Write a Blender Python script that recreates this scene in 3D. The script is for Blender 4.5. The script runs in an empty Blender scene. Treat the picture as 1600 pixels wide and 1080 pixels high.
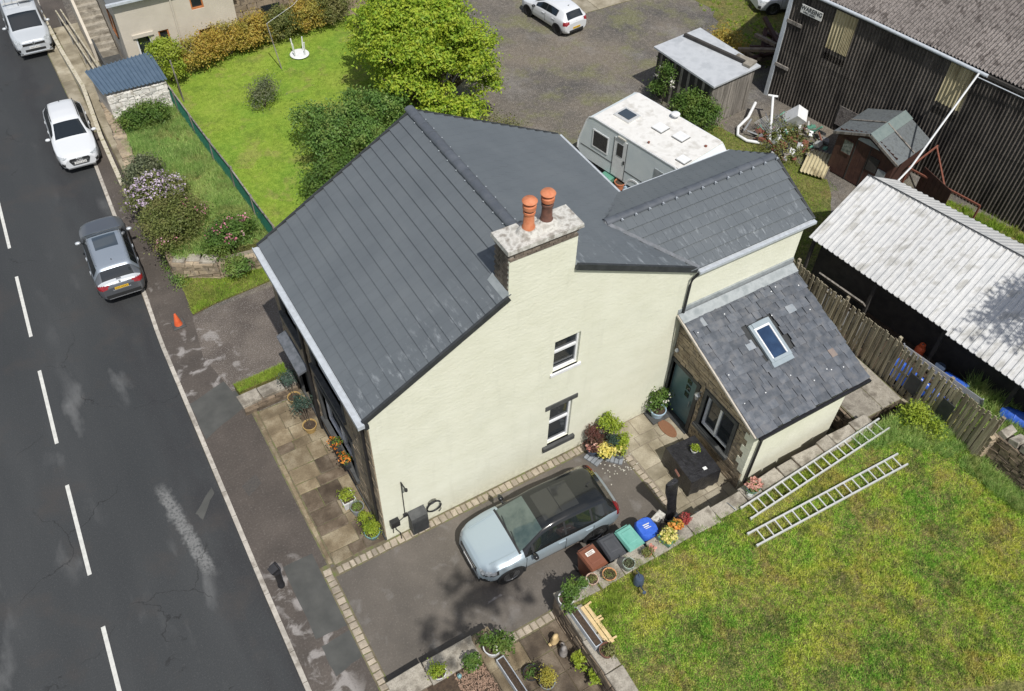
import bpy, math, random
import numpy as np
from mathutils import Vector, Matrix, Euler
R = math.radians
PI = math.pi
rng = np.random.default_rng(7)
random.seed(7)
sc = bpy.context.scene
COL = sc.collection

# ---------------------------------------------------------------- camera, sky, sun, exposure
def cam_axes(yaw, pitch, roll):
    cy, sy, cp, sp = math.cos(yaw), math.sin(yaw), math.cos(pitch), math.sin(pitch)
    f = Vector((sy*cp, cy*cp, -sp)); r = Vector((cy, -sy, 0)); u = r.cross(f)
    c, s = math.cos(roll), math.sin(roll)
    return c*r + s*u, -s*r + c*u, f
r_, u_, f_ = cam_axes(0.56479, 0.85232, 0.03562)
cam = bpy.data.cameras.new('camera'); cam.sensor_width = 36; cam.lens = 30.888
cam.clip_start = 0.5; cam.clip_end = 1500
camo = bpy.data.objects.new('camera', cam); COL.objects.link(camo)
camo.matrix_world = Matrix(((r_.x, u_.x, -f_.x, -3.688), (r_.y, u_.y, -f_.y, -12.065), (r_.z, u_.z, -f_.z, 22.483), (0, 0, 0, 1)))
sc.camera = camo

SUN_EL = R(58); SUN_H = Vector((-0.13, -1, 0)).normalized()
TO_SUN = Vector((SUN_H.x*math.cos(SUN_EL), SUN_H.y*math.cos(SUN_EL), math.sin(SUN_EL)))
w = bpy.data.worlds.new('World'); sc.world = w; w.use_nodes = True
nt = w.node_tree; nt.nodes.clear()
sky = nt.nodes.new('ShaderNodeTexSky'); sky.sky_type = 'NISHITA'; sky.sun_disc = False
sky.sun_elevation = SUN_EL; sky.sun_rotation = math.atan2(SUN_H.x, SUN_H.y); sky.air_density = 1.0; sky.dust_density = 2.0
bg = nt.nodes.new('ShaderNodeBackground'); bg.inputs[1].default_value = 0.095
wo = nt.nodes.new('ShaderNodeOutputWorld')
tc = nt.nodes.new('ShaderNodeTexCoord'); cn = nt.nodes.new('ShaderNodeTexNoise'); cn.inputs['Scale'].default_value = 2.6; cn.inputs['Detail'].default_value = 7; cn.inputs['Roughness'].default_value = .58
cr = nt.nodes.new('ShaderNodeMapRange'); cr.inputs['From Min'].default_value = .47; cr.inputs['From Max'].default_value = .66
cm = nt.nodes.new('ShaderNodeMix'); cm.data_type = 'RGBA'; cm.inputs[7].default_value = (7.5, 7.6, 7.8, 1)
nt.links.new(tc.outputs['Generated'], cn.inputs['Vector']); nt.links.new(cn.outputs['Fac'], cr.inputs['Value']); nt.links.new(cr.outputs[0], cm.inputs[0]); nt.links.new(sky.outputs[0], cm.inputs[6])
nt.links.new(cm.outputs[2], bg.inputs[0]); nt.links.new(bg.outputs[0], wo.inputs[0])
sl = bpy.data.lights.new('sun', 'SUN'); sl.energy = 4.2; sl.angle = R(0.6); sl.color = (1, 0.965, 0.91)
so = bpy.data.objects.new('sun', sl); COL.objects.link(so)
so.rotation_euler = (-TO_SUN).to_track_quat('-Z', 'Y').to_euler(); so.location = (0, -20, 40)
sc.view_settings.view_transform = 'Standard'; sc.view_settings.look = 'None'
sc.view_settings.exposure = 0.0; sc.view_settings.gamma = 1.0
sc.view_settings.use_curve_mapping = False

# ---------------------------------------------------------------- materials
MATS = {}
def _nodes(name):
    m = bpy.data.materials.new(name); m.use_nodes = True
    nt = m.node_tree; nt.nodes.clear()
    out = nt.nodes.new('ShaderNodeOutputMaterial'); b = nt.nodes.new('ShaderNodeBsdfPrincipled')
    nt.links.new(b.outputs[0], out.inputs[0])
    geo = nt.nodes.new('ShaderNodeNewGeometry')
    MATS[name] = m
    return m, nt, b, geo.outputs['Position']
def _vec(nt, pos, stretch):
    if not stretch: return pos
    mp = nt.nodes.new('ShaderNodeMapping'); mp.inputs['Scale'].default_value = stretch
    nt.links.new(pos, mp.inputs[0]); return mp.outputs[0]
def noise(nt, pos, scale, detail=5, rough=.55, stretch=None, dist=0):
    n = nt.nodes.new('ShaderNodeTexNoise'); n.inputs['Scale'].default_value = scale
    n.inputs['Detail'].default_value = detail; n.inputs['Roughness'].default_value = rough; n.inputs['Distortion'].default_value = dist
    nt.links.new(_vec(nt, pos, stretch), n.inputs['Vector']); return n.outputs['Fac']
def ramp(nt, fac, stops):
    r = nt.nodes.new('ShaderNodeValToRGB'); e = r.color_ramp.elements
    while len(e) < len(stops): e.new(.5)
    for el, (p, c) in zip(e, stops):
        el.position = p; el.color = (*c, 1) if len(c) == 3 else c
    nt.links.new(fac, r.inputs[0]); return r.outputs[0]
def mask(nt, fac, a, b):
    r = nt.nodes.new('ShaderNodeMapRange'); r.inputs['From Min'].default_value = a; r.inputs['From Max'].default_value = b
    nt.links.new(fac, r.inputs['Value']); return r.outputs[0]
def mixc(nt, fac, a, b):
    m = nt.nodes.new('ShaderNodeMix'); m.data_type = 'RGBA'
    if isinstance(fac, (int, float)): m.inputs[0].default_value = fac
    else: nt.links.new(fac, m.inputs[0])
    for i, s in ((6, a), (7, b)):
        if isinstance(s, tuple): m.inputs[i].default_value = (*s, 1)
        else: nt.links.new(s, m.inputs[i])
    return m.outputs[2]
def mul(nt, a, b, op='MULTIPLY'):
    m = nt.nodes.new('ShaderNodeMath'); m.operation = op; m.use_clamp = True
    for i, s in ((0, a), (1, b)):
        if isinstance(s, (int, float)): m.inputs[i].default_value = s
        else: nt.links.new(s, m.inputs[i])
    return m.outputs[0]
def bump(nt, b, fac, strength, dist=.02):
    bp = nt.nodes.new('ShaderNodeBump'); bp.inputs['Strength'].default_value = strength; bp.inputs['Distance'].default_value = dist
    nt.links.new(fac, bp.inputs['Height']); nt.links.new(bp.outputs[0], b.inputs['Normal'])
def axis(nt, pos, i):
    s = nt.nodes.new('ShaderNodeSeparateXYZ'); nt.links.new(pos, s.inputs[0]); return s.outputs[i]
def band(nt, val, lo, hi, soft):
    return mul(nt, mask(nt, val, lo-soft, lo+soft), mask(nt, val, hi+soft, hi-soft))
def mat(name, c1, c2=None, scale=3, rough=.8, bmp=0, bscale=40, rnd=0, c3=None, spec=.5, metal=0, lo=.35, hi=.65, stretch=None, dist=.02, fine=0, trans=0, coat=0):
    m, nt, b, pos = _nodes(name)
    b.inputs['Roughness'].default_value = rough; b.inputs['Metallic'].default_value = metal
    b.inputs['Specular IOR Level'].default_value = spec
    if coat: b.inputs['Coat Weight'].default_value = coat; b.inputs['Coat Roughness'].default_value = .04
    if c2 is None: col = c1
    else:
        f = noise(nt, pos, scale, stretch=stretch)
        st = [(lo, c1), (hi, c2)] if c3 is None else [(lo, c1), ((lo+hi)/2, c2), (hi, c3)]
        col = ramp(nt, f, st)
    if fine:
        g = noise(nt, pos, bscale*1.3, detail=2)
        col = mixc(nt, mul(nt, mask(nt, g, .45, .7), fine), col, tuple(.35*x for x in c1))
    if rnd:
        oi = nt.nodes.new('ShaderNodeObjectInfo'); hs = nt.nodes.new('ShaderNodeHueSaturation')
        mr = nt.nodes.new('ShaderNodeMapRange'); mr.inputs['To Min'].default_value = 1-rnd; mr.inputs['To Max'].default_value = 1+rnd
        nt.links.new(oi.outputs['Random'], mr.inputs['Value']); nt.links.new(mr.outputs[0], hs.inputs['Value'])
        if isinstance(col, tuple): hs.inputs['Color'].default_value = (*col, 1)
        else: nt.links.new(col, hs.inputs['Color'])
        col = hs.outputs[0]
    if isinstance(col, tuple): b.inputs['Base Color'].default_value = (*col, 1)
    else: nt.links.new(col, b.inputs['Base Color'])
    if bmp: bump(nt, b, noise(nt, pos, bscale, detail=4, stretch=stretch), bmp, dist)
    if trans: b.inputs['Transmission Weight'].default_value = trans
    return m
# house
mat('render_cream', (.70, .70, .565), (.75, .75, .62), 1.2, .85, .4, 7, dist=.03, stretch=(1, 1, 1.6))
nt = MATS['render_cream'].node_tree; b = nt.nodes['Principled BSDF']; pos = nt.nodes['Geometry'].outputs['Position']
src = b.inputs['Base Color'].links[0].from_socket; z = axis(nt, pos, 2)
st = noise(nt, pos, 4, detail=5, stretch=(1, 1, .12)); sp = noise(nt, pos, 9, detail=4)
dirt = mul(nt, mul(nt, mask(nt, z, .55, .0), mask(nt, sp, .35, .65)), .4); strk = mul(nt, mask(nt, st, .56, .72), .16)
blot = mul(nt, mask(nt, noise(nt, pos, .7, detail=5), .5, .7), .14)
nt.links.new(mixc(nt, blot, mixc(nt, strk, mixc(nt, dirt, src, (.3, .28, .21)), (.45, .45, .36)), (.5, .52, .42)), b.inputs['Base Color'])
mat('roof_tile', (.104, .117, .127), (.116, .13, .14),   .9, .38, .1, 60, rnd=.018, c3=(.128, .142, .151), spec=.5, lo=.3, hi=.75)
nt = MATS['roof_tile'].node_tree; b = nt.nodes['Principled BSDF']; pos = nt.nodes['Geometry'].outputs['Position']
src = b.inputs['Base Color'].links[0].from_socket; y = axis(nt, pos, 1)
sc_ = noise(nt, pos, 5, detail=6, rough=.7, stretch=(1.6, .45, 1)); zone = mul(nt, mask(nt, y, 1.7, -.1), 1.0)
m1 = mul(nt, mul(nt, mask(nt, sc_, .54, .68), zone), .5); m2 = mul(nt, mask(nt, sc_, .68, .76), .15)  # pale glint streaks painted into the tile colour, strongest at the gable end
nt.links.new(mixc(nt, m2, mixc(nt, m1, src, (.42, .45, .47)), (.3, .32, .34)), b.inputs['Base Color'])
mat('ridge_tile', (.075, .085, .1), (.1, .11, .125), 4, .5, .1, 60, rnd=.08)
mat('slate', (.075, .085, .1), (.102, .112, .128), 5, .5, .25, 50, rnd=.2, c3=(.135, .14, .15))
mat('slate_warm', (.2, .165, .15), (.25, .2, .17), 6, .6, .2, 50, rnd=.1)
mat('slate_pale', (.22, .25, .28), (.28, .3, .32), 6, .6, .2, 50, rnd=.1)
mat('lead', (.25, .275, .285), (.32, .345, .355), 2.5, .55, .2, 20, c3=(.22, .245, .255))
mat('frame_grey', (.26, .31, .34), (.3, .35, .38), 3, .45)
mat('lead_dark', (.08, .09, .1), (.14, .15, .17), 7, .6, .2, 20)
mat('gutter_white', (.5, .54, .58), (.42, .45, .48), 9, .4, .05, 30)
mat('black_plastic', (.012, .012, .014), (.02, .02, .023), 9, .45)
mat('dark_trim', (.025, .028, .03), (.04, .043, .045), 6, .6)
mat('charcoal_stone', (.05, .052, .052), (.08, .082, .08), 6, .8, .3, 50)
mat('sandstone', (.27, .21, .145), (.36, .29, .2), 3, .9, .5, 30, rnd=.28, c3=(.2, .165, .125), fine=.35)
mat('stone_brown', (.15, .115, .08), (.22, .17, .12), 3, .9, .5, 30, rnd=.3, c3=(.11, .085, .062), fine=.4)
mat('mortar', (.2, .17, .13), (.28, .24, .19), 9, .95, .3, 60)
mat('mortar_pale', (.42, .38, .32), (.5, .46, .4), 9, .95, .3, 60)
mat('brick_sooty', (.13, .105, .085), (.2, .165, .13), 8, .9, .4, 60, rnd=.3)
mat('concrete_cap', (.36, .345, .31), (.55, .54, .5), 5, .9, .6, 14, c3=(.26, .24, .21), dist=.03)
mat('terracotta', (.50, .16, .07), (.58, .22, .11), 8, .75, .1, 40)
mat('terracotta_dark', (.1, .05, .04), (.16, .075, .055), 8, .5, .1, 40)
mat('white_frame', (.78, .79, .8), (.7, .71, .72), 8, .35)
mat('glass_dark', (.02, .025, .03), rough=.04, spec=.8)
mat('glass_blue', (.02, .04, .085), (.03, .06, .12), 3, .05, spec=.9)
mat('glass_curtain', (.06, .075, .08), (.2, .22, .21), 9, .06, spec=.7)
mat('door_teal', (.075, .135, .15), (.09, .155, .17), 6, .35)
# ground stones
mat('flag_brown', (.145, .11, .066), (.215, .17, .105), 1.6, .85, .35, 25, rnd=.25, c3=(.33, .28, .19), fine=.35)
mat('flag_grey', (.2, .172, .118), (.29, .255, .185), 1.3, .85, .3, 25, rnd=.14, c3=(.4, .36, .275), fine=.3)
mat('flag_wet_shaded', (.07, .05, .032), (.12, .09, .06), 2.0, .6, .35, 25, rnd=.25, c3=(.2, .16, .115), fine=.35)  # wet brown flags, darkened further for the dappled shade on the patio
mat('coping', (.25, .225, .185), (.36, .33, .275), 2.3, .9, .5, 22, rnd=.16, c3=(.17, .15, .12), fine=.4)
mat('sett', (.3, .255, .2), (.4, .345, .27), 6, .9, .5, 30, rnd=.2, fine=.3)
mat('kerbstone', (.34, .315, .275), (.45, .42, .37), 3, .9, .4, 40, rnd=.12, c3=(.26, .235, .2))
mat('moss_joint', (.1, .085, .055), (.15, .13, .08), 5, .95, .4, 50, c3=(.13, .15, .05))
mat('soil', (.045, .03, .02), (.08, .055, .035), 14, .95, .7, 50)
mat('bark_chip', (.2, .125, .085), (.34, .23, .165), 22, .95, .9, 60, c3=(.12, .075, .05), rnd=.25)
mat('patch_dark', (.06, .062, .058), (.085, .086, .08), 2, .85, .4, 90)
mat('patch_pale', (.1, .103, .101), (.19, .192, .188), 9, .85, .4, 90)
mat('chalk', (.36, .34, .325), (.16, .142, .13), 5, .9, .1, 60)
mat('chalk_pale', (.27, .255, .24), (.105, .092, .08), 6, .9, .1, 60)
mat('whitewash', (.62, .6, .55), (.72, .7, .65), 5, .9, .4, 30, rnd=.1, c3=(.45, .42, .36))
mat('road_paint', (.62, .62, .58), (.5, .5, .47), 8, .8, .2, 80)
mat('metal_cover', (.06, .055, .05), (.09, .08, .07), 20, .6, .4, 80)
# timber / sheet
mat('fence_wood', (.235, .2, .135), (.34, .3, .21), 5, .9, .5, 14, rnd=.22, c3=(.15, .12, .08), stretch=(1, 1, .12), fine=.3)
mat('grey_wood', (.16, .145, .125), (.28, .255, .225), 5, .9, .5, 14, rnd=.22, c3=(.10, .09, .075), stretch=(1, 1, .1), fine=.3)
mat('pale_wood', (.56, .41, .2), (.66, .5, .27), 4, .8, .3, 20, stretch=(1, 1, .2))
mat('brown_timber', (.05, .02, .015), (.075, .032, .022), 4, .75, .3, 20, rnd=.12)
mat('rust_red', (.16, .055, .035), (.22, .08, .05), 10, .8, .3, 40)
mat('felt', (.09, .1, .105), (.13, .145, .15), 6, .9, .3, 60, rnd=.12, c3=(.1, .11, .11))
mat('felt_green', (.14, .18, .175), (.17, .21, .2), 6, .9, .3, 60)
mat('felt_silver', (.40, .42, .44), (.46, .48, .5), 1.4, .55, .3, 8, c3=(.36, .38, .4))
mat('asbestos_wall', (.06, .052, .044), (.12, .105, .09), 1.2, .95, .5, 18, rnd=.2, c3=(.04, .034, .03), stretch=(1, 1, .3), fine=.7)
mat('asbestos_roof', (.135, .12, .11), (.25, .225, .21), 3.5, .95, .6, 16, rnd=.14, c3=(.08, .068, .062), fine=.85)
mat('sheet_yellow', (.42, .37, .23), (.5, .44, .28), 1.2, .5, .1, 20, stretch=(1, 1, .3), c3=(.22, .18, .1))
mat('sheet_white', (.47, .475, .47), (.55, .55, .54), 3, .5, .1, 20, rnd=.06, c3=(.38, .375, .35), stretch=(.5, 1, 1))
mat('sheet_grey', (.38, .39, .385), (.46, .46, .45), 1.5, .6, .1, 20)
mat('sheet_blue', (.075, .115, .165), (.095, .14, .195), 4, .45, .05, 20)
mat('sign_white', (.62, .62, .58), (.7, .7, .66), 6, .7)
mat('ink', (.02, .02, .022), rough=.7)
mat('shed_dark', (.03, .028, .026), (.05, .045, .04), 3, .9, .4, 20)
mat('alu', (.62, .62, .6), (.72, .72, .7), 8, .4, metal=.35)
mat('steel_grey', (.3, .31, .32), (.4, .41, .42), 8, .5, metal=.5)
mat('white_plastic', (.74, .75, .75), (.66, .67, .67), 5, .5)
mat('mesh_green', (.02, .13, .09), (.035, .19, .13), 8, .6)
mat('wall_beige', (.50, .455, .38), (.56, .51, .43), 1.2, .9, .35, 18)
mat('orange_wood', (.40, .14, .045), (.5, .19, .07), 8, .6)
mat('rail_paint', (.40, .36, .27), (.52, .48, .38), 5, .8, .2, 30, c3=(.3, .27, .17))
# plants
def leafmat(name, c1, c2, c3, s1=1.6, s2=17, tr=.35, fine=.75):
    m, nt, b, pos = _nodes(name)
    f = noise(nt, pos, s1, detail=2); g = noise(nt, pos, s2, detail=1)
    base = ramp(nt, f, [(.35, c1), (.5, c2), (.64, c3)])
    base = mixc(nt, mul(nt, mask(nt, g, .42, .66), fine), base, tuple(min(.5, x*1.75) for x in c2))
    nt.links.new(base, b.inputs['Base Color']); b.inputs['Roughness'].default_value = .55; b.inputs['Specular IOR Level'].default_value = .35
    t = nt.nodes.new('ShaderNodeBsdfTranslucent'); nt.links.new(base, t.inputs[0])
    mx = nt.nodes.new('ShaderNodeMixShader'); mx.inputs[0].default_value = tr
    nt.links.new(b.outputs[0], mx.inputs[1]); nt.links.new(t.outputs[0], mx.inputs[2])
    nt.links.new(mx.outputs[0], nt.nodes['Material Output'].inputs[0])
    return m
leafmat('leaf_bright', (.14, .27, .025), (.25, .4, .03), (.42, .49, .05), s1=2.6, s2=11)
leafmat('leaf_dark', (.07, .155, .035), (.12, .21, .045), (.22, .27, .07))
leafmat('leaf_mid', (.06, .12, .025), (.09, .16, .03), (.15, .2, .04))
leafmat('leaf_olive', (.09, .12, .03), (.14, .16, .045), (.22, .2, .08))
leafmat('leaf_gold', (.34, .21, .04), (.46, .29, .055), (.27, .23, .05), s1=1.0)
leafmat('leaf_lime', (.17, .26, .025), (.24, .33, .03), (.30, .36, .05))
leafmat('leaf_grey', (.09, .11, .06), (.13, .15, .08), (.17, .17, .1))
leafmat('leaf_purple', (.08, .035, .03), (.12, .05, .04), (.1, .08, .04))
leafmat('leaf_yellow', (.4, .34, .05), (.5, .43, .07), (.3, .3, .05))
leafmat('leaf_bluegreen', (.04, .075, .055), (.06, .1, .075), (.08, .12, .09))
leafmat('petal_lilac', (.45, .34, .47), (.56, .45, .58), (.6, .52, .6), tr=.2, fine=.3)
leafmat('petal_pink', (.5, .12, .2), (.6, .22, .28), (.62, .4, .42), tr=.2, fine=.3)
leafmat('petal_salmon', (.6, .22, .17), (.65, .32, .25), (.6, .4, .33), tr=.2, fine=.3)
leafmat('petal_yellow', (.66, .52, .06), (.72, .62, .16), (.7, .64, .25), tr=.2, fine=.3)
leafmat('petal_orange', (.65, .13, .02), (.7, .22, .03), (.62, .3, .06), tr=.2, fine=.3)
leafmat('petal_red', (.25, .03, .03), (.35, .05, .05), (.3, .08, .06), tr=.2, fine=.3)
leafmat('petal_white', (.6, .58, .5), (.66, .64, .58), (.6, .6, .5), tr=.2, fine=.2)
mat('wood_bark', (.09, .07, .05), (.14, .115, .085), 9, .95, .6, 25)

# ---------------------------------------------------------------- geometry helpers
class B:
    def __init__(s): s.v = []; s.f = []
    def add(s, vs, fs):
        o = len(s.v); s.v += [tuple(map(float, p)) for p in vs]; s.f += [tuple(i+o for i in q) for q in fs]; return s
    def hexa(s, p):     # 4 bottom + 4 top, counter-clockwise from above
        return s.add(p, [(3, 2, 1, 0), (4, 5, 6, 7), (0, 1, 5, 4), (1, 2, 6, 5), (2, 3, 7, 6), (3, 0, 4, 7)])
    def box(s, x0, x1, y0, y1, z0, z1):
        return s.hexa([(x0, y0, z0), (x1, y0, z0), (x1, y1, z0), (x0, y1, z0), (x0, y0, z1), (x1, y0, z1), (x1, y1, z1), (x0, y1, z1)])
    def slab(s, x0, x1, y0, y1, z0, z1, c=.015, j=0):   # box with chamfered, slightly irregular top
        q = lambda: random.uniform(-j, j)
        P = [(x0+q(), y0+q()), (x1+q(), y0+q()), (x1+q(), y1+q()), (x0+q(), y1+q())]
        cx, cy = (x0+x1)/2, (y0+y1)/2
        ins = [(x+math.copysign(min(c, .3*(x1-x0)), cx-x), y+math.copysign(min(c, .3*(y1-y0)), cy-y)) for x, y in P]
        t = [z1+q()*.5 for _ in P]
        v = [(*p, z0) for p in P]+[(*p, zz-c) for p, zz in zip(P, t)]+[(*p, zz) for p, zz in zip(ins, t)]
        f = [(8, 9, 10, 11)]
        for i in range(4):
            k = (i+1) % 4; f += [(i, k, 4+k, 4+i), (4+i, 4+k, 8+k, 8+i)]
        return s.add(v, f)
    def obox(s, c, size, rot=None):
        m = (rot if isinstance(rot, Matrix) else Euler(rot or (0, 0, 0)).to_matrix())
        a, b, d = (x/2 for x in size)
        return s.hexa([Vector(c)+m @ Vector(p) for p in ((-a, -b, -d), (a, -b, -d), (a, b, -d), (-a, b, -d), (-a, -b, d), (a, -b, d), (a, b, d), (-a, b, d))])
    def beam(s, p, q, wd, ht, up=(0, 0, 1)):
        p, q = Vector(p), Vector(q); d = (q-p).normalized(); u = Vector(up); sd = d.cross(u)
        if sd.length < 1e-4: sd = d.cross(Vector((0, 1, 0)))
        sd.normalize(); u = sd.cross(d)
        m = Matrix((d, sd, u)).transposed()
        return s.obox((p+q)/2, ((q-p).length, wd, ht), m)
    def prism(s, poly, z0, z1):
        n = len(poly)
        return s.add([(*p, z0) for p in poly]+[(*p, z1) for p in poly], [tuple(range(n-1, -1, -1)), tuple(range(n, 2*n))]+[(i, (i+1) % n, n+(i+1) % n, n+i) for i in range(n)])
    def prism_y(s, poly, y0, y1):   # poly in (x,z)
        n = len(poly)
        return s.add([(x, y0, z) for x, z in poly]+[(x, y1, z) for x, z in poly], [tuple(range(n)), tuple(range(2*n-1, n-1, -1))]+[((i+1) % n, i, n+i, n+(i+1) % n) for i in range(n)])
    def prism_x(s, poly, x0, x1):   # poly in (y,z)
        n = len(poly)
        return s.add([(x0, y, z) for y, z in poly]+[(x1, y, z) for y, z in poly], [tuple(range(n-1, -1, -1)), tuple(range(n, 2*n))]+[(i, (i+1) % n, n+(i+1) % n, n+i) for i in range(n)])
    def sheet(s, poly): return s.add(poly, [tuple(range(len(poly)))])
    def tube(s, path, r, n=8, caps=True):
        path = [Vector(p) for p in path]; rings = []
        rs = r if isinstance(r, (list, tuple)) else [r]*len(path)
        for i, p in enumerate(path):
            d = (path[min(i+1, len(path)-1)]-path[max(i-1, 0)]).normalized()
            a = d.cross(Vector((0, 0, 1)));
            if a.length < .05: a = d.cross(Vector((1, 0, 0)))
            a.normalize(); b = d.cross(a)
            rings.append([p+(a*math.cos(t)+b*math.sin(t))*rs[i] for t in (2*PI*k/n for k in range(n))])
        v = [q for rg in rings for q in rg]; f = []
        for i in range(len(path)-1):
            for k in range(n):
                f.append((i*n+k, (i+1)*n+k, (i+1)*n+(k+1) % n, i*n+(k+1) % n))
        if caps: f += [tuple(range(n)), tuple(range(len(v)-1, len(v)-n-1, -1))]
        return s.add(v, f)
    def lathe(s, prof, c=(0, 0, 0), n=20, m=None, sx=1, sy=1):
        v = []; f = []
        for r, z in prof:
            for k in range(n):
                t = 2*PI*k/n; p = Vector((r*math.cos(t)*sx, r*math.sin(t)*sy, z))
                v.append((m @ p if m else p)+Vector(c))
        for i in range(len(prof)-1):
            for k in range(n):
                f.append((i*n+k, i*n+(k+1) % n, (i+1)*n+(k+1) % n, (i+1)*n+k))
        if prof[0][0] > 1e-4: f.append(tuple(range(n-1, -1, -1)))
        if prof[-1][0] > 1e-4: f.append(tuple(range(len(v)-n, len(v))))
        return s.add(v, f)
    def mesh(s, name, smooth=False):
        me = bpy.data.meshes.new(name); me.from_pydata(s.v, [], s.f); me.update()
        if smooth: me.shade_smooth() if smooth is True else sm_angle(me, smooth)
        return me
    def obj(s, name, m, parent=None, smooth=False, loc=None, rot=None, **kw):
        return place(name, s.mesh(name, smooth), m, parent, loc, rot, **kw)
def sm_angle(me, ang):
    me.shade_smooth()
    try: me.set_sharp_from_angle(angle=R(ang))
    except Exception: pass
def M(m): return MATS[m] if isinstance(m, str) else m
def place(name, me, m, parent=None, loc=None, rot=None, **kw):
    if m is not None and not me.materials: me.materials.append(M(m))
    o = bpy.data.objects.new(name, me); COL.objects.link(o)
    if parent: o.parent = parent
    if loc is not None: o.location = loc
    if rot is not None: o.rotation_euler = rot
    for k, v in kw.items(): o[k] = v
    return o
def thing(name, label, cat, loc=(0, 0, 0), rz=0, group=None):
    o = bpy.data.objects.new(name, None); COL.objects.link(o); o.empty_display_size = .3
    o.location = loc; o.rotation_euler = (0, 0, rz); o['label'] = label; o['category'] = cat
    if group: o['group'] = group
    return o
def tag(o, label, cat, group=None):
    o['label'] = label; o['category'] = cat
    if group: o['group'] = group
    return o
def struct(o): o['kind'] = 'structure'; return o
def npmesh(name, v, f, m=None):
    v = np.asarray(v, np.float32); f = np.asarray(f, np.int32); k = f.shape[1]
    me = bpy.data.meshes.new(name); me.vertices.add(len(v)); me.vertices.foreach_set('co', v.ravel())
    me.loops.add(f.size); me.loops.foreach_set('vertex_index', f.ravel())
    me.polygons.add(len(f)); me.polygons.foreach_set('loop_start', np.arange(0, f.size, k, dtype=np.int32))
    me.update(calc_edges=True)
    if m: me.materials.append(M(m))
    return me
def text(name, body, size, m, parent, loc, rot, sx=1.0, extrude=.002, bold=0):
    c = bpy.data.curves.new(name, 'FONT'); c.body = body; c.size = size; c.extrude = extrude; c.align_x = 'CENTER'; c.align_y = 'CENTER'; c.offset = bold
    o = bpy.data.objects.new(name, c); dg = bpy.context.evaluated_depsgraph_get()
    COL.objects.link(o); bpy.context.view_layer.update(); dg.update()
    me = bpy.data.meshes.new_from_object(o.evaluated_get(dg)); bpy.data.objects.remove(o)
    for p in me.vertices: p.co.x *= sx
    me.materials.clear(); me.materials.append(M(m))
    return place(name, me, m, parent, loc, rot)

# ================================================================ THE SETTING
def kx(y):   # kerb line (road side), slightly curved
    return float(np.interp(y, [-60, -2.7, .8, 6.8, 10.7, 12.9, 20.8, 31, 60, 120], [-3.7, -3.6, -3.58, -3.49, -3.44, -3.3, -3.0, -2.58, -.6, 5]))
def clx(y): return float(np.interp(y, [-60, -.45, 3.1, 6.4, 11.3, 20.2, 31, 60, 120], [-8.2, -7.62, -7.49, -7.37, -7.15, -6.76, -6.3, -4.3, 1.3]))
YS = [-60, -30, -15, -8, -4, 0, 4, 8, 12, 16, 20, 24, 28, 32, 38, 46, 60, 90, 120]

# road surface
m, nt, b, pos = _nodes('asphalt')
n1 = noise(nt, pos, .5, stretch=(1, .22, 1)); n2 = noise(nt, pos, 1.3, detail=4, stretch=(1, .35, 1)); n3 = noise(nt, pos, 22, detail=5, rough=.75)
c = ramp(nt, n1, [(.3, (.028, .031, .033)), (.55, (.037, .04, .0415)), (.75, (.05, .053, .054))])
sm = mul(nt, mask(nt, n2, .57, .74), mask(nt, noise(nt, pos, .33, detail=2, stretch=(1.4, .5, 1)), .48, .62))
c = mixc(nt, mul(nt, sm, .8), c, (.135, .138, .138))
x = axis(nt, pos, 0); y = axis(nt, pos, 1)
c = mixc(nt, mul(nt, band(nt, x, -4.6, -3.4, .25), mask(nt, n2, .35, .6)), c, (.027, .028, .03))
c = mixc(nt, mul(nt, mask(nt, n3, .54, .72), .55), c, (.1, .1, .098))
c = mixc(nt, mul(nt, mask(nt, n3, .45, .25), .5), c, (.016, .016, .017))
def cracks(nt, pos, scale, wd, thr):
    v = nt.nodes.new('ShaderNodeTexVoronoi'); v.feature = 'DISTANCE_TO_EDGE'; v.inputs['Scale'].default_value = scale
    ad = nt.nodes.new('ShaderNodeVectorMath'); ad.operation = 'ADD'; n_ = nt.nodes.new('ShaderNodeTexNoise'); n_.inputs['Scale'].default_value = 1.5; n_.inputs['Detail'].default_value = 5
    nt.links.new(pos, n_.inputs['Vector']); nt.links.new(pos, ad.inputs[0]); nt.links.new(n_.outputs['Color'], ad.inputs[1]); nt.links.new(ad.outputs[0], v.inputs['Vector'])
    return mul(nt, mask(nt, v.outputs['Distance'], wd, 0), mask(nt, noise(nt, pos, .35, detail=3), thr, thr+.05))
g4 = noise(nt, pos, 55, detail=3, rough=.8); c = mixc(nt, mul(nt, mask(nt, g4, .55, .75), .45), c, (.115, .115, .112)); c = mixc(nt, mul(nt, mask(nt, g4, .45, .25), .5), c, (.013, .013, .014))
c = mixc(nt, mul(nt, mask(nt, noise(nt, pos, .55, detail=5, rough=.6), .54, .68), .35), c, (.06, .05, .043))
sk = nt.nodes.new('ShaderNodeMath'); sk.operation = 'MULTIPLY_ADD'; nt.links.new(y, sk.inputs[0]); sk.inputs[1].default_value = .12; nt.links.new(x, sk.inputs[2])
we = nt.nodes.new('ShaderNodeMath'); we.operation = 'MULTIPLY_ADD'; nt.links.new(noise(nt, pos, 4, detail=6, rough=.7), we.inputs[0]); we.inputs[1].default_value = .5; nt.links.new(sk.outputs[0], we.inputs[2])
pm = mul(nt, mul(nt, band(nt, we.outputs[0], -4.34, -4.02, .07), band(nt, y, 1.6, 4.9, .25)), mask(nt, noise(nt, pos, 14, detail=4, rough=.7), .3, .55))
c = mixc(nt, mul(nt, pm, .85), c, (.19, .192, .188))
c = mixc(nt, mul(nt, cracks(nt, pos, .28, .006, .5), .8), c, (.012, .012, .012))
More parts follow.
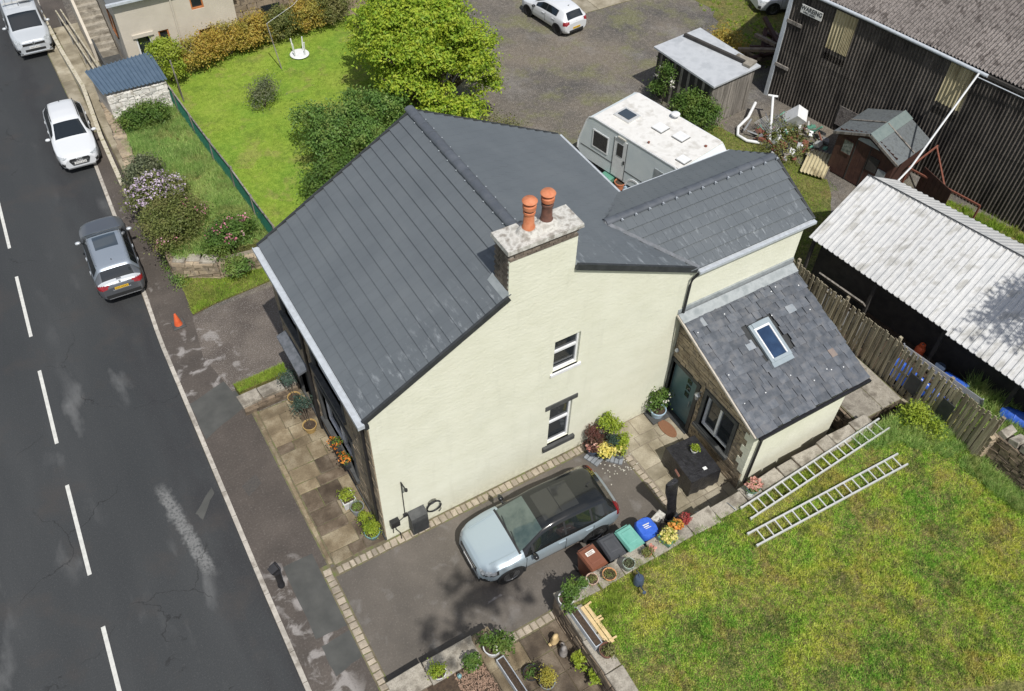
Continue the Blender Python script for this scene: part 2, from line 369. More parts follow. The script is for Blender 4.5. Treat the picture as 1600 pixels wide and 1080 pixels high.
nt.links.new(c, b.inputs['Base Color']); b.inputs['Roughness'].default_value = .72
bump(nt, b, n3, .5, .012)
def strip(name, fx0, fx1, z, m, ys=YS):
    o = B()
    for a, d in zip(ys, ys[1:]): o.sheet([(fx0(a), a, z), (fx1(a), a, z), (fx1(d), d, z), (fx0(d), d, z)])
    return struct(o.obj(name, m))
m, nt, b, pos = _nodes('far_ground')
c = ramp(nt, noise(nt, pos, .15), [(.35, (.06, .1, .025)), (.6, (.12, .15, .04))])
nt.links.new(c, b.inputs['Base Color']); b.inputs['Roughness'].default_value = .95
ground = struct(B().sheet([(-400, -400, -.13), (400, -400, -.13), (400, 400, -.13), (-400, 400, -.13)]).obj('ground', 'far_ground'))
road = strip('road', lambda y: 2*clx(y)-kx(y)+.2, lambda y: kx(y), -.09, 'asphalt')
fx = lambda y: 2*clx(y)-kx(y)
strip('far_pavement', lambda y: fx(y)-2, lambda y: fx(y)+.1, .0, 'patch_dark')

# pavement
m, nt, b, pos = _nodes('pavement_tar')
n1 = noise(nt, pos, .9); n2 = noise(nt, pos, 2.0, detail=6, dist=.6); n3 = noise(nt, pos, 18, detail=5, rough=.75)
c = ramp(nt, n1, [(.3, (.058, .049, .042)), (.55, (.08, .067, .057)), (.75, (.105, .088, .075))])
x = axis(nt, pos, 0); y = axis(nt, pos, 1)
zone = mul(nt, band(nt, y, -8, .9, .5), band(nt, x, -3.5, -2.35, .2))
zone2 = mul(nt, band(nt, y, 7.3, 10.6, .4), band(nt, x, -3.5, -1.6, .2))
zone3 = mul(nt, band(nt, y, 10.6, 20, .4), band(nt, x, -3.5, -2.7, .15))
z = mul(nt, mul(nt, zone, mask(nt, n2, .5, .6)), 1)
z2 = mul(nt, zone2, mask(nt, n2, .53, .63)); z3 = mul(nt, zone3, mask(nt, n2, .56, .66))
c = mixc(nt, mul(nt, z, .75), c, (.32, .3, .285)); c = mixc(nt, mul(nt, z2, .75), c, (.34, .32, .305)); c = mixc(nt, mul(nt, z3, .6), c, (.3, .28, .26))
c = mixc(nt, mul(nt, mask(nt, n3, .54, .72), .6), c, (.2, .18, .165)); c = mixc(nt, mul(nt, mask(nt, n3, .46, .28), .6), c, (.04, .034, .03))
nt.links.new(c, b.inputs['Base Color']); b.inputs['Roughness'].default_value = .8; bump(nt, b, n3, .4, .01)
pavement = strip('pavement', lambda y: kx(y)+.1, lambda y: max(-1.7, kx(y)+1.2), .003, 'pavement_tar')

kerb = struct(B().obj('kerb', None)); kerb.data.materials.append(M('kerbstone'))
o = B()
for a, d in zip(YS, YS[1:]): o.sheet([(kx(a)+.005, a, -.02), (kx(a)+.13, a, -.02), (kx(d)+.13, d, -.02), (kx(d)+.005, d, -.02)])
kerb.data = o.mesh('kerb'); kerb.data.materials.append(M('mortar'))
yy = -9.0
while yy < 40:
    ln = .915; x0, x1 = kx(yy), kx(yy+ln)
    me = B().hexa([(x0, yy+.008, -.2), (x0+.14, yy+.008, -.2), (x1+.14, yy+ln-.008, -.2), (x1, yy+ln-.008, -.2), (x0+.012, yy+.01, .012), (x0+.14, yy+.01, .012), (x1+.14, yy+ln-.01, .012), (x1+.012, yy+ln-.01, .012)]).mesh('kerb_stone')
    place('kerb_stone', me, 'kerbstone', kerb); yy += ln
# centre line dashes, measured along the photograph
for k in range(-5, 7):
    a, d = 13.0-4.92*k, 16.25-4.92*k
    o = B(); n = 7
    for i in range(n):
        t0, t1 = a+(d-a)*i/n, a+(d-a)*(i+1)/n
        o.sheet([(clx(t0)-.055, t0, -.085), (clx(t0)+.055, t0, -.085), (clx(t1)+.055, t1, -.085), (clx(t1)-.055, t1, -.085)])
    o.obj('road_marking', 'road_paint', road)
def blotch(name, m, parent, poly, z, jit=.05, sub=5, seed=1):
    rr = random.Random(seed); P = []
    for (ax, ay), (bx, by) in zip(poly, poly[1:]+poly[:1]):
        for i in range(sub):
            t = i/sub; P.append((ax+(bx-ax)*t+rr.uniform(-jit, jit), ay+(by-ay)*t+rr.uniform(-jit, jit), z))
    return B().sheet(P).obj(name, m, parent)
blotch('asphalt_patch', 'patch_dark', road, [(-4.4, 3.6), (-3.75, 4.2), (-3.7, 4.0), (-4.3, 3.3)], -.085, .03, 3, 4)
blotch('tarmac_patch', 'patch_dark', pavement, [(-2.85, .67), (-2.0, .68), (-1.98, -1.75), (-2.85, -1.7)], .004, .015, 6, 5)
blotch('tarmac_patch', 'patch_dark', pavement, [(-2.82, -1.95), (-1.98, -1.9), (-1.98, -2.7), (-2.8, -2.85)], .004, .02, 5, 6)
blotch('tarmac_patch', 'patch_dark', pavement, [(-3.33, 7.5), (-1.9, 7.9), (-1.75, 6.6), (-3.33, 5.9)], .004, .03, 5, 7)
blotch('inspection_cover', 'metal_cover', pavement, [(-2.95, 3.75), (-2.45, 3.95), (-2.4, 3.55), (-2.88, 3.3)], .006, 0, 1)

# gravel yard
m, nt, b, pos = _nodes('yard_gravel')
n1 = noise(nt, pos, .28, detail=6); n2 = noise(nt, pos, .5, detail=7, rough=.65); n3 = noise(nt, pos, 24, detail=3); n4 = noise(nt, pos, .4, detail=7, rough=.65, stretch=(1.2, .9, 1)); n5 = noise(nt, pos, 6, detail=4)
c = ramp(nt, n1, [(.36, (.07, .066, .062)), (.5, (.125, .11, .09)), (.62, (.165, .14, .108))])
c = mixc(nt, mul(nt, mask(nt, n2, .5, .62), .65), c, (.16, .165, .06))
c = mixc(nt, mul(nt, mask(nt, n4, .54, .66), .5), c, (.21, .2, .19))
c = mixc(nt, mul(nt, mask(nt, n5, .5, .7), .4), c, (.27, .24, .2)); c = mixc(nt, mul(nt, mask(nt, n5, .5, .3), .4), c, (.08, .07, .058))
c = mixc(nt, mul(nt, mask(nt, n3, .54, .7), .65), c, (.36, .33, .3)); c = mixc(nt, mul(nt, mask(nt, n3, .46, .3), .7), c, (.045, .038, .03))
nt.links.new(c, b.inputs['Base Color']); b.inputs['Roughness'].default_value = .93; bump(nt, b, n3, .8, .03)
yard = struct(B().sheet([(-1.72, -30, 0), (90, -30, 0), (90, 90, 0), (-1.72, 90, 0)]).obj('gravel_yard', 'yard_gravel'))
m, nt, b, pos = _nodes('entry_gravel')
n1 = noise(nt, pos, .8, detail=6); n3 = noise(nt, pos, 30, detail=3); n2 = noise(nt, pos, 2.0, detail=6, dist=.6)
c = ramp(nt, n1, [(.35, (.085, .07, .06)), (.6, (.14, .118, .1))])
x = axis(nt, pos, 0)
c = mixc(nt, mul(nt, mul(nt, mask(nt, x, -.9, -1.5), mask(nt, n2, .55, .64)), .7), c, (.32, .3, .285))
c = mixc(nt, mul(nt, mask(nt, n3, .55, .7), .7), c, (.34, .32, .3)); c = mixc(nt, mul(nt, mask(nt, n3, .44, .3), .6), c, (.035, .028, .024))
nt.links.new(c, b.inputs['Base Color']); b.inputs['Roughness'].default_value = .9; bump(nt, b, n3, .8, .03)
struct(B().sheet([(-2.0, 7.3, .005), (9.5, 7.3, .005), (9.5, 11.4, .005), (-2.1, 11.15, .005), (-2.35, 9.2, .005)]).obj('gravel_entrance', 'entry_gravel'))

# driveway
m, nt, b, pos = _nodes('drive_tar')
n1 = noise(nt, pos, .7, detail=6); n2 = noise(nt, pos, 1.7, detail=6, dist=.4); n3 = noise(nt, pos, 20, detail=5, rough=.75)
c = ramp(nt, n1, [(.3, (.085, .075, .064)), (.55, (.112, .098, .083)), (.75, (.145, .126, .108))])
c = mixc(nt, mul(nt, mask(nt, n2, .58, .7), .45), c, (.2, .19, .18))
c = mixc(nt, mul(nt, mask(nt, n3, .56, .72), .5), c, (.24, .215, .19)); c = mixc(nt, mul(nt, mask(nt, n3, .44, .28), .5), c, (.045, .038, .032))
nt.links.new(c, b.inputs['Base Color']); b.inputs['Roughness'].default_value = .75; bump(nt, b, n3, .4, .01)
drive = struct(B().sheet([(-1.85, -4.25, .006), (7.62, -4.25, .006), (7.62, -.1, .006), (-1.85, .1, .006)]).obj('driveway', 'drive_tar'))
for a, d in (((-1.0, -1.05), (-.35, -2.2)), ((-.75, -1.0), (-.25, -1.9))):
    pass
blotch('paint_mark', 'chalk', drive, [(1.55, -3.05), (1.95, -3.02), (1.98, -3.08), (1.5, -3.12)], .0102, .02, 4, 10)
mort = B().sheet([(-2.0, -3.95, .008), (-1.7, -3.95, .008), (-1.7, .14, .008), (-2.0, .14, .008)]).sheet([(-1.7, -.33, .008), (6.6, -.33, .008), (6.6, -.005, .008), (-1.7, -.005, .008)])
mort.sheet([(7.45, -3.3, .0085), (7.75, -3.3, .0085), (7.75, -.8, .0085), (7.45, -.8, .0085)]).sheet([(1.05, -4.4, .0085), (3.0, -4.4, .0085), (3.0, -4.1, .0085), (1.05, -4.1, .0085)])
mort.obj('sett_bedding', 'moss_joint', drive)
def sett(x, y, a, d, z=.03, m='sett', rz=0):
    o = B().slab(-a/2, a/2, -d/2, d/2, -.06, z, .018, .008).obj('sett', m, drive, loc=(x, y, 0), rot=(random.uniform(-.03, .03), random.uniform(-.03, .03), rz+random.uniform(-.06, .06)))
x = -1.6
while x < 6.55:
    a = random.uniform(.15, .22); sett(x+a/2, -.17, a-.025, random.uniform(.2, .24)); x += a
y = .02
while y > -3.9:
    a = random.uniform(.15, .23); sett(-1.85, y-a/2, .22, a-.025, .035); y -= a
y = -.9
while y > -3.25:
    a = random.uniform(.16, .22); sett(7.6, y-a/2, .2, a-.02); y -= a
x = 1.12
while x < 2.95:
    a = random.uniform(.18, .24); sett(x+a/2, -4.25, a-.02, .22); x += a

# paved areas: every flag a slab of its own
def flags(name, x0, x1, y0, y1, z, m, base, rows, wmin, wmax, along='x', thick=.05, gap=.014, tilt=.006, seed=1, labelm=None):
    rr = random.Random(seed)
    p = struct(B().sheet([(x0-.03, y0-.03, z-.022), (x1+.03, y0-.03, z-.022), (x1+.03, y1+.03, z-.022), (x0-.03, y1+.03, z-.022)]).obj(name, base))
    u0, u1, v0, v1 = (x0, x1, y0, y1) if along == 'x' else (y0, y1, x0, x1)
    cuts = [v0]; tot = sum(rows)
    for r in rows: cuts.append(cuts[-1]+(v1-v0)*r/tot)
    for a, d in zip(cuts, cuts[1:]):
        u = u0
        while u < u1-.01:
            wd = rr.uniform(wmin, wmax)
            if u1-u-wd < wmin*.6: wd = u1-u
            q = (u+gap/2, u+wd-gap/2, a+gap/2, d-gap/2)
            if along != 'x': q = (q[2], q[3], q[0], q[1])
            hx, hy = (q[1]-q[0])/2, (q[3]-q[2])/2
            mm = m if isinstance(m, str) else rr.choice(m)
            B().slab(-hx, hx, -hy, hy, -thick, 0, .012, .012).obj('flagstone', mm, p, loc=(q[0]+hx, q[2]+hy, z), rot=(rr.uniform(-tilt, tilt), rr.uniform(-tilt, tilt), rr.uniform(-.008, .008)))
            u += wd
    return p
path = flags('front_path', -1.58, -.03, .02, 6.08, .045, ['flag_brown', 'flag_brown', 'flag_wet_shaded', 'flag_brown'], 'moss_joint', [.5, .8, .45, .7, .9, .5, .75, .85, .45, .7, .8, .55], .42, .95, seed=4)
flags('front_path_edging', -1.74, -1.6, .1, 6.2, .04, 'flag_brown', 'moss_joint', [1], .5, 1.1, along='y', seed=6)
flags('terrace', 7.73, 9.7, -4.05, -.02, .04, 'flag_grey', 'mortar', [.75, .45, .8, .5, .85, .4, .7], .4, .85, seed=9)
flags('patio', 1.1, 2.98, -7.6, -4.4, .025, ['flag_wet_shaded', 'flag_wet_shaded', 'flag_brown'], 'moss_joint', [1, 1, 1, 1, 1], .6, .66, seed=11)
flags('upper_footpath', -2.05, -.9, 19.5, 33, .06, 'flag_grey', 'moss_joint', [1, 1.1], .7, 1.2, along='y', seed=12)
flags('upper_pavement', -2.75, -2.2, 23.6, 33, .03, 'flag_grey', 'moss_joint', [1], .8, 1.1, along='y', seed=13)
flags('concrete_apron', 20.5, 27, 22.0, 24.5, .03, 'flag_grey', 'moss_joint', [1], 1.8, 3, seed=14)

# ---------------------------------------------------------------- lawns and rough grass
def lawnmat(name, stops, dark, brown, s=.55, amt=.6, amtd=.5, t1=.45, t2=.6):
    m, nt, b, pos = _nodes(name)
    n1 = noise(nt, pos, s, detail=6, rough=.62); n2 = noise(nt, pos, s*1.6, detail=6, rough=.65, dist=.5); n3 = noise(nt, pos, s*2.3, detail=5, rough=.65); g = noise(nt, pos, 26, detail=2); h = noise(nt, pos, 6.5, detail=4, rough=.6)
    c = ramp(nt, n1, stops)
    c = mixc(nt, mul(nt, mask(nt, n2, .53, .61), amt), c, brown); c = mixc(nt, mul(nt, mask(nt, n3, .54, .62), amtd), c, dark)
    hi = tuple(min(.75, x*1.7) for x in stops[2][1]); lo = tuple(x*.35 for x in stops[0][1])
    c = mixc(nt, mul(nt, mask(nt, h, .5, .68), t1), c, hi); c = mixc(nt, mul(nt, mask(nt, h, .5, .32), t1), c, lo)
    c = mixc(nt, mul(nt, mask(nt, g, .5, .72), t2), c, hi); c = mixc(nt, mul(nt, mask(nt, g, .5, .28), t2), c, lo)
    nt.links.new(c, b.inputs['Base Color']); b.inputs['Roughness'].default_value = .8; b.inputs['Specular IOR Level'].default_value = .15
    t = nt.nodes.new('ShaderNodeBsdfTranslucent'); nt.links.new(c, t.inputs[0])
    mx = nt.nodes.new('ShaderNodeMixShader'); mx.inputs[0].default_value = .35
    nt.links.new(b.outputs[0], mx.inputs[1]); nt.links.new(t.outputs[0], mx.inputs[2])
    nt.links.new(mx.outputs[0], nt.nodes['Material Output'].inputs[0])
lawnmat('grass_patchy', [(.42, (.24, .55, .065)), (.5, (.44, .68, .085)), (.58, (.72, .75, .13))], (.15, .2, .07), (.58, .42, .15), amt=.7, amtd=.7, t1=.7, t2=.75)
lawnmat('grass_mown', [(.36, (.23, .39, .05)), (.5, (.29, .425, .055)), (.64, (.35, .45, .075))], (.17, .26, .045), (.38, .33, .13), s=.5, amt=.55, amtd=.5, t1=.28, t2=.35)
lawnmat('grass_wild', [(.34, (.25, .45, .11)), (.5, (.34, .55, .14)), (.66, (.5, .64, .2))], (.17, .3, .08), (.45, .36, .16), s=.7, amt=.4, amtd=.5)
lawnmat('lawn_soil', [(.34, (.13, .16, .045)), (.5, (.18, .195, .055)), (.66, (.25, .23, .085))], (.07, .07, .045), (.25, .17, .08))
def inpoly(P, poly):
    x, y = P[:, 0], P[:, 1]; r = np.zeros(len(P), bool); n = len(poly)
    for i in range(n):
        x0, y0 = poly[i]; x1, y1 = poly[(i+1) % n]
        if y0 == y1: continue
        c = ((y0 > y) != (y1 > y)) & (x < (x1-x0)*(y-y0)/(y1-y0)+x0); r ^= c
    return r
def grass(name, poly, z, n, h, wd, m, label, parent=None, lean=.6, tuft=0, zf=None):
    a = np.array(poly); lo, hi = a.min(0), a.max(0)
    P = rng.uniform(lo, hi, (int(n*2.4), 2)); P = P[inpoly(P, poly)][:n]
    if tuft:
        cen = P[rng.integers(0, len(P), max(2, len(P)//tuft))]; P = cen[rng.integers(0, len(cen), len(P))]+rng.normal(0, .05, (len(P), 2)); P = P[inpoly(P, poly)]
    k = len(P); th = rng.uniform(0, 2*PI, k); ph = rng.uniform(0, 2*PI, k)
    hh = h*rng.uniform(.45, 1.25, k)*(1+.35*np.sin(P[:, 0]*1.7+1.3)*np.sin(P[:, 1]*2.1)); ww = wd*rng.uniform(.6, 1.3, k)
    zz = np.full(k, z) if zf is None else zf(P)
    base = np.c_[P, zz-.01]; d = np.c_[np.cos(th), np.sin(th), np.zeros(k)]*ww[:, None]/2
    ln = rng.uniform(.2, 1, k)*lean
    tip = base+np.c_[np.cos(ph)*ln*hh, np.sin(ph)*ln*hh, hh*np.sqrt(np.maximum(.08, 1-ln**2))]
    v = np.stack([base-d, base+d, tip], 1).reshape(-1, 3); f = np.arange(3*k).reshape(-1, 3)
    o = place(name, npmesh(name, v, f, m), m, parent); o['kind'] = 'stuff'; o['label'] = label; o['category'] = 'grass'
    return o
LZ = 1.0
LAWN = [(3.35, -4.55), (14.9, -4.5), (15.9, -4.9), (16.25, -7.0), (16.5, -14), (16.5, -22), (3.1, -22), (3.1, -7)]
def lrise(x, y):
    s_ = lambda t: np.clip(t, 0, 1)**2*(3-2*np.clip(t, 0, 1))
    return .34*s_((np.asarray(x)-9.3)/4.7)*s_((np.asarray(y)+7.8)/3.2)
def lz(P): return LZ-.05+lrise(P[:, 0], P[:, 1])
def lawnbody(name, poly, z, m, zb=-.05):
    return struct(B().prism(poly, zb, z).obj(name, m))
gx = np.linspace(3.1, 16.5, 55); gy = np.linspace(-22, -4.5, 72); GXX, GYY = np.meshgrid(gx, gy)
lv = np.c_[GXX.ravel(), GYY.ravel(), LZ-.05+lrise(GXX, GYY).ravel()]; li = np.arange(55*72).reshape(72, 55)
lf = np.stack([li[:-1, :-1], li[:-1, 1:], li[1:, 1:], li[1:, :-1]], -1).reshape(-1, 4)
struct(place('side_lawn', npmesh('side_lawn', lv, lf, 'lawn_soil'), 'lawn_soil'))
grass('lawn_grass', [(3.4, -4.65), (14.7, -4.6), (15.85, -5.0), (16.2, -7.0), (16.3, -9), (13.5, -12.6), (6, -9.5), (3.35, -7.5)], LZ-.05, 190000, .10, .024, 'grass_patchy', 'patchy green and straw coloured grass of the near lawn', lean=.9, tuft=14, zf=lz)
grass('lawn_edge_grass', [(13.0, -4.55), (15.8, -4.6), (16.1, -6.6), (15.2, -6.4), (14.2, -5.4), (13.2, -5.1)], LZ-.05, 7000, .3, .02, 'grass_wild', 'long green grass along the foot of the slatted fence', lean=.8, tuft=30, zf=lz)
grass('wall_foot_grass', [(15.3, -6.5), (16.2, -6.9), (16.3, -9.5), (15.6, -8.6)], LZ-.05, 5000, .32, .02, 'grass_wild', 'long grass at the foot of the rubble wall', lean=.8, tuft=30, zf=lz)
grass('coping_weeds', [(3.4, -4.45), (9, -4.5), (13, -4.5), (13, -4.8), (9, -4.95), (6, -4.8), (3.9, -5.4), (3.4, -6.0)], LZ-.05, 9000, .16, .016, 'grass_mown', 'fresh green grass creeping along the lawn coping stones', lean=.85, tuft=40, zf=lz)
GZ = .72
FRONTG = [(-1.85, 13.3), (1.5, 12.75), (1.45, 17.5), (.9, 23.4), (-1.45, 23.6), (-1.75, 19)]
BACKL = [(1.55, 11.9), (11.0, 11.9), (11.6, 18), (10.8, 26.3), (1.0, 25.9), (.95, 23.4), (1.5, 17.5)]
lawnbody('front_garden', FRONTG, GZ-.02, 'lawn_soil'); lawnbody('back_lawn', BACKL, GZ-.03, 'grass_mown')
grass('wild_garden_grass', FRONTG, GZ-.02, 60000, .34, .022, 'grass_wild', 'long wild grass in the garden beside the pavement', lean=.85, tuft=25)
grass('back_lawn_grass', BACKL, GZ-.03, 110000, .055, .02, 'grass_mown', 'bright mown grass of the lawn behind the mesh fence', lean=.9)
verge = [(-1.95, 13.2), (1.4, 12.6), (1.6, 11.55), (.4, 11.45), (-1.2, 11.35), (-2.05, 11.2)]
struct(B().prism(verge, -.04, .05).obj('verge', 'lawn_soil'))
grass('verge_grass', verge, .05, 16000, .12, .018, 'grass_mown', 'bright short grass on the verge below the garden wall', lean=.85)
strip_g = [(-1.85, 6.9), (-.25, 6.95), (-.2, 7.35), (-1.9, 7.3)]
struct(B().prism(strip_g, -.03, .3).obj('verge_strip', 'lawn_soil'))
grass('verge_strip_grass', strip_g, .3, 4000, .12, .018, 'grass_mown', 'strip of bright grass behind the low front wall', lean=.85)
def ragged(poly, sub=7, jit=.16, seed=3):
    rr = random.Random(seed); P = []
    for (ax, ay), (bx, by) in zip(poly, poly[1:]+poly[:1]):
        for i in range(sub):
            q = i/sub; P.append((ax+(bx-ax)*q+rr.uniform(-jit, jit), ay+(by-ay)*q+rr.uniform(-jit, jit)))
    return P
yardg = [(18.3, 6.0), (19.0, 11.6), (21.0, 11.3), (22.5, 7.6), (22.7, 5.8), (20.5, 3.3), (18.4, 2.0), (15.2, 3.0), (14.4, 5.0), (14.6, 6.6), (17.4, 6.5)]
struct(B().sheet([(x, y, .006) for x, y in ragged(yardg)]).obj('yard_turf', 'lawn_soil'))
grass('yard_grass', ragged(yardg, jit=.3, seed=5), 0, 22000, .1, .025, 'grass_mown', 'grass between the caravan and the sheds', lean=.85)
gap_g = [(22.9, 2.4), (25.9, 3.2), (27.2, -.4), (28, -3.5), (24.6, -3.5)]
struct(B().sheet([(x, y, .006) for x, y in ragged(gap_g)]).obj('gap_turf', 'lawn_soil'))
grass('gap_grass', gap_g, 0, 16000, .3, .03, 'grass_mown', 'tall weeds between the white roofed shed and the barn', lean=.8, tuft=30)
beh = [(16.75, -5.2), (18.4, -4.6), (18.9, -9), (16.75, -9)]
lawnbody('rough_bank', beh, .9, 'lawn_soil')
grass('bank_weeds', beh, .9, 9000, .45, .03, 'grass_wild', 'tall weeds behind the rubble wall beside the white roofed shed', lean=.8, tuft=25)
moss = [(23.5, 15), (28, 13), (34, 15), (33, 24), (29, 24), (27, 18)]
struct(B().sheet([(x, y, .008) for x, y in ragged(moss, 10, .4)]).obj('mossy_ground', 'lawn_soil'))
grass('mossy_grass', ragged(moss, 8, .5, 9), 0, 9000, .14, .04, 'grass_mown', 'rough grass beyond the plank store', lean=.85, tuft=25)

# ================================================================ THE HOUSE
house = thing('house', 'cream rendered house with dark tiled roof, chimney and rear wing beside the road', 'house')
def wall_cells(us, top, openings, v0=0.0):
    """cells (u0,u1,poly) of a wall with rectangular openings; u along the wall, top(u) its height"""
    cuts = sorted(set([round(u, 4) for u in us]+[round(o[i], 4) for o in openings for i in (0, 1)]))
    out = []
    for a, d in zip(cuts, cuts[1:]):
        ops = sorted([(o[2], o[3]) for o in openings if o[0] <= a+1e-6 and o[1] >= d-1e-6]); z = v0
        for lo, hi in ops:
            if lo > z: out.append([(a, z), (d, z), (d, lo), (a, lo)])
            z = hi
        out.append([(a, z), (d, z), (d, top(d)), (a, top(a))])
    return out
# gable wall
GW = [(5.27, 6.08, 4.25, 5.52), (5.31, 6.07, .86, 2.66)]
gtop = lambda x: float(np.interp(x, [0, 4.81, 9.6], [5.74, 8.42, 6.02]))
g = B()
for p in wall_cells([0, 4.81, 9.6], gtop, GW): g.prism_y(p, 0, .3)
gable = g.obj('gable_wall', 'render_cream', house)
g = B()
for p in wall_cells([0, 4.81, 9.6], gtop, []): g.prism_y(p, 6.55, 6.85)
g.obj('far_gable_wall', 'render_cream', house)
B().box(9.3, 9.6, .3, 6.55, 0, 6.0).obj('rear_wall', 'render_cream', house)
B().box(.35, 9.25, .5, 6.5, 0, 5.6).obj('interior_core', 'shed_dark', house)
# front wall in coursed stone: backing wall with openings, then stones proud of it
FO = [(1.7, 4.0, 1.05, 2.75), (5.0, 6.1, .0, 2.35), (1.9, 3.9, 3.65, 5.1), (4.95, 6.2, 3.65, 5.1)]
g = B()
for p in wall_cells([.3, 6.55], lambda u: 5.62, FO): g.prism_x(p, .03, .3)
fw = g.obj('front_wall', 'mortar', house)
def stones_on(face, u0, u1, z0, z1, ops, course=.16, lmin=.22, lmax=.5, proud=.03, seed=1, top=None):
    """rectangles (ua,ub,za,zb) of coursed stonework round openings"""
    rr = random.Random(seed); out = []; z = z0
    while z < z1-.05:
        h = min(course*rr.uniform(.8, 1.25), z1-z); u = u0-rr.uniform(0, .2)
        while u < u1:
            ln = rr.uniform(lmin, lmax); a, d = max(u, u0), min(u+ln, u1); u += ln
            if d-a < .04: continue
            zz = z+h
            if top and min(top(a), top(d)) < zz: continue
            cl = [(a, d)]
            for o in ops:
                if z < o[3]-.02 and zz > o[2]+.02:
                    nc = []
                    for s, e in cl:
                        if e <= o[0] or s >= o[1]: nc.append((s, e))
                        else:
                            if s < o[0]-.03: nc.append((s, o[0]))
                            if e > o[1]+.03: nc.append((o[1], e))
                    cl = nc
            out += [(s, e, z, zz) for s, e in cl if e-s > .03]
        z += h
    return out
g = B(); rr = random.Random(3)
FS = [(o[0]-.16, o[1]+.16, o[2]-.14, o[3]+.2) for o in FO]
for a, d, z, zz in stones_on('x', 0, 6.85, .02, 5.6, FS, .2, .25, .6, seed=5):
    q = rr.uniform(0, .02); g.box(-.02-q, .1, a+.008, d-.008, z+.008, zz-.008)
o = g.obj('front_stonework', 'sandstone', house); o['kind'] = 'stuff'
for i, (a, d, z, zz) in enumerate(FO):
    f = B(); f.box(-.05, .2, a-.15, d+.15, zz, zz+.19).box(-.045, .2, a-.15, a, z, zz).box(-.045, .2, d, d+.15, z, zz)
    if i != 1: f.box(-.12, .2, a-.18, d+.18, z-.13, z)
    f.obj('stone_surround', 'charcoal_stone', house)
    wn = B().box(.14, .17, a, d, z, zz).obj('door_panel' if i == 1 else 'window', 'dark_trim' if i == 1 else 'glass_dark', house)
    if i != 1:
        f = B(); f.box(.09, .14, a, a+.06, z, zz).box(.09, .14, d-.06, d, z, zz).box(.09, .14, a+.06, d-.06, zz-.06, zz).box(.09, .14, a+.06, d-.06, z, z+.06).box(.085, .14, (a+d)/2-.04, (a+d)/2+.04, z+.06, zz-.06)
        f.obj('window_frame', 'white_frame', wn)
B().prism_y([(-.34, 2.42), (-.02, 2.52), (-.02, 2.6), (-.34, 2.5)], 4.8, 6.55).obj('door_canopy', 'lead_dark', house)
B().box(-.06, .0, .0, 6.85, 0, .18).obj('plinth', 'charcoal_stone', house)
B().tube([(-.07, .33, .05), (-.07, .33, 5.4), (-.18, .33, 5.64)], .045, 8).obj('downpipe', 'black_plastic', house, smooth=40)
B().tube([(-.07, 4.5, .05), (-.07, 4.5, 5.4), (-.18, 4.5, 5.64)], .045, 8).obj('downpipe', 'black_plastic', house, smooth=40)
# gable windows
def gable_window(a, d, z, zz, split, mull):
    wn = B().box(a, d, .14, .17, z, zz).obj('window', 'glass_curtain', house)
    f = B(); t = .06
    f.box(a, a+t, .08, .14, z, zz).box(d-t, d, .08, .14, z, zz).box(a+t, d-t, .08, .14, zz-t, zz).box(a+t, d-t, .08, .14, z, z+t).box(a+t, d-t, .075, .14, split-.035, split+.035)
    f.obj('window_frame', 'white_frame', wn)
    f = B().box(a+t, d-t, .13, .138, z+t, split-.035); f.obj('pane', 'glass_dark', wn)
    f = B().box(a+t, d-t, .13, .138, split+.035, zz-t); f.obj('pane', 'glass_dark', wn)
    for k in range(mull): B().obox((a+.2+.17*k, .15, z+.35+.1*(k % 2)), (.12, .01, .3), (0, .2*k, 0)).obj('ornament', 'white_plastic', wn)
    return wn
gable_window(*GW[0], 5.0, 3); gable_window(*GW[1], 1.85, 3)
B().box(5.19, 6.17, -.05, .05, 4.16, 4.25).obj('window_sill', 'white_frame', house)
B().box(5.14, 6.22, -.035, .05, 2.66, 2.83).obj('lintel', 'charcoal_stone', house)
B().box(5.14, 6.24, -.10, .05, .69, .86).obj('window_sill', 'charcoal_stone', house)

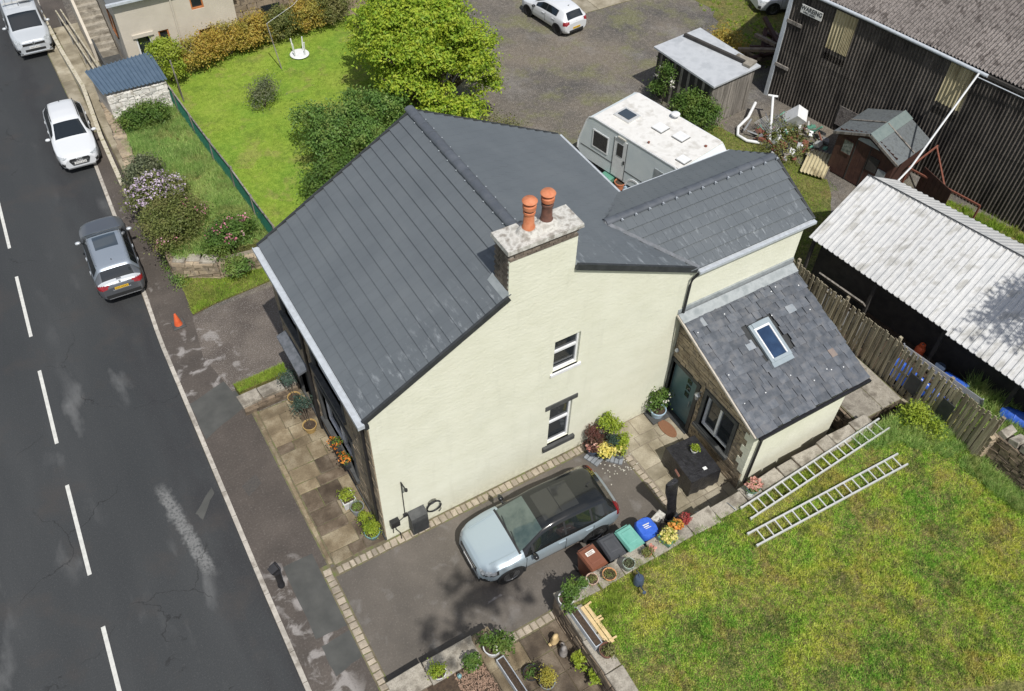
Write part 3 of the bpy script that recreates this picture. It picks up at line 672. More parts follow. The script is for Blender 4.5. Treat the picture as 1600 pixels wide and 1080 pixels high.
# ---- tiled slopes
class Slope:
    """O: eaves corner, e: along the eaves, u: up the slope"""
    def __init__(s, O, e, u):
        s.O = Vector(O); s.e = Vector(e).normalized(); s.u = Vector(u).normalized(); s.n = s.e.cross(s.u).normalized()
        s.m = Matrix((s.e, s.u, s.n)).transposed(); s.rot = s.m.to_euler()
    def p(s, a, b, c=0): return s.O+s.e*a+s.u*b+s.n*c
def tile_mesh(name, wd, ln, th, wedge=.02, gap=.004):
    v = [(0, 0, gap), (wd, 0, gap), (wd, ln, -wedge), (0, ln, -wedge), (0, 0, gap-.004+th+wedge*.4), (wd, 0, gap-.004+th+wedge*.4), (wd, ln, th-wedge), (0, ln, th-wedge)]
    o = B(); o.hexa(v); return o.mesh(name)
def lay(parent, slope, length, height, wd, gauge, th, m, name, maxn=10**9, keep=None, order=None, jit=0, stagger=.5, wedge=.02, mats=None, seed=1, span=None, restname='tiles'):
    """courses of tiles on a slope; the first maxn as objects, the rest as one part"""
    rr = random.Random(seed); nc = int(math.ceil(height/gauge)); L = []
    for i in range(nc):
        s = i*gauge; off = -(wd*stagger if i % 2 else 0)
        if jit: off -= rr.uniform(0, wd*.3)
        a = off
        while a < length-.02:
            ww = wd*(rr.uniform(1-jit*.5, 1+jit*.5) if jit else 1); x0, x1 = max(a, 0), min(a+ww, length); a += ww
            if x1-x0 < .03: continue
            gl = min(gauge*1.18, height-s+.01)
            if keep and not keep(x0, x1, s): continue
            L.append((x0, x1, s, gl))
    if order: L.sort(key=order)
    rest = B(); cache = {}
    for k, (x0, x1, s, gl) in enumerate(L):
        wd2 = round(x1-x0-.004, 3)
        if k < maxn:
            key = (wd2, round(gl, 3)) if not jit else (round(wd2/.02), round(gl, 3))
            if key not in cache:
                cache[key] = {}
            mm = m if not mats else rr.choices(*mats)[0]
            if mm not in cache[key]:
                me = tile_mesh(name, wd2, gl, th, wedge, .016 if jit else .024); me.materials.append(M(mm)); cache[key][mm] = me
            j = (rr.uniform(-1, 1)*jit, rr.uniform(-1, 1)*jit, rr.uniform(0, 1)*jit)
            o = place(name, cache[key][mm], None, parent, slope.p(x0+.002+j[0]*.01, s+j[1]*.035, .004+j[2]*.012))
            o.rotation_euler = (slope.m @ Euler((rr.uniform(-.5, 1)*jit*.06, rr.uniform(-1, 1)*jit*.05, rr.uniform(-1, 1)*jit*.05)).to_matrix()).to_euler() if jit else slope.rot
        else:
            v = [(0, 0, .024), (wd2, 0, .024), (wd2, gl, -wedge), (0, gl, -wedge), (0, 0, .02+th+wedge*.4), (wd2, 0, .02+th+wedge*.4), (wd2, gl, th-wedge), (0, gl, th-wedge)]
            rest.hexa([slope.p(x0+.002+q[0], s+q[1], q[2]) for q in v])
    if rest.v: r = rest.obj(restname, m, parent); r['kind'] = 'stuff'
# main roof
EF = (-.10, 5.80); RG = (4.81, 8.56); ER = (9.74, 6.08)
rz = lambda x: EF[1]+(x-EF[0])*(RG[1]-EF[1])/(RG[0]-EF[0]) if x <= RG[0] else ER[1]+(ER[0]-x)*(RG[1]-ER[1])/(ER[0]-RG[0])
mr = B()
for xa, xb, ya in ((EF[0], 3.8, -.02), (3.8, RG[0], .59), (RG[0], 5.64, .59), (5.64, ER[0], -.02)):
    mr.prism_y([(xa, rz(xa)-.13), (xb, rz(xb)-.13), (xb, rz(xb)-.034), (xa, rz(xa)-.034)], ya, 6.87)
mroof = mr.obj('main_roof', 'dark_trim', house)
fl = math.dist(EF, RG)
S1 = Slope((EF[0], -.04, EF[1]), (0, 1, 0), (RG[0]-EF[0], 0, RG[1]-EF[1])); S1.n = -S1.n; S1.m = Matrix((S1.e, S1.u, S1.n)).transposed()
# keep a right-handed frame: run along -y from the far end
S1 = Slope((EF[0], 6.89, EF[1]), (0, -1, 0), (RG[0]-EF[0], 0, RG[1]-EF[1]))
chim = (3.80, 5.64, -.03, .60)
def keep_front(x0, x1, s):
    p = S1.p((x0+x1)/2, s+.17); return not (p.x > chim[0]-.05 and p.y < .55)
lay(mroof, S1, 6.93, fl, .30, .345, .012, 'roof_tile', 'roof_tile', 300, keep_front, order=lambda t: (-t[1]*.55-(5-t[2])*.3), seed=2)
S2 = Slope((ER[0], -.04, ER[1]), (0, 1, 0), (RG[0]-ER[0], 0, RG[1]-ER[1])); rl = math.dist(ER, RG)
def keep_rear(x0, x1, s):
    p = S2.p((x0+x1)/2, s+.17); return not (p.x < chim[1]+.05 and p.y < .55)
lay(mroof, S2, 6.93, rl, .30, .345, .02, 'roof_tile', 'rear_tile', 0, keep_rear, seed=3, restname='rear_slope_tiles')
# verges, ridge, gutters
def vline(P, q, ht, wd, name, m, par): B().beam(P, q, wd, ht).obj(name, m, par)
vline((EF[0]-.02, -.06, EF[1]-.03), (3.8, -.06, 5.80+(3.8+.10)*.5621-.03), .15, .07, 'verge_trim', 'dark_trim', mroof)
vline((5.66, -.06, 8.56-(5.66-4.81)*.503-.04), (ER[0]+.02, -.06, ER[1]-.03), .17, .08, 'verge_trim', 'dark_trim', mroof)
vline((EF[0]-.02, 6.91, EF[1]-.03), (RG[0], 6.91, RG[1]-.03), .15, .07, 'verge_trim', 'dark_trim', mroof)
vline((ER[0], 6.91, ER[1]-.03), (RG[0], 6.91, RG[1]-.03), .15, .07, 'verge_trim', 'dark_trim', mroof)
def half_round(ln, r, n=8):
    o = B(); P = [(r*math.cos(PI*k/n), r*.62*math.sin(PI*k/n)) for k in range(n+1)]
    o.add([(x, 0, z) for x, z in P]+[(x*.93, ln, z*.93) for x, z in P], [(k, k+1, n+2+k, n+1+k) for k in range(n)]+[tuple(range(n+1))])
    return o.mesh('ridge_tile', 50)
rt = half_round(.47, .15); rt.materials.append(M('ridge_tile'))
y = .62
while y < 6.8: place('ridge_tile', rt, None, mroof, (RG[0], y, RG[1]-.02)); y += .46
cl = B()
for k in range(13):
    for sx in (-.17, .17): cl.obox((RG[0]+sx, .75+k*.47, RG[1]-.03), (.028, .02, .015))
o = cl.obj('ridge_clip', 'gutter_white', mroof); o['kind'] = 'stuff'
gut = [(-.29, 5.76), (-.29, 5.64), (-.115, 5.64), (-.115, 5.76), (-.135, 5.76), (-.135, 5.73), (-.27, 5.73), (-.27, 5.76)]
B().prism_y(gut, -.12, 6.95).box(-.29, -.115, -.135, -.12, 5.635, 5.765).obj('front_gutter', 'gutter_white', house)
B().box(-.11, -.0, -.1, 6.9, 5.5, 5.64).obj('fascia', 'dark_trim', house)
B().tube([(9.86, 3.4, 6.0), (9.86, 6.9, 6.0)], .055, 8).obj('rear_gutter', 'gutter_white', house, smooth=50)
# chimney
ch = B().box(chim[0]+.03, chim[1]-.03, .012, chim[3]-.03, 7.6, 9.3).obj('chimney', 'mortar_pale', house)
B().box(chim[0], chim[1], -.012, .05, 7.6, 9.03).obj('rendered_face', 'render_cream', ch)
bm = B().box(-.108, .108, -.03, .03, -.032, .032).mesh('brick'); bm.materials.append(M('brick_sooty'))
bs = B().box(-.03, .03, -.09, .09, -.032, .032).mesh('brick'); bs.materials.append(M('brick_sooty'))
for r in range(3):
    for k in range(8):
        x = chim[0]+.12+k*.228+(.114 if r % 2 else 0)
        if x < chim[1]-.1: place('brick', bm, None, ch, (x, -.005, 9.085+r*.078))
for r in range(24):
    for k in range(3):
        y = .09+k*.2+(.0 if r % 2 else .06)
        if y < .6 and r > 7: place('brick', bs, None, ch, (chim[0]+.02, y, 7.46+r*.078))
B().hexa([(3.71, -.10, 9.32), (5.72, -.10, 9.32), (5.72, .68, 9.32), (3.71, .68, 9.32), (3.72, -.09, 9.43), (5.71, -.09, 9.43), (5.71, .67, 9.43), (3.72, .67, 9.43)]).obj('cap_slab', 'concrete_cap', ch)
o = B()
for x in (4.5, 4.98): o.lathe([(.34, 9.42), (.27, 9.5), (.17, 9.58), (.0, 9.6)], (x, .3, 0), 14, sy=.8)
o.obj('flaunching', 'concrete_cap', ch, smooth=60)
for x, yy, m1 in ((4.47, .30, 'terracotta'), (4.96, .33, 'terracotta_dark')):
    p = B().lathe([(.15, 9.5), (.155, 9.58), (.13, 9.62), (.118, 9.95), (.14, 9.97), (.14, 10.02), (.115, 10.03), (.09, 9.9)], (x, yy, 0), 18).obj('chimney_pot', m1, ch, smooth=45)
    B().lathe([(.118, 10.03), (.118, 10.09)], (x, yy, 0), 16).obj('wire_guard', 'dark_trim', p, smooth=45)
    B().lathe([(.15, 10.09), (.155, 10.12), (.155, 10.19), (.13, 10.21), (.1, 10.215), (.1, 10.29)], (x, yy, 0), 18).obj('pot_collar', 'terracotta', p, smooth=45)
    B().lathe([(.0, 10.285), (.17, 10.285), (.175, 10.30), (.14, 10.345), (.0, 10.38)], (x, yy, 0), 20).obj('pot_cowl', 'terracotta', p, smooth=45)
B().hexa([(3.66, -.03, 7.92), (3.8, -.03, 8.0), (3.8, .72, 8.0), (3.66, .72, 7.92), (3.66, -.03, 7.95), (3.8, -.03, 8.12), (3.8, .72, 8.12), (3.66, .72, 7.95)]).obj('lead_flashing', 'lead', ch)
B().hexa([(5.64, -.02, 8.05), (5.78, -.02, 8.09), (5.78, .7, 8.09), (5.64, .7, 8.05), (5.64, -.02, 8.26), (5.78, -.02, 8.115), (5.78, .7, 8.115), (5.64, .7, 8.26)]).obj('lead_flashing', 'lead', ch)
# rear wing
g = B(); g.box(9.6, 13.9, .04, .3, 0, 6.05); g.obj('wing_wall', 'render_cream', house)
g = B(); g.box(9.6, 13.9, 3.12, 3.4, 0, 6.05); g.obj('wing_far_wall', 'render_cream', house)
B().prism_x([(.3, 0), (3.12, 0), (3.12, 6.0), (1.8, 6.75), (.3, 6.0)], 13.6, 13.9).obj('wing_end_wall', 'render_cream', house)
wroof = B().prism_x([(-.08, 6.0), (3.5, 6.0), (3.5, 6.1), (1.88, 6.98), (-.08, 6.1)], 9.62, 13.93).obj('wing_roof', 'dark_trim', house)
S3 = Slope((7.7, -.1, 6.11), (1, 0, 0), (0, 1.98, .92)); h3 = math.hypot(1.98, .92)
def xv(z): return 4.81+(8.56-z)/.503
def keep_wing(x0, x1, s):
    p = S3.p(x1, s); return p.x > xv(p.z)-.15
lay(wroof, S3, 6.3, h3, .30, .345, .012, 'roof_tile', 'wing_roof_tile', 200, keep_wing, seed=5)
S4 = Slope((14.0, 3.55, 6.11), (-1, 0, 0), (0, -1.67, .92)); h4 = math.hypot(1.67, .92)
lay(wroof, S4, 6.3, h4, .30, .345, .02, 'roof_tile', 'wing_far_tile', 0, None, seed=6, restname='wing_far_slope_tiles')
rt2 = half_round(.47, .13); rt2.materials.append(M('ridge_tile'))
x = 7.95; cl = B()
while x < 13.6:
    place('wing_ridge_tile', rt2, None, wroof, (x, 1.88, 7.02), (0, 0, -PI/2)); cl.box(x+.42, x+.46, 1.70, 1.73, 7.02, 7.09); cl.tube([(x+.44, 1.72, 7.0), (x+.44, 1.66, 7.1)], .012, 6); x += .46
o = cl.obj('ridge_clip', 'gutter_white', wroof); o['kind'] = 'stuff'
B().beam((13.98, -.1, 6.08), (13.98, 1.88, 7.0), .08, .14).beam((13.98, 1.88, 7.0), (13.98, 3.5, 6.08), .08, .14).obj('verge_trim', 'dark_trim', wroof)
B().box(9.75, 14.02, -.22, -.08, 5.98, 6.07).obj('wing_gutter', 'gutter_white', house)
B().box(9.95, 14.02, 3.56, 3.68, 5.98, 6.07).obj('wing_gutter', 'gutter_white', house)
# valley lead and rainwater pipe
o = B(); o.beam((7.92, 1.86, 7.05), (9.78, -.1, 6.15), .10, .03, (-.45, -.2, 1)); o.obj('valley_lead', 'lead_dark', house)
o = B(); o.beam((7.92, 1.9, 7.05), (9.78, 3.52, 6.12), .08, .03, (-.45, .2, 1)); o.obj('valley_lead', 'lead_dark', house)
B().tube([(9.78, -.16, 6.0), (9.66, -.08, 5.75), (9.64, -.06, 5.5), (9.64, -.06, 4.42)], .04, 8).obj('downpipe', 'black_plastic', house, smooth=40)

# ---- porch extension
PX0, PX1, PY = 9.73, 13.3, -3.68
ptop = lambda y: 4.27+y*.361      # y negative towards the lawn
PO = [(-1.2, -.07, .0, 2.28), (-2.88, -1.66, .9, 2.36)]
g = B()
for p in wall_cells([PY+.25, .0], lambda u: ptop(u)-.05, PO): g.prism_x(p, PX0+.02, PX0+.3)
g.obj('porch_wall', 'mortar', house)
PS = [(-1.36, .05, -.1, 2.42), (-3.02, -1.52, .78, 2.5)]
rr = random.Random(8); nst = 0
for a, d, z, zz in stones_on('x', PY+.02, .0, .02, 4.3, PS, .125, .18, .46, seed=14, top=lambda u: ptop(u)-.06):
    q = rr.uniform(0, .022)
    if a < PY+.1 and int(z/.28) % 2 == 0: a += .0
    hy, hz = (d-a)/2-.007, (zz-z)/2-.008
    B().hexa([(PX0+.08, -hy, -hz), (PX0+.08, hy, -hz), (PX0-q, hy, -hz), (PX0-q, -hy, -hz), (PX0+.08, -hy, hz), (PX0+.08, hy, hz), (PX0-q, hy, hz), (PX0-q, -hy, hz)][:0] or [(PX0-q, -hy, -hz), (PX0+.08, -hy, -hz), (PX0+.08, hy, -hz), (PX0-q, hy, -hz), (PX0-q, -hy, hz), (PX0+.08, -hy, hz), (PX0+.08, hy, hz), (PX0-q, hy, hz)]).obj('stone', 'sandstone', house, loc=(0, (a+d)/2, (z+zz)/2)); nst += 1
B().box(PX0+.02, PX1, PY, PY+.25, 0, ptop(PY)-.05).obj('porch_side_wall', 'render_cream', house)
B().box(PX1-.25, PX1, PY+.25, .04, 0, ptop(PY)-.05).obj('porch_end_wall', 'render_cream', house)
g = B()
for k in range(8): g.box(PX0-.03, PX0+.06, PY-.004, PY+(.34 if k % 2 else .2), .85+k*.28, 1.12+k*.28 if k < 7 else ptop(PY)-.08)
g.obj('painted_quoins', 'render_cream', house)
# door
B().box(PX0-.02, PX0+.12, -1.34, -1.2, 0, 2.42).box(PX0-.02, PX0+.12, -.07, -.0, 0, 2.42).box(PX0-.02, PX0+.12, -1.2, -.07, 2.28, 2.42).box(PX0-.12, PX0+.12, -1.34, 0, 0, .07).obj('door_surround', 'dark_trim', house)
dr = B().box(PX0+.13, PX0+.17, -1.2, -.07, .07, 2.28).obj('door', 'door_teal', house)
B().box(PX0+.115, PX0+.13, -1.14, -.13, .13, 2.22).obj('door_panel', 'door_teal', dr)
for k in range(3): B().box(PX0+.10, PX0+.115, -.9+.0, -.72, 1.25+k*.3, 1.45+k*.3).obj('door_pane', 'glass_dark', dr)
B().tube([(PX0+.07, -1.02, 1.0), (PX0+.07, -1.02, 1.25)], .015, 6).obj('handle', 'steel_grey', dr)
# porch window
B().box(PX0-.03, PX0+.12, -3.0, -2.88, .9, 2.36).box(PX0-.03, PX0+.12, -1.66, -1.54, .9, 2.36).box(PX0-.03, PX0+.12, -3.0, -1.54, 2.36, 2.5).box(PX0-.12, PX0+.12, -3.04, -1.5, .78, .9).obj('window_surround', 'charcoal_stone', house)
wn = B().box(PX0+.16, PX0+.19, -2.88, -1.66, .9, 2.36).obj('window', 'glass_dark', house)
B().box(PX0+.1, PX0+.16, -1.74, -1.66, .9, 2.36).box(PX0+.1, PX0+.16, -2.28, -2.2, .9, 2.36).box(PX0+.1, PX0+.16, -2.2, -1.74, 2.28, 2.36).box(PX0+.1, PX0+.16, -2.2, -1.74, .9, .98).obj('casement', 'white_frame', wn)
B().box(PX0+.12, PX0+.16, -2.88, -2.28, 2.3, 2.36).box(PX0+.12, PX0+.16, -2.88, -2.28, .9, .96).box(PX0+.12, PX0+.16, -2.88, -2.84, .96, 2.3).obj('window_frame', 'white_frame', wn)
# slate roof of the porch
proof = B().hexa([(9.52, -3.8, 2.88), (13.78, -3.8, 2.88), (13.78, .02, 4.24), (9.52, .02, 4.24), (9.52, -3.8, 2.96), (13.78, -3.8, 2.96), (13.78, .02, 4.33), (9.52, .02, 4.33)]).obj('porch_roof', 'dark_trim', house)
S5 = Slope((9.5, -3.84, 2.99), (1, 0, 0), (0, 3.8, 1.372)); h5 = math.hypot(3.8, 1.372)
SK = [S5]
sky_a, sky_b = (1.72, 2.48), (1.62, 2.88)      # skylight window along the eaves / up the slope
def keep_slate(x0, x1, s): return not (x1 > sky_a[0]-.02 and x0 < sky_a[1]+.02 and s > sky_b[0]-.12 and s < sky_b[1])
lay(proof, S5, 4.3, h5-.12, .235, .245, .009, 'slate', 'slate', 330, keep_slate, jit=.75, wedge=.012, mats=(['slate', 'slate_warm', 'slate_pale'], [.986, .007, .007]), seed=21, restname='slates')
o = B(); rr = random.Random(5)
for k in range(16): o.obox(S5.p(rr.uniform(.2, 4.1), rr.uniform(.2, 3.8), .035), (.035, .03, .008), S5.rot)
o = o.obj('lichen_spots', 'white_plastic', proof); o['kind'] = 'stuff'
# lead flashing along the wing wall, verge strip
o = B(); q = [S5.p(-.02, h5-.3, .03), S5.p(4.34, h5-.3, .03), S5.p(4.34, h5, .05), S5.p(-.02, h5, .05)]
o.hexa([p-S5.n*.012 for p in q]+q); o.box(9.48, 13.86, -.02, .035, 4.36, 4.55); o.obj('lead_flashing', 'lead', proof)
o = B(); o.beam(S5.p(-.03, 0, -.02), S5.p(-.03, h5, -.02), .05, .07); o.obj('verge_trim', 'mortar_pale', proof)
B().box(9.6, 13.82, -3.93, -3.83, 2.86, 2.94).obj('porch_gutter', 'black_plastic', house)
B().tube([(9.92, -3.86, 2.86), (9.92, -3.75, 2.6), (9.92, -3.75, .3)], .04, 8).obj('downpipe', 'black_plastic', house, smooth=40)
# roof window
def sl_box(o, a0, a1, b0, b1, c0, c1): o.hexa([S5.p(*t) for t in ((a0, b0, c0), (a1, b0, c0), (a1, b1, c0), (a0, b1, c0), (a0, b0, c1), (a1, b0, c1), (a1, b1, c1), (a0, b1, c1))])
a0, a1 = sky_a; b0, b1 = sky_b
o = B(); sl_box(o, a0, a1, b0-.14, b0, -.02, .035); sl_box(o, a0, a0+.1, b0, b1, -.02, .07); sl_box(o, a1-.1, a1, b0, b1, -.02, .07); sl_box(o, a0+.1, a1-.1, b1-.16, b1, -.02, .10); sl_box(o, a0+.1, a1-.1, b0, b0+.1, -.02, .085)
rw = o.obj('roof_window', 'frame_grey', proof)
o = B(); sl_box(o, a0+.1, a1-.1, b0+.1, b1-.16, .0, .045); o.obj('pane', 'glass_blue', rw)
o = B(); sl_box(o, a0+.1, a0+.14, b0+.1, b1-.16, .045, .075); sl_box(o, a1-.14, a1-.1, b0+.1, b1-.16, .045, .075); sl_box(o, a0+.14, a1-.14, b1-.22, b1-.16, .045, .075); o.obj('inner_frame', 'white_frame', rw)
# wall fittings
def fitting(name, label, cat, build): 
    t = thing(name, label, cat); build(t); return t
t = thing('wall_lamp', 'small white lamp high on the stone wall beside the teal door', 'lamp', (9.7, -.12, 2.75))
B().lathe([(.05, 0), (.07, .05), (.04, .12), (0, .14)], n=10).obj('lamp_shade', 'white_plastic', t, smooth=True); B().box(-.02, .06, -.02, .02, .02, .05).obj('bracket', 'white_plastic', t)
t = thing('wall_lantern', 'blue grey lantern between the teal door and the porch window', 'lamp', (9.6, -1.42, 1.95))
B().lathe([(.05, 0), (.09, .2), (.1, .21), (.02, .3), (0, .31)], n=8).obj('lantern_body', 'steel_grey', t); B().box(0, .12, -.015, .015, .26, .29).obj('bracket', 'steel_grey', t)
t = thing('charger', 'round black car charger with coiled cable on the cream gable', 'charger', (1.47, 0, .85))
B().lathe([(.15, -.12), (.16, -.1), (.16, -.02), (.14, 0)], n=20, m=Matrix.Rotation(R(90), 3, 'X')).obj('charger_body', 'black_plastic', t, smooth=40)
B().tube([(.16*math.cos(a)*1.35, -.1-.01*k/8, .22*math.sin(a)-.06) for k, a in enumerate(np.linspace(0, 4*PI, 44))], .014, 6).tube([(-.2, -.1, -.1), (-.24, -.1, -.45), (-.2, -.14, -.8)], .013, 6).tube([(.2, -.1, -.1), (.22, -.1, -.4), (.16, -.1, -.5)], .013, 6).obj('cable', 'black_plastic', t, smooth=True)
t = thing('utility_box', 'large dark grey meter box on the cream gable', 'meter box', (.95, 0, .1))
B().hexa([(-.25, -.3, 0), (.25, -.3, 0), (.25, -.005, 0), (-.25, -.005, 0), (-.25, -.26, .74), (.25, -.26, .74), (.25, -.005, .85), (-.25, -.005, .85)]).obj('cabinet', 'charcoal_stone', t); B().box(-.22, .22, -.315, -.3, .04, .6).obj('cabinet_door', 'dark_trim', t)
t = thing('junction_box', 'small black junction box near the front corner of the cream gable', 'junction box', (.27, 0, .72))
B().box(-.13, .13, -.16, -.005, 0, .24).obj('box_body', 'black_plastic', t); B().tube([(0, -.08, 0), (.02, -.08, -.25), (.12, -.1, -.5), (.1, -.2, -.66)], .014, 6).tube([(-.05, -.06, 0), (-.07, -.06, -.4)], .012, 6).obj('cable', 'black_plastic', t, smooth=True)
t = thing('wall_cable', 'thin black cable with bracket running up the cream gable', 'cable', (.62, 0, .85))
B().tube([(-.25, -.05, -.1), (-.08, -.03, -.05), (0, -.02, .1), (0, -.02, 1.72)], .014, 6).obj('cable_run', 'black_plastic', t); B().box(-.06, .06, -.07, -.005, 0, .12).obj('switch', 'black_plastic', t); B().tube([(0, -.02, 1.7), (.0, -.3, 1.76)], .02, 6).lathe([(.045, 0), (.045, .07)], (0, -.34, 1.74), 10).obj('sensor', 'black_plastic', t)

# ================================================================ WALLS, FENCES, OUTBUILDINGS
def rubble(parent, p0, p1, z0, z1, thick, course, lmin, lmax, m, seed, name='stone', both=False, core='mortar'):
    """face of irregular stones along p0->p1 (outer face on the right-hand side), each its own object"""
    rr = random.Random(seed); p0, p1 = Vector((*p0, 0)), Vector((*p1, 0)); d = (p1-p0); L = d.length; d.normalize(); n = Vector((d.y, -d.x, 0)); ang = math.atan2(d.y, d.x)
    c = (p0+p1)/2-n*(thick/2+.06)
    B().obox((c.x, c.y, (z0+z1)/2-.02), (L-.02, thick, z1-z0-.04), (0, 0, ang)).obj('wall_core', core, parent)
    z = z0
    while z < z1-.03:
        h = min(course*rr.uniform(.75, 1.3), z1-z); u = 0
        if z1-z-h < course*.4: h = z1-z
        while u < L-.02:
            ln = min(rr.uniform(lmin, lmax), L-u)
            if L-u-ln < lmin*.4: ln = L-u
            j = lambda s=.018: rr.uniform(-s, s); a, b_, hh = ln/2-.008, .09, h/2-.008
            v = [(-a+j(), -b_+j(), -hh+j()), (a+j(), -b_+j(), -hh+j()), (a, b_, -hh), (-a, b_, -hh), (-a+j(), -b_+j(.025), hh+j()), (a+j(), -b_+j(.025), hh+j()), (a, b_, hh), (-a, b_, hh)]
            q = p0+d*(u+ln/2)-n*.03
            B().hexa(v).obj(name, m, parent, loc=(q.x, q.y, z+h/2), rot=(0, 0, ang)); u += ln
        z += h
def copings(parent, p0, p1, z, depth, th, lmin, lmax, m, seed, name='coping_stone', jit=.03, tilt=.02):
    rr = random.Random(seed); p0, p1 = Vector((*p0, 0)), Vector((*p1, 0)); d = p1-p0; L = d.length; d.normalize(); ang = math.atan2(d.y, d.x); u = 0
    while u < L-.05:
        ln = min(rr.uniform(lmin, lmax), L-u)
        if L-u-ln < lmin*.5: ln = L-u
        dd = depth*rr.uniform(.88, 1.12); q = p0+d*(u+ln/2)
        B().slab(-ln/2+.012, ln/2-.012, -dd/2, dd/2, -th, 0, .018, jit).obj(name, m, parent, loc=(q.x, q.y, z+rr.uniform(-.015, .015)), rot=(rr.uniform(-tilt, tilt), rr.uniform(-tilt, tilt), ang+rr.uniform(-.03, .03))); u += ln
# lawn retaining wall
t = thing('retaining_wall', 'stone retaining wall topped with flat slabs between driveway and near lawn', 'wall')
copings(t, (2.86, -4.37), (9.2, -4.37), LZ+.015, .52, .09, .55, 1.0, 'coping', 31)
B().box(3.0, 9.2, -4.5, -4.16, 0, LZ-.08).obj('wall_core', 'stone_brown', t)
XC = [9.2, 9.75, 10.6, 11.2, 12.1, 12.6, 13.4, 14.1]
for x0_, x1_ in zip(XC, XC[1:]):
    zc = LZ+.015+float(lrise((x0_+x1_)/2, -4.4)); B().slab((x0_-x1_)/2+.012, (x1_-x0_)/2-.012, -.24, .25, -.1, 0, .018, .035).obj('coping_stone', 'coping', t, loc=((x0_+x1_)/2, -4.34, zc), rot=(random.uniform(-.03, .03), -.06, random.uniform(-.04, .04)))
    B().box(x0_, x1_, -4.52, -4.14, 0, zc-.08).obj('wall_core', 'stone_brown', t)
rubble(t, (2.93, -4.2), (2.85, -9), 0.0, LZ-.08, .25, .17, .2, .5, 'stone_brown', 32)
copings(t, (3.14, -4.68), (3.06, -9), LZ+.01, .5, .09, .7, 1.0, 'coping', 33)
# raised bed at the bottom of the drive
t = thing('raised_bed', 'low raised bed edged with flat stones at the bottom of the driveway', 'raised bed')
B().box(-1.75, .98, -9, -3.95, 0, .56).obj('bed_core', 'stone_brown', t)
copings(t, (-1.82, -4.18), (.55, -4.18), .66, .62, .09, .8, 1.15, 'coping', 35)
copings(t, (.8, -3.9), (.8, -9), .66, .5, .09, .9, 1.4, 'flag_brown', 36)
B().box(-1.0, .52, -9, -4.5, .54, .6).obj('bed_soil', 'soil', t)
o = B(); rr = random.Random(2)
for k in range(1500):
    x, y = rr.uniform(-.35, .5), rr.uniform(-6.6, -4.55)
    if x < -.35+abs(y+5.3)*.1: continue
    o.obox((x, y, .605+rr.uniform(0, .03)), (rr.uniform(.03, .09), rr.uniform(.015, .03), .008), (rr.uniform(-.5, .5), rr.uniform(-.5, .5), rr.uniform(0, 3.1)))
o = o.obj('bark_chips', 'bark_chip', t); o['kind'] = 'stuff'
copings(t, (-1.55, -4.5), (-1.55, -9), .655, .5, .09, .8, 1.2, 'coping', 37)
# low front wall beside the path
t = thing('front_wall', 'low wall of big sandstone blocks at the end of the front path', 'wall')
rubble(t, (-1.95, 6.2), (-.1, 6.25), 0, .34, .35, .17, .3, .6, 'stone_brown', 41)
copings(t, (-1.98, 6.45), (-.08, 6.5), .45, .52, .13, .45, .8, 'coping', 42, jit=.04)
# garden retaining wall beside the gravel entrance
t = thing('garden_wall', 'low rubble wall holding up the wild front garden', 'wall')
rubble(t, (-2.0, 13.3), (-.6, 12.45), 0, GZ, .3, .16, .2, .5, 'sandstone', 43)
rubble(t, (-.6, 12.45), (1.3, 12.2), 0, GZ, .3, .16, .2, .5, 'sandstone', 44)
copings(t, (-1.9, 13.5), (-.5, 12.7), GZ+.06, .4, .1, .4, .8, 'coping', 45, jit=.05, tilt=.06)
rubble(t, (-1.9, 19.0), (-2.0, 13.3), 0, GZ, .3, .16, .2, .5, 'stone_brown', 46)
# stepped garden wall along the footway
t = thing('boundary_wall', 'stone garden wall with chunky rough tops beside the footway', 'wall')
B().hexa([(-2.0, 18.7, 0), (-1.55, 18.7, 0), (-1.25, 24, 0), (-1.65, 24, 0), (-2.0, 18.7, .75), (-1.55, 18.7, .75), (-1.25, 24, .85), (-1.65, 24, .85)]).obj('wall_core', 'stone_brown', t)
copings(t, (-1.78, 18.6), (-1.46, 24), .95, .48, .15, .25, .4, 'sandstone', 48, jit=.04, tilt=.08)
# rubble wall right
t = thing('rubble_wall', 'rough dry stone wall with tilted cap stones at the end of the slatted fence', 'wall')
rubble(t, (16.28, -6.85), (16.5, -12), .85, 2.1, .35, .13, .15, .4, 'stone_brown', 51)
copings(t, (16.5, -6.8), (16.7, -12), 2.28, .45, .2, .2, .34, 'coping', 52, jit=.05, tilt=.3)
rubble(t, (16.0, -6.82), (16.28, -6.86), .85, 2.1, .3, .13, .15, .3, 'sandstone', 53)

# slatted fence
t = thing('slatted_fence', 'weathered timber fence of upright slats between near lawn and white roofed shed', 'fence', (15.95, 0, 0))
rr = random.Random(61); y = 1.45; k = 0
ft = lambda y: float(np.interp(-y, [-1.4, 2.9, 6.85], [2.32, 2.62, 2.86])); fb = lambda y: float(np.interp(-y, [-1.4, 2.8, 4, 6.85], [.1, .5, .85, 1.05]))
while y > -6.8:
    wd = rr.uniform(.075, .1); top = ft(y)+rr.uniform(-.025, .015); bot = fb(y)-.05
    x = .0 if k % 2 else .045
    B().box(x-.011, x+.011, -wd/2, wd/2, 0, top-bot).obj('slat', 'fence_wood', t, loc=(0, y, bot), rot=(rr.uniform(-.015, .015), rr.uniform(-.01, .01), 0))
    y -= wd+(rr.uniform(.002, .014) if not (0 > y > -2.3 or -3.1 > y > -4.6) else rr.uniform(.022, .04)); k += 1
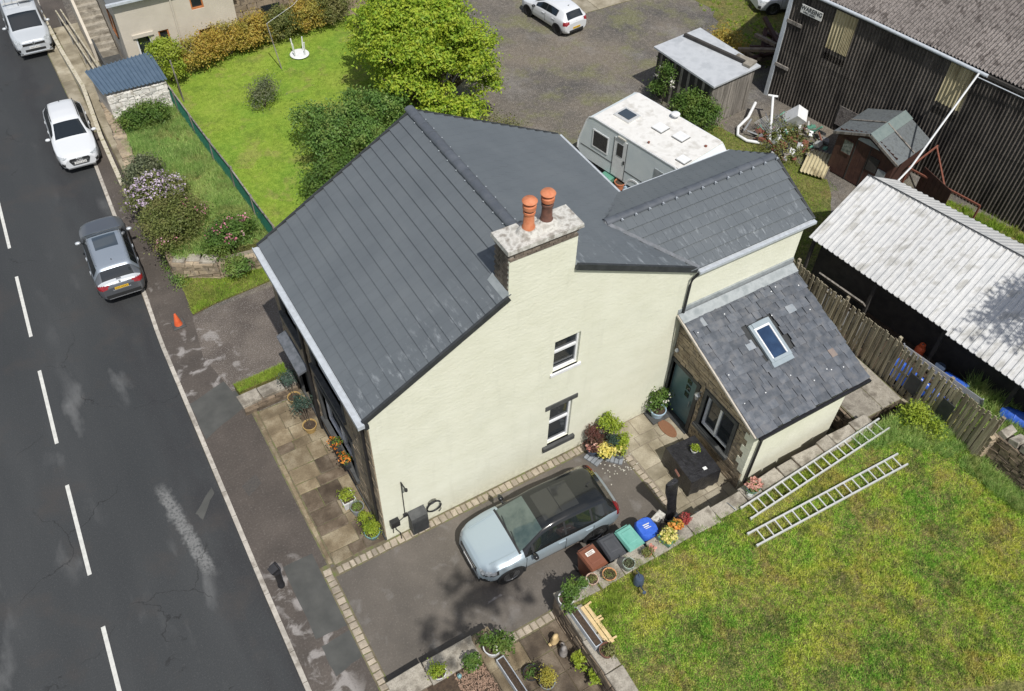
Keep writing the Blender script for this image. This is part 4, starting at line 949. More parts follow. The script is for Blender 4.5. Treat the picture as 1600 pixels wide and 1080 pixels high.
for zf in (.25, .85, 1.5):
    o = B()
    for a, d in ((1.45, -1), (-1, -3), (-3, -5), (-5, -6.8)): o.beam((.085, a, fb(a)+zf*(ft(a)-fb(a))/1.75), (.085, d, fb(d)+zf*(ft(d)-fb(d))/1.75), .05, .08)
    o.obj('rail', 'fence_wood', t)
for y in (1.3, -.9, -3.05, -5.0, -6.75): B().box(.11, .2, y-.05, y+.05, 0, ft(y)+.06).obj('post', 'fence_wood', t)
for y, z in ((-4.15, 1.75), (-5.35, 1.85)): B().box(-.045, -.015, y-.22, y+.2, z-.42, z+.3).obj('mesh_panel', 'dark_trim', t)
B().beam((-.05, -2.6, .5), (-.05, -4.5, .92), .12, .18).obj('gravel_board', 'fence_wood', t)
# paving beside the porch, behind the retaining wall
flags('side_passage', 13.98, 15.85, -4.1, .2, 1.0, 'coping', 'moss_joint', [1, 1, 1], .8, 1.2, seed=19)
t = thing('passage_wall', 'dark stone wall face in the shade beside the rear corner of the porch', 'wall')
rubble(t, (13.95, .2), (13.95, -4.1), 0, .94, .2, .13, .2, .45, 'stone_brown', 55); B().box(14.05, 15.85, -4.1, -3.9, 0, .94).obj('wall_core', 'stone_brown', t)

# ---------------------------------------------------------------- corrugated sheet helpers
def corr_mesh(name, wd, ht, pitch, amp, m, box=False, seg=8):
    """sheet in local x (width), z (height), facing -y"""
    if box: prof = [(0, 0), (.30, 0), (.42, 1), (.62, 1), (.74, 0)]; P = [((i+a)*pitch, -amp*h) for i in range(int(round(wd/pitch))) for a, h in prof]+[(wd, 0)]
    else:
        n = int(round(wd/pitch))*seg; P = [(wd*i/n, -amp*math.cos(2*PI*i/seg)) for i in range(n+1)]
    k = len(P); th = .008
    v = [(x, y, 0) for x, y in P]+[(x, y, ht) for x, y in P]+[(x, y+th, 0) for x, y in P]+[(x, y+th, ht) for x, y in P]
    f = [(i, i+1, k+i+1, k+i) for i in range(k-1)]+[(2*k+i+1, 2*k+i, 3*k+i, 3*k+i+1) for i in range(k-1)]+[(2*k+i, 2*k+i+1, i+1, i) for i in range(k-1)]+[(k+i, k+i+1, 3*k+i+1, 3*k+i) for i in range(k-1)]
    o = B(); o.add(v, f); me = o.mesh(name, False if box else 50); me.materials.append(M(m)); return me
t = thing('pale_sheeting', 'pale sheeting showing through the slats at the far end of the fence', 'sheeting', (16.35, -.9, .9)); place('sheet_body', corr_mesh('sheet_body', 2.19, 1.05, .146, .02, 'sheet_white'), None, t, (0, 1.1, 0), (0, 0, -PI/2)); B().box(.02, .06, -1.1, 1.1, .3, .36).obj('support_rail', 'grey_wood', t)
# barn
BA = -math.atan2(1, .197)                       # wall runs towards -y
t = barn = thing('barn', 'big dark corrugated barn with mossy grey roof and white corner trim', 'barn', (24.85, 11.87, 0), BA)
lo = corr_mesh('wall_sheet', 1.022, 2.55, .146, .04, 'asbestos_wall'); hi = corr_mesh('wall_sheet', 1.022, 2.6, .146, .04, 'asbestos_wall')
yl = corr_mesh('wall_sheet', 1.022, 1.75, .146, .04, 'sheet_yellow'); hs = corr_mesh('wall_sheet', 1.022, .6, .146, .04, 'asbestos_wall')
for k in range(24):
    x = k*1.022
    place('wall_sheet', lo, None, t, (x, 0, 0))
    if k in (2, 7):
        place('wall_sheet', yl, None, t, (x, -.02, 3.3)); place('wall_sheet', hs, None, t, (x, -.012, 2.5)); place('wall_sheet', hs, None, t, (x, -.012, 2.8))
    else: place('wall_sheet', hi, None, t, (x, -.012, 2.5))
o = place('wall_sheet', yl, None, t, (3*1.022-.45, -.03, 3.32)); o.scale = (.45, 1, 1)
B().box(-.05, 24.6, .06, .2, 0, 5.0).obj('wall_backing', 'shed_dark', t)
B().box(-.06, -.0, .2, 14, 0, 4.7).obj('end_wall', 'shed_dark', t)
B().box(-.16, .02, -.09, -.03, 0, 5.4).box(-.16, -.1, -.03, .25, 0, 5.4).obj('corner_trim', 'gutter_white', t)
pr = R(17)
rs = corr_mesh('roof_sheet', 1.022, 2.15, .146, .042, 'asbestos_roof'); rw_ = corr_mesh('roof_sheet', 1.022, 2.15, .146, .042, 'sheet_white')
for r in range(5):
    for k in range(26):
        place('roof_sheet', rw_ if (k == 6 and r in (2, 3)) else rs, None, t, (-1.0+k*1.022, -.05+r*2.0*math.cos(pr), 5.2+r*2.0*math.sin(pr)+r*.012), (-(PI/2-pr), 0, 0))
B().hexa([(-1, -.1, 5.0), (25, -.1, 5.0), (25, 9.6, 5.0), (-1, 9.6, 5.0), (-1, -.1, 5.1), (25, -.1, 5.1), (25, 9.6, 8.05), (-1, 9.6, 8.05)]).obj('roof_frame', 'shed_dark', t)
B().tube([(-.6, -.13, 5.14), (3.6, -.13, 5.16), (8.6, -.13, 5.1)], .07, 8).obj('gutter', 'gutter_white', t, smooth=50)
B().tube([(8.2, -.2, 4.95), (11.0, -.12, 4.9)], .02, 6).obj('loose_cable', 'gutter_white', t)
for x, z, ln in ((-.02, 3.6, .75), (-.02, 1.55, .7)): B().box(x, x+ln, -.09, -.03, z, z+.14).obj('timber_batten', 'grey_wood', t)
B().box(3.55, 5.1, -.075, -.045, .35, 1.25).obj('sheet_repair', 'asbestos_roof', t)
sg = thing('sign', 'white sign reading WAREING in black capitals on the barn wall', 'sign', (24.95, 11.37, 4.26), BA)
B().box(0, 1.02, -.12, -.07, 0, .36).obj('sign_board', 'sign_white', sg)
text('lettering', 'WAREING', .255, 'ink', sg, (.51, -.124, .225), (PI/2, 0, 0), .88, .002, .006)
text('lettering', 'WREA GREEN', .1, 'ink', sg, (.43, -.124, .065), (PI/2, 0, 0), .95, .002, .002)
t = thing('loose_pipe', 'long thin white pole leaning from the barn gutter down past the brown shed', 'pipe', (23.1, 3.2, 0))
B().tube([(3.15, .5, 5.1), (.71, .08, 2.0), (.0, .03, 1.45)], .04, 8).obj('pipe', 'white_plastic', t, smooth=50)

# white roofed shed
t = thing('pole_shed', 'long dark open shed with white corrugated roof beyond the slatted fence', 'shed')
E0, E1 = Vector((17.05, 1.9, 2.5)), Vector((1.01, -8.01, 0)).normalized(); R0, R1 = Vector((20.2, 2.65, 3.42)), Vector((1.25, -5.5, 0)).normalized(); F0, F1 = Vector((21.8, 2.5, 2.72)), Vector((1.2, -4.9, 0)).normalized()
def shed_sheet(i, A0, A1, B0, B1, m, name, w=1.1, nr=5, amp=.035):
    o = B(); P = []
    for r in range(nr):
        for a, h in ((0, 0), (.42, 0), (.55, 1), (.75, 1), (.88, 0)): P.append(((r+a)*w/nr, h*amp))
    P.append((w+.02, 0)); k = len(P); v = []
    for j, (X0, X1) in enumerate(((A0, A1), (B0, B1))):
        for x, h in P: q = X0+X1*(i*w+x); v.append((q.x, q.y, q.z+h))
    v += [(a, b_, c_-.02) for a, b_, c_ in v]
    f = [(i_, i_+1, k+i_+1, k+i_) for i_ in range(k-1)]+[(2*k+i_+1, 2*k+i_, 3*k+i_, 3*k+i_+1) for i_ in range(k-1)]+[(2*k+i_, 2*k+i_+1, i_+1, i_) for i_ in range(k-1)]
    o.add(v, f); o.obj(name, m, t)
for i in range(11):
    off = Vector((-.0, 0, .0)) if i < 5 else Vector((-.12, 0, -.02))
    shed_sheet(i, E0+off, E1, R0, R1, 'sheet_white', 'roof_sheet'); shed_sheet(i, R0+Vector((0, 0, .002)), R1, F0, F1, 'sheet_grey', 'roof_sheet')
def qd(o, a, b_, z0): o.hexa([(a.x, a.y, z0), (b_.x, b_.y, z0), (b_.x+.1, b_.y, z0), (a.x+.1, a.y, z0), (a.x, a.y, a.z-.05), (b_.x, b_.y, b_.z-.05), (b_.x+.1, b_.y, b_.z-.05), (a.x+.1, a.y, a.z-.05)])
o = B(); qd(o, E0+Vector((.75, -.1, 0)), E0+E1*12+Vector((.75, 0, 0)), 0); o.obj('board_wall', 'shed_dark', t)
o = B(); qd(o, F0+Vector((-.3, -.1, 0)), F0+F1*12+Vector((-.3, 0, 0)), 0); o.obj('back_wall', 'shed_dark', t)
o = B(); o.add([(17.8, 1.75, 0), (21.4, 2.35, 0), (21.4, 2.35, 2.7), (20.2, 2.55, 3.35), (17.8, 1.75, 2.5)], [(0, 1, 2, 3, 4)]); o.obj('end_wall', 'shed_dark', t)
o = B(); o.beam(R0+Vector((0, 0, .05)), R0+R1*12.2+Vector((0, 0, .05)), .05, .02); o.obj('ridge_strip', 'dark_trim', t)
for k in range(5): q = E0+E1*(.15+k*2.6); B().box(q.x+.1, q.x+.2, q.y-.05, q.y+.05, 0, 2.42).obj('post', 'shed_dark', t)
t = thing('leaning_sheet', 'dark glass sheet leaning in the shade of the white roofed shed', 'sheet', (17.35, -.1, 0))
mm = Euler((0, R(-42), R(8))).to_matrix(); mat('skylit_glass', (.2, .185, .17), (.28, .26, .24), 3, .35, c3=(.16, .14, .125))  # pane colour lightened to carry the sky light on the shaded glass
B().obox((.0, .15, 1.35), (.02, 1.75, 1.05), mm).obj('pane', 'skylit_glass', t); B().obox(Vector((0, .15, 1.35))+mm @ Vector((-.01, 0, .53)), (.05, 1.8, .04), mm).obox(Vector((0, .15, 1.35))+mm @ Vector((-.01, -.88, 0)), (.05, .04, 1.05), mm).obj('frame', 'grey_wood', t)

# brown summer house
sa = math.atan2(3.8-6.53, 23.79-23.26)         # along the gable front
t = thing('garden_shed', 'dark brown wooden shed with patched grey felt roof against the barn', 'shed', (23.5, 5.17, 0), sa+PI/2)
# local: x towards the back (away from gable front), y along the front
HW = 1.36; D = 2.15
g = B()
for k in range(14): pass
for k in range(13):
    a = -HW+.05+k*.2; z1 = 2.0+.5*(1-abs(a+.1)/HW)
    B().box(-.02, .0, a, a+.195, .05, min(2.45, z1)).obj('plank', 'brown_timber', t)
B().prism_x([(-HW+.06, .05), (HW-.06, .05), (HW-.06, 1.9), (0, 2.4), (-HW+.06, 1.9)], 0.005, D-.1).obj('shed_body', 'brown_timber', t)
for s in (-1, 1):
    for r in range(2):
        m_ = 'felt' if r == 0 else 'felt'
        p = [Vector((-.15+r*(D+.3)/2, s*(HW+.12), 1.88)), Vector((-.15+(r+1)*(D+.3)/2-.01, s*(HW+.12), 1.88)), Vector((-.15+(r+1)*(D+.3)/2-.01, 0, 2.52)), Vector((-.15+r*(D+.3)/2, 0, 2.52))]
        if s > 0: p = p[::-1]
        n_ = (p[1]-p[0]).cross(p[3]-p[0]).normalized()
        if n_.z < 0: p = p[::-1]; n_ = -n_
        B().hexa([q-n_*.035 for q in p]+[q+n_*(.002*r) for q in p]).obj('roof_felt', m_, t)
B().hexa([(-.17, -.42, 2.36), (D+.17, -.42, 2.36), (D+.17, 0, 2.545), (-.17, 0, 2.545), (-.17, -.42, 2.375), (D+.17, -.42, 2.375), (D+.17, 0, 2.56), (-.17, 0, 2.56)]).obj('felt_patch', 'felt_green', t)
B().beam((1.0, .05, 2.54), (1.0, HW+.1, 1.93), .06, .03).beam((1.0, -HW-.1, 1.93), (1.0, -.05, 2.54), .06, .03).obj('batten', 'grey_wood', t)
B().beam((-.17, .02, 2.47), (-.17, HW+.12, 1.83), .03, .1).beam((-.17, -HW-.12, 1.83), (-.17, -.02, 2.47), .03, .1).obj('barge_board', 'grey_wood', t)
wn = B().box(-.05, -.02, .55, .95, 1.15, 1.75).obj('window', 'glass_curtain', t); B().box(-.055, -.05, .53, .97, 1.73, 1.78).box(-.055, -.05, .53, .97, 1.12, 1.16).obj('window_frame', 'brown_timber', wn)
B().prism_x([(-.55, 1.98), (.45, 1.98), (.4, 2.1), (0, 2.22), (-.45, 2.05)], -.045, -.02).obj('fanlight', 'lead', t)
B().box(-.05, -.02, -1.1, -.75, .85, 1.25).obj('window', 'lead', t); B().box(-.05, -.02, -.7, -.25, .95, 1.6).obj('window', 'shed_dark', t)
B().box(-.035, -.02, .42, .46, .05, 1.95).box(-.035, -.02, -.22, -.18, .05, 1.95).obj('door_edge', 'shed_dark', t)
# flat roofed timber lean-to
t = thing('timber_store', 'old plank store with silver felt flat roof behind the caravan', 'shed', (20.6, 11.2, 0), R(6))
W_, D_ = 2.55, 3.4
for k in range(18):
    B().box(k*.142, k*.142+.136, -.012, .012, 0, 2.0).obj('plank', 'grey_wood', t, loc=(0, random.uniform(-.008, .008), random.uniform(0, .06)))
for k in range(23):
    B().box(-.012, .012, .03+k*.145, .03+k*.145+.138, 0, 2.05).obj('plank', 'shed_dark' if k % 3 else 'grey_wood', t)
B().box(.03, W_-.03, .03, D_, .0, 1.98).obj('store_core', 'shed_dark', t)
B().hexa([(-.15, -.15, 2.12), (W_+.15, -.15, 2.12), (W_+.15, D_+.15, 2.2), (-.15, D_+.15, 2.2), (-.15, -.15, 2.2), (W_+.15, -.15, 2.2), (W_+.15, D_+.15, 2.28), (-.15, D_+.15, 2.28)]).obj('felt_roof', 'felt_silver', t)
B().beam((W_-.35, .4, 2.3), (W_-1.0, D_, 2.38), .14, .12).obj('roof_beam', 'shed_dark', t); B().obox((W_-.2, .2, 2.28), (.6, .35, .1), (0, 0, .2)).obox((W_-.1, .6, 2.27), (.3, .8, .06), (0, 0, .2)).obj('rubble', 'coping', t)
# timber pile
t = thing('log_pile', 'dark heap of old timber against the barn corner', 'timber', (26.8, 14.2, 0))
for k in range(16): B().obox((random.uniform(-1, 1), random.uniform(-.8, .8), .2+random.uniform(0, .9)), (random.uniform(1.2, 2.2), .18, .14), (random.uniform(-.2, .2), random.uniform(-.3, .3), random.uniform(0, 3))).obj('timber', 'brown_timber' if k % 2 else 'stone_brown', t)
# ---------------------------------------------------------------- neighbour
t = nb = thing('neighbour_house', 'beige rendered cottage with orange framed windows beyond the gardens', 'house', (0.15, 26.1, 0))
NW = [(.52, 1.15, 1.3, 2.25), (1.5, 1.95, 1.45, 2.3), (3.15, 3.7, 2.85, 3.7), (3.2, 3.95, 1.35, 1.9)]
g = B()
for p in wall_cells([0, 5.0], lambda u: 3.95, NW): g.prism_y(p, 0, .3)
g.obj('front_wall', 'wall_beige', t); B().box(0, .3, .3, 9, 0, 3.95).obj('side_wall', 'wall_beige', t); B().box(.3, 5, .35, 9, 0, 3.9).obj('interior_core', 'shed_dark', t)
for i, (a, d, z, zz) in enumerate(NW):
    wn = B().box(a, d, .12, .15, z, zz).obj('window', 'glass_dark', t); m_ = 'white_frame' if i == 0 else 'orange_wood'
    B().box(a, a+.06, .04, .12, z, zz).box(d-.06, d, .04, .12, z, zz).box(a+.06, d-.06, .04, .12, z, z+.06).box(a+.06, d-.06, .04, .12, zz-.06, zz).obj('window_frame', m_, wn)
B().box(.4, 1.3, -.08, .02, 2.25, 2.4).obj('lintel', 'wall_beige', t)
B().tube([(2.35, -.05, 3.9), (2.35, -.05, .6)], .04, 8).obj('downpipe', 'wall_beige', t)
B().box(-.25, 5.2, -.28, -.14, 3.92, 4.02).obj('gutter', 'gutter_white', t)
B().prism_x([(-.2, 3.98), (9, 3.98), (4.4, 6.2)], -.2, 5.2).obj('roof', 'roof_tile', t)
wn = B().box(-.02, 0, 1.2, 2.0, 1.9, 2.8).obj('window', 'glass_dark', t); B().box(-.05, -.02, 1.1, 1.2, 1.8, 2.9).box(-.05, -.02, 2.0, 2.1, 1.8, 2.9).box(-.05, -.02, 1.1, 2.1, 1.78, 1.86).obj('window_frame', 'orange_wood', wn)
st = B()
for k in range(9): st.box(-1.0, -.05, 3.2+k*.25, 3.45+k*.25, 0, .3+k*.2)
st.obj('steps', 'coping', t); B().hexa([(-1.12, 3.0, 0), (-1.0, 3.0, 0), (-1.0, 6, 0), (-1.12, 6, 0), (-1.12, 3.0, .9), (-1.0, 3.0, .9), (-1.0, 6, 2.6), (-1.12, 6, 2.6)]).obj('stair_wall', 'wall_beige', t)
B().box(-.9, -.04, 1.0, 3.1, 0.0, .05).box(-1.0, -.92, .5, 3.2, 0, 1.0).obj('doorstep', 'charcoal_stone', t)
t = thing('stone_cottage', 'rough stone building next to the beige cottage at the top edge', 'house', (5.2, 26.9, 0))
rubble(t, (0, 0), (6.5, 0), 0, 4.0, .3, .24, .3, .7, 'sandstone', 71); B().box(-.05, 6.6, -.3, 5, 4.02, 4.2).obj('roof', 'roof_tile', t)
for x in (1.3, 3.6): B().box(x, x+.9, -.1, -.07, .9, 1.9).obj('window', 'glass_dark', t)
# blue roofed store
t = thing('blue_roof_store', 'small whitewashed stone store with blue ribbed metal roof', 'shed', (-1.5, 22.75, 0))
rubble(t, (0, 0), (2.4, -.1), .6, 1.95, .3, .16, .2, .4, 'whitewash', 72, core='whitewash'); B().hexa([(0, .1, .0), (2.4, .05, .0), (2.35, 1.75, .0), (-.2, 1.6, .0), (0, .1, 2.0), (2.4, .05, 2.0), (2.35, 1.75, 2.0), (-.2, 1.6, 2.0)]).obj('store_core', 'mortar_pale', t)
a = [Vector((-.1, -.08, 2.1)), Vector((2.45, -.2, 2.1)), Vector((2.38, 1.95, 2.26)), Vector((-.35, 1.7, 2.26))]
for i in range(4):
    o = B(); P = []
    for r in range(4):
        for q, h in ((0, 0), (.3, 0), (.42, 1), (.6, 1), (.72, 0)): P.append((i/4+(r+q)/16, h*.05))
    P.append(((i+1)/4+.004, 0)); k = len(P); v = []
    for e0, e1 in ((a[0], a[1]), (a[3], a[2])): v += [e0.lerp(e1, x)+Vector((0, 0, h)) for x, h in P]
    v += [p-Vector((0, 0, .02)) for p in v]
    o.add(v, [(j, j+1, k+j+1, k+j) for j in range(k-1)]+[(2*k+j+1, 2*k+j, 3*k+j, 3*k+j+1) for j in range(k-1)]+[(2*k+j, 2*k+j+1, j+1, j) for j in range(k-1)]); o.obj('roof_sheet', 'sheet_blue', t)
# green mesh fence
FP = [(1.58, 12.2), (1.45, 14.2), (1.36, 16.2), (1.2, 18.2), (1.08, 20.2), (.98, 22.2), (.92, 23.3)]
t = thing('mesh_fence', 'green mesh garden fence with leaning posts dividing the two gardens', 'fence', (1.2, 18, GZ))
for i, (x, y) in enumerate(FP): B().obox((0, 0, .5), (.07, .07, 1.1), (random.uniform(-.06, .06), random.uniform(-.06, .06), 0)).obj('post', 'grey_wood', t, loc=(x-1.2, y-18, 0))
for (x0, y0), (x1, y1) in zip(FP, FP[1:]):
    o = B(); a, d = Vector((x0-1.2, y0-18, 0)), Vector((x1-1.2, y1-18, 0)); L = (d-a).length; n = int(L/.06)
    for k in range(n): q = a.lerp(d, k/n); o.box(q.x-.008, q.x+.008, q.y-.011, q.y+.011, .08, .93+.05*math.sin(k*.4))
    for z in np.linspace(.1, .92, 13): o.beam(a+Vector((.01, 0, z)), d+Vector((.01, 0, z)), .016, .022)
    o.obj('mesh_panel', 'mesh_green', t); B().beam(a+Vector((0, 0, .97)), d+Vector((0, 0, .95)), .05, .05).obj('top_rail', 'grey_wood', t)
# footway barrier walls
t = thing('footway_wall', 'narrow yellowish painted wall between pavement and sunken footway', 'wall', (-2.2, 18.5, 0))
PTS = [(-2.34+2.2, 0), (-2.28+2.2, 3.6), (-2.05+2.2, 7.6), (-2.2+2.2, 11), (-2.3+2.2, 16)]
for (x0, y0), (x1, y1) in zip(PTS, PTS[1:]):
    B().beam((x0, y0, .32), (x1, y1, .32), .1, .64).obj('wall_panel', 'rail_paint', t); B().beam((x0, y0, .68), (x1, y1, .68), .16, .08).obj('cap', 'rail_paint', t)
t = thing('handrail', 'pair of grey metal handrails along the flagged footway', 'railing', (-1.3, 25, 0))
for dx in (0, .22):
    B().tube([(dx+.1, 0, .85), (dx-.35, 8, .85)], .035, 6).obj('rail', 'rail_paint', t)
    for k in range(5): B().tube([(dx+.1-.45*k/4, 8*k/4, 0), (dx+.1-.45*k/4, 8*k/4, .85)], .025, 6).obj('post', 'steel_grey', t)

# ================================================================ VEHICLES
mat('paint_ice', (.33, .40, .44), rough=.3, coat=.6, metal=.15); mat('paint_black', (.012, .013, .013), rough=.2, coat=.7, spec=.4)
mat('paint_white', (.62, .64, .66), rough=.35, coat=.5); mat('paint_grey', (.13, .14, .155), rough=.32, metal=.45, coat=.6); mat('paint_silver', (.50, .53, .56), rough=.35, metal=.2, coat=.5)
mat('paint_roofgrey', (.27, .31, .36), rough=.35, metal=.3, coat=.5)
mat('car_glass', (.012, .016, .018), rough=.03, spec=1.0); mat('screen_glass', (.045, .07, .065), (.1, .13, .115), 2.5, .04, spec=1.0)
mat('tyre', (.018, .018, .018), rough=.85); mat('alloy', (.35, .36, .37), rough=.35, metal=.6); mat('cladding', (.022, .023, .024), rough=.6)
mat('lamp_red', (.28, .015, .02), (.2, .01, .015), 12, .15, spec=.7); mat('lamp_clear', (.5, .53, .55), (.25, .27, .28), 14, .12, spec=.8); mat('chrome', (.6, .62, .64), rough=.2, metal=.8)
mat('plate_yellow', (.72, .45, .03), rough=.5); mat('plate_white', (.72, .72, .7), rough=.5); mat('sunroof', (.035, .036, .033), rough=.08, spec=.7); mat('sunroof_blue', (.05, .065, .08), rough=.06, spec=.8)
def wheel_parts(parent, x, y, r, side, rim='alloy', n=5):
    m = Matrix.Rotation(R(90)*side*-1, 3, 'X')   # local +z -> outward
    w_ = B().lathe([(.0, -.05), (r*.62, -.05), (r*.62, .05), (0, .05)], n=20, m=m).obj('wheel', 'cladding', parent, loc=(x, y, r))
    B().lathe([(r*.66, -.11), (r*.93, -.115), (r, -.07), (r, .07), (r*.93, .11), (r*.68, .11), (r*.64, .06)], n=28, m=m).obj('tyre', 'tyre', w_, smooth=40)
    o = B().lathe([(r*.60, .04), (r*.67, .105), (r*.70, .10)], n=28, m=m).lathe([(0, .075), (r*.14, .075), (r*.16, .05)], n=12, m=m)
    for k in range(n):
        a = 2*PI*k/n; o.hexa([m @ (Matrix.Rotation(a, 3, 'Z') @ Vector(p)) for p in ((r*.08, -r*.1, .05), (r*.66, -r*.13, .06), (r*.66, r*.13, .06), (r*.08, r*.1, .05), (r*.08, -r*.07, .085), (r*.66, -r*.1, .1), (r*.66, r*.1, .1), (r*.08, r*.07, .085))])
    o.obj('rim', rim, w_)
SUB = [1, 1, 2, 7, 3, 7, 2, 3, 3]
def car(name, label, s, loc, rz, group=None, detail=None):
    t = thing(name, label, s.get('cat', 'car'), loc, rz, group)
    L = s['L']; I = lambda key, x: np.interp(x, [p[0] for p in s[key]][::-1], [p[1] for p in s[key]][::-1])
    xs = np.unique(np.round(np.concatenate([np.arange(-L/2, L/2+.001, .06), L/2-np.array([0, .015, .03, .05, .075, .1, .14]), -L/2+np.array([0, .015, .03, .05, .075, .1, .14])]), 3)); n = len(xs)
    def sm(a, it=2):
        a = a.copy()
        for _ in range(it): a[1:-1] = a[:-2]*.25+a[1:-1]*.5+a[2:]*.25
        return a
    top = sm(I('top', xs)); w_ = sm(I('wb', xs)); wt = sm(I('wt', xs), 3); zb = I('zb', xs); cr = sm(I('crown', xs)); bl = np.minimum(sm(I('belt', xs)), top-cr-.012)
    rings = []
    for i in range(n):
        W, T, Z, K, C, Bt = w_[i], wt[i], zb[i], top[i], cr[i], bl[i]; T = min(T, W*.985)
        md = Z+(Bt-Z)*.42
        P = [(0, Z), (.82*W, Z), (.95*W, Z+.07), (W*.995, md), (W, Bt-.16 if Bt-.16 > md+.02 else md+.02), (.972*W, Bt), (T, K-C), (.82*T, K-C*.42), (.42*T, K-C*.1), (0, K)]
        ring = []; segs = []
        for j, k in enumerate(SUB):
            for q in range(k):
                u = q/k; ring.append((P[j][0]*(1-u)+P[j+1][0]*u, P[j][1]*(1-u)+P[j+1][1]*u)); segs.append((j, q))
        ring.append(P[-1]); rings.append(ring)
    G = np.array(rings)                        # n x m x 2 (y,z)
    # round the section a little
    for _ in range(1): G[:, 2:-1] = G[:, 1:-2]*.2+G[:, 2:-1]*.6+G[:, 3:]*.2
    mm = G.shape[1]; parts = {}
    for side in (1, -1):
        for i in range(n-1):
            for j in range(mm-1):
                cx = (xs[i]+xs[i+1])/2; c = (G[i, j]+G[i+1, j]+G[i, j+1]+G[i+1, j+1])/4; sg, q = segs[j]
                if sg in (2, 3, 4) and any((cx-wx)**2+(c[1]-s['r'])**2 < (s['r']+.055)**2 for wx in s['wx']): continue
                key = classify(s, cx, abs(c[0]), c[1], sg, q, side)
                V = [(xs[i], side*G[i, j, 0], G[i, j, 1]), (xs[i+1], side*G[i+1, j, 0], G[i+1, j, 1]), (xs[i+1], side*G[i+1, j+1, 0], G[i+1, j+1, 1]), (xs[i], side*G[i, j+1, 0], G[i, j+1, 1])]
                if side == -1: V = V[::-1]
                parts.setdefault(key, []).append(V)
    for i, e in ((0, -1), (n-1, 1)):
        V = [(xs[i], y, z) for y, z in G[i]]+[(xs[i], -y, z) for y, z in G[i][::-1]]
        parts.setdefault(('body', 'body', s['paint']), []).append(V[::-1] if e == -1 else V)
    for (pid, pname, pm), quads in parts.items():
        vid = {}; v = []; f = []
        for Q in quads:
            fc = []
            for p in Q:
                k = (round(p[0], 4), round(p[1], 4), round(p[2], 4))
                if k not in vid: vid[k] = len(v); v.append(p)
                if not fc or fc[-1] != vid[k]: fc.append(vid[k])
            if len(set(fc)) >= 3: f.append(tuple(dict.fromkeys(fc)))
        me = bpy.data.meshes.new(pname); me.from_pydata(v, [], f); me.update(); sm_angle(me, 32); place(pname, me, pm, t)
    r = s['r']
    for wx in s['wx']:
        for sd in (1, -1):
            yw = float(np.interp(wx, xs, w_))
            wheel_parts(t, wx, sd*(yw-.13), r, sd, s.get('rim', 'alloy'))
            o = B(); N = 16
            for k in range(N):
                a0, a1 = PI*(-.06+1.12*k/N), PI*(-.06+1.12*(k+1)/N); q = []
                for a in (a0, a1):
                    for rr_ in (r+.02, r+.075): q.append((wx+rr_*math.cos(a), r+rr_*math.sin(a)))
                o.hexa([(q[0][0], sd*(yw-.2), q[0][1]), (q[1][0], sd*(yw-.06), q[1][1]), (q[3][0], sd*(yw-.06), q[3][1]), (q[2][0], sd*(yw-.2), q[2][1]), (q[0][0], sd*(yw+.004), q[0][1]), (q[1][0], sd*(yw+.006), q[1][1]), (q[3][0], sd*(yw+.006), q[3][1]), (q[2][0], sd*(yw+.004), q[2][1])])
            o.obj('wheel_arch', s.get('arch', 'cladding'), t, smooth=40)
            B().lathe([(r+.05, 0), (r+.05, .32), (0, .32)], n=18, m=Matrix.Rotation(R(90)*sd, 3, 'X')).obj('arch_liner', 'cladding', t, loc=(wx, sd*(yw-.03), r))
    # mirrors, handles, door seams
    mx, mz = s['mirror']
    for sd in (1, -1):
        yw = float(np.interp(mx, xs, w_))
        o = B(); o.lathe([(0, -.11), (.06, -.1), (.085, -.04), (.085, .03), (.05, .09), (0, .1)], n=10, m=Matrix.Rotation(R(90), 3, 'X') @ Matrix.Diagonal((.9, .8, 1))); mo = o.obj('wing_mirror', s.get('mirmat', s['paint']), t, smooth=True, loc=(mx, sd*(yw+.1), mz))
        B().beam((0, -sd*.02, -.03), (0, -sd*.17, -.07), .05, .03).obj('mirror_stalk', 'cladding', mo)
        for hx in s['handles']: yh = float(np.interp(hx, xs, w_)); B().box(-.11, .11, -.015, .02, -.015, .015).obj('door_handle', s.get('handmat', s['paint']), t, loc=(hx, sd*(yh-.002), s['handz']))
        for dx in s['seams']: yh = float(np.interp(dx, xs, w_)); B().box(-.006, .006, -.012, .003, .42, s['handz']+.07).obj('door_seam', 'cladding', t, loc=(dx, sd*yh, 0))
    B().tube([(s['ant'], 0, s['H']-.03), (s['ant']-.1, 0, s['H']+.06)], [.025, .01], 6).obj('roof_aerial', 'cladding', t)
    if detail: detail(t, s)
    t.scale = (s.get('k', 1),)*3
    return t
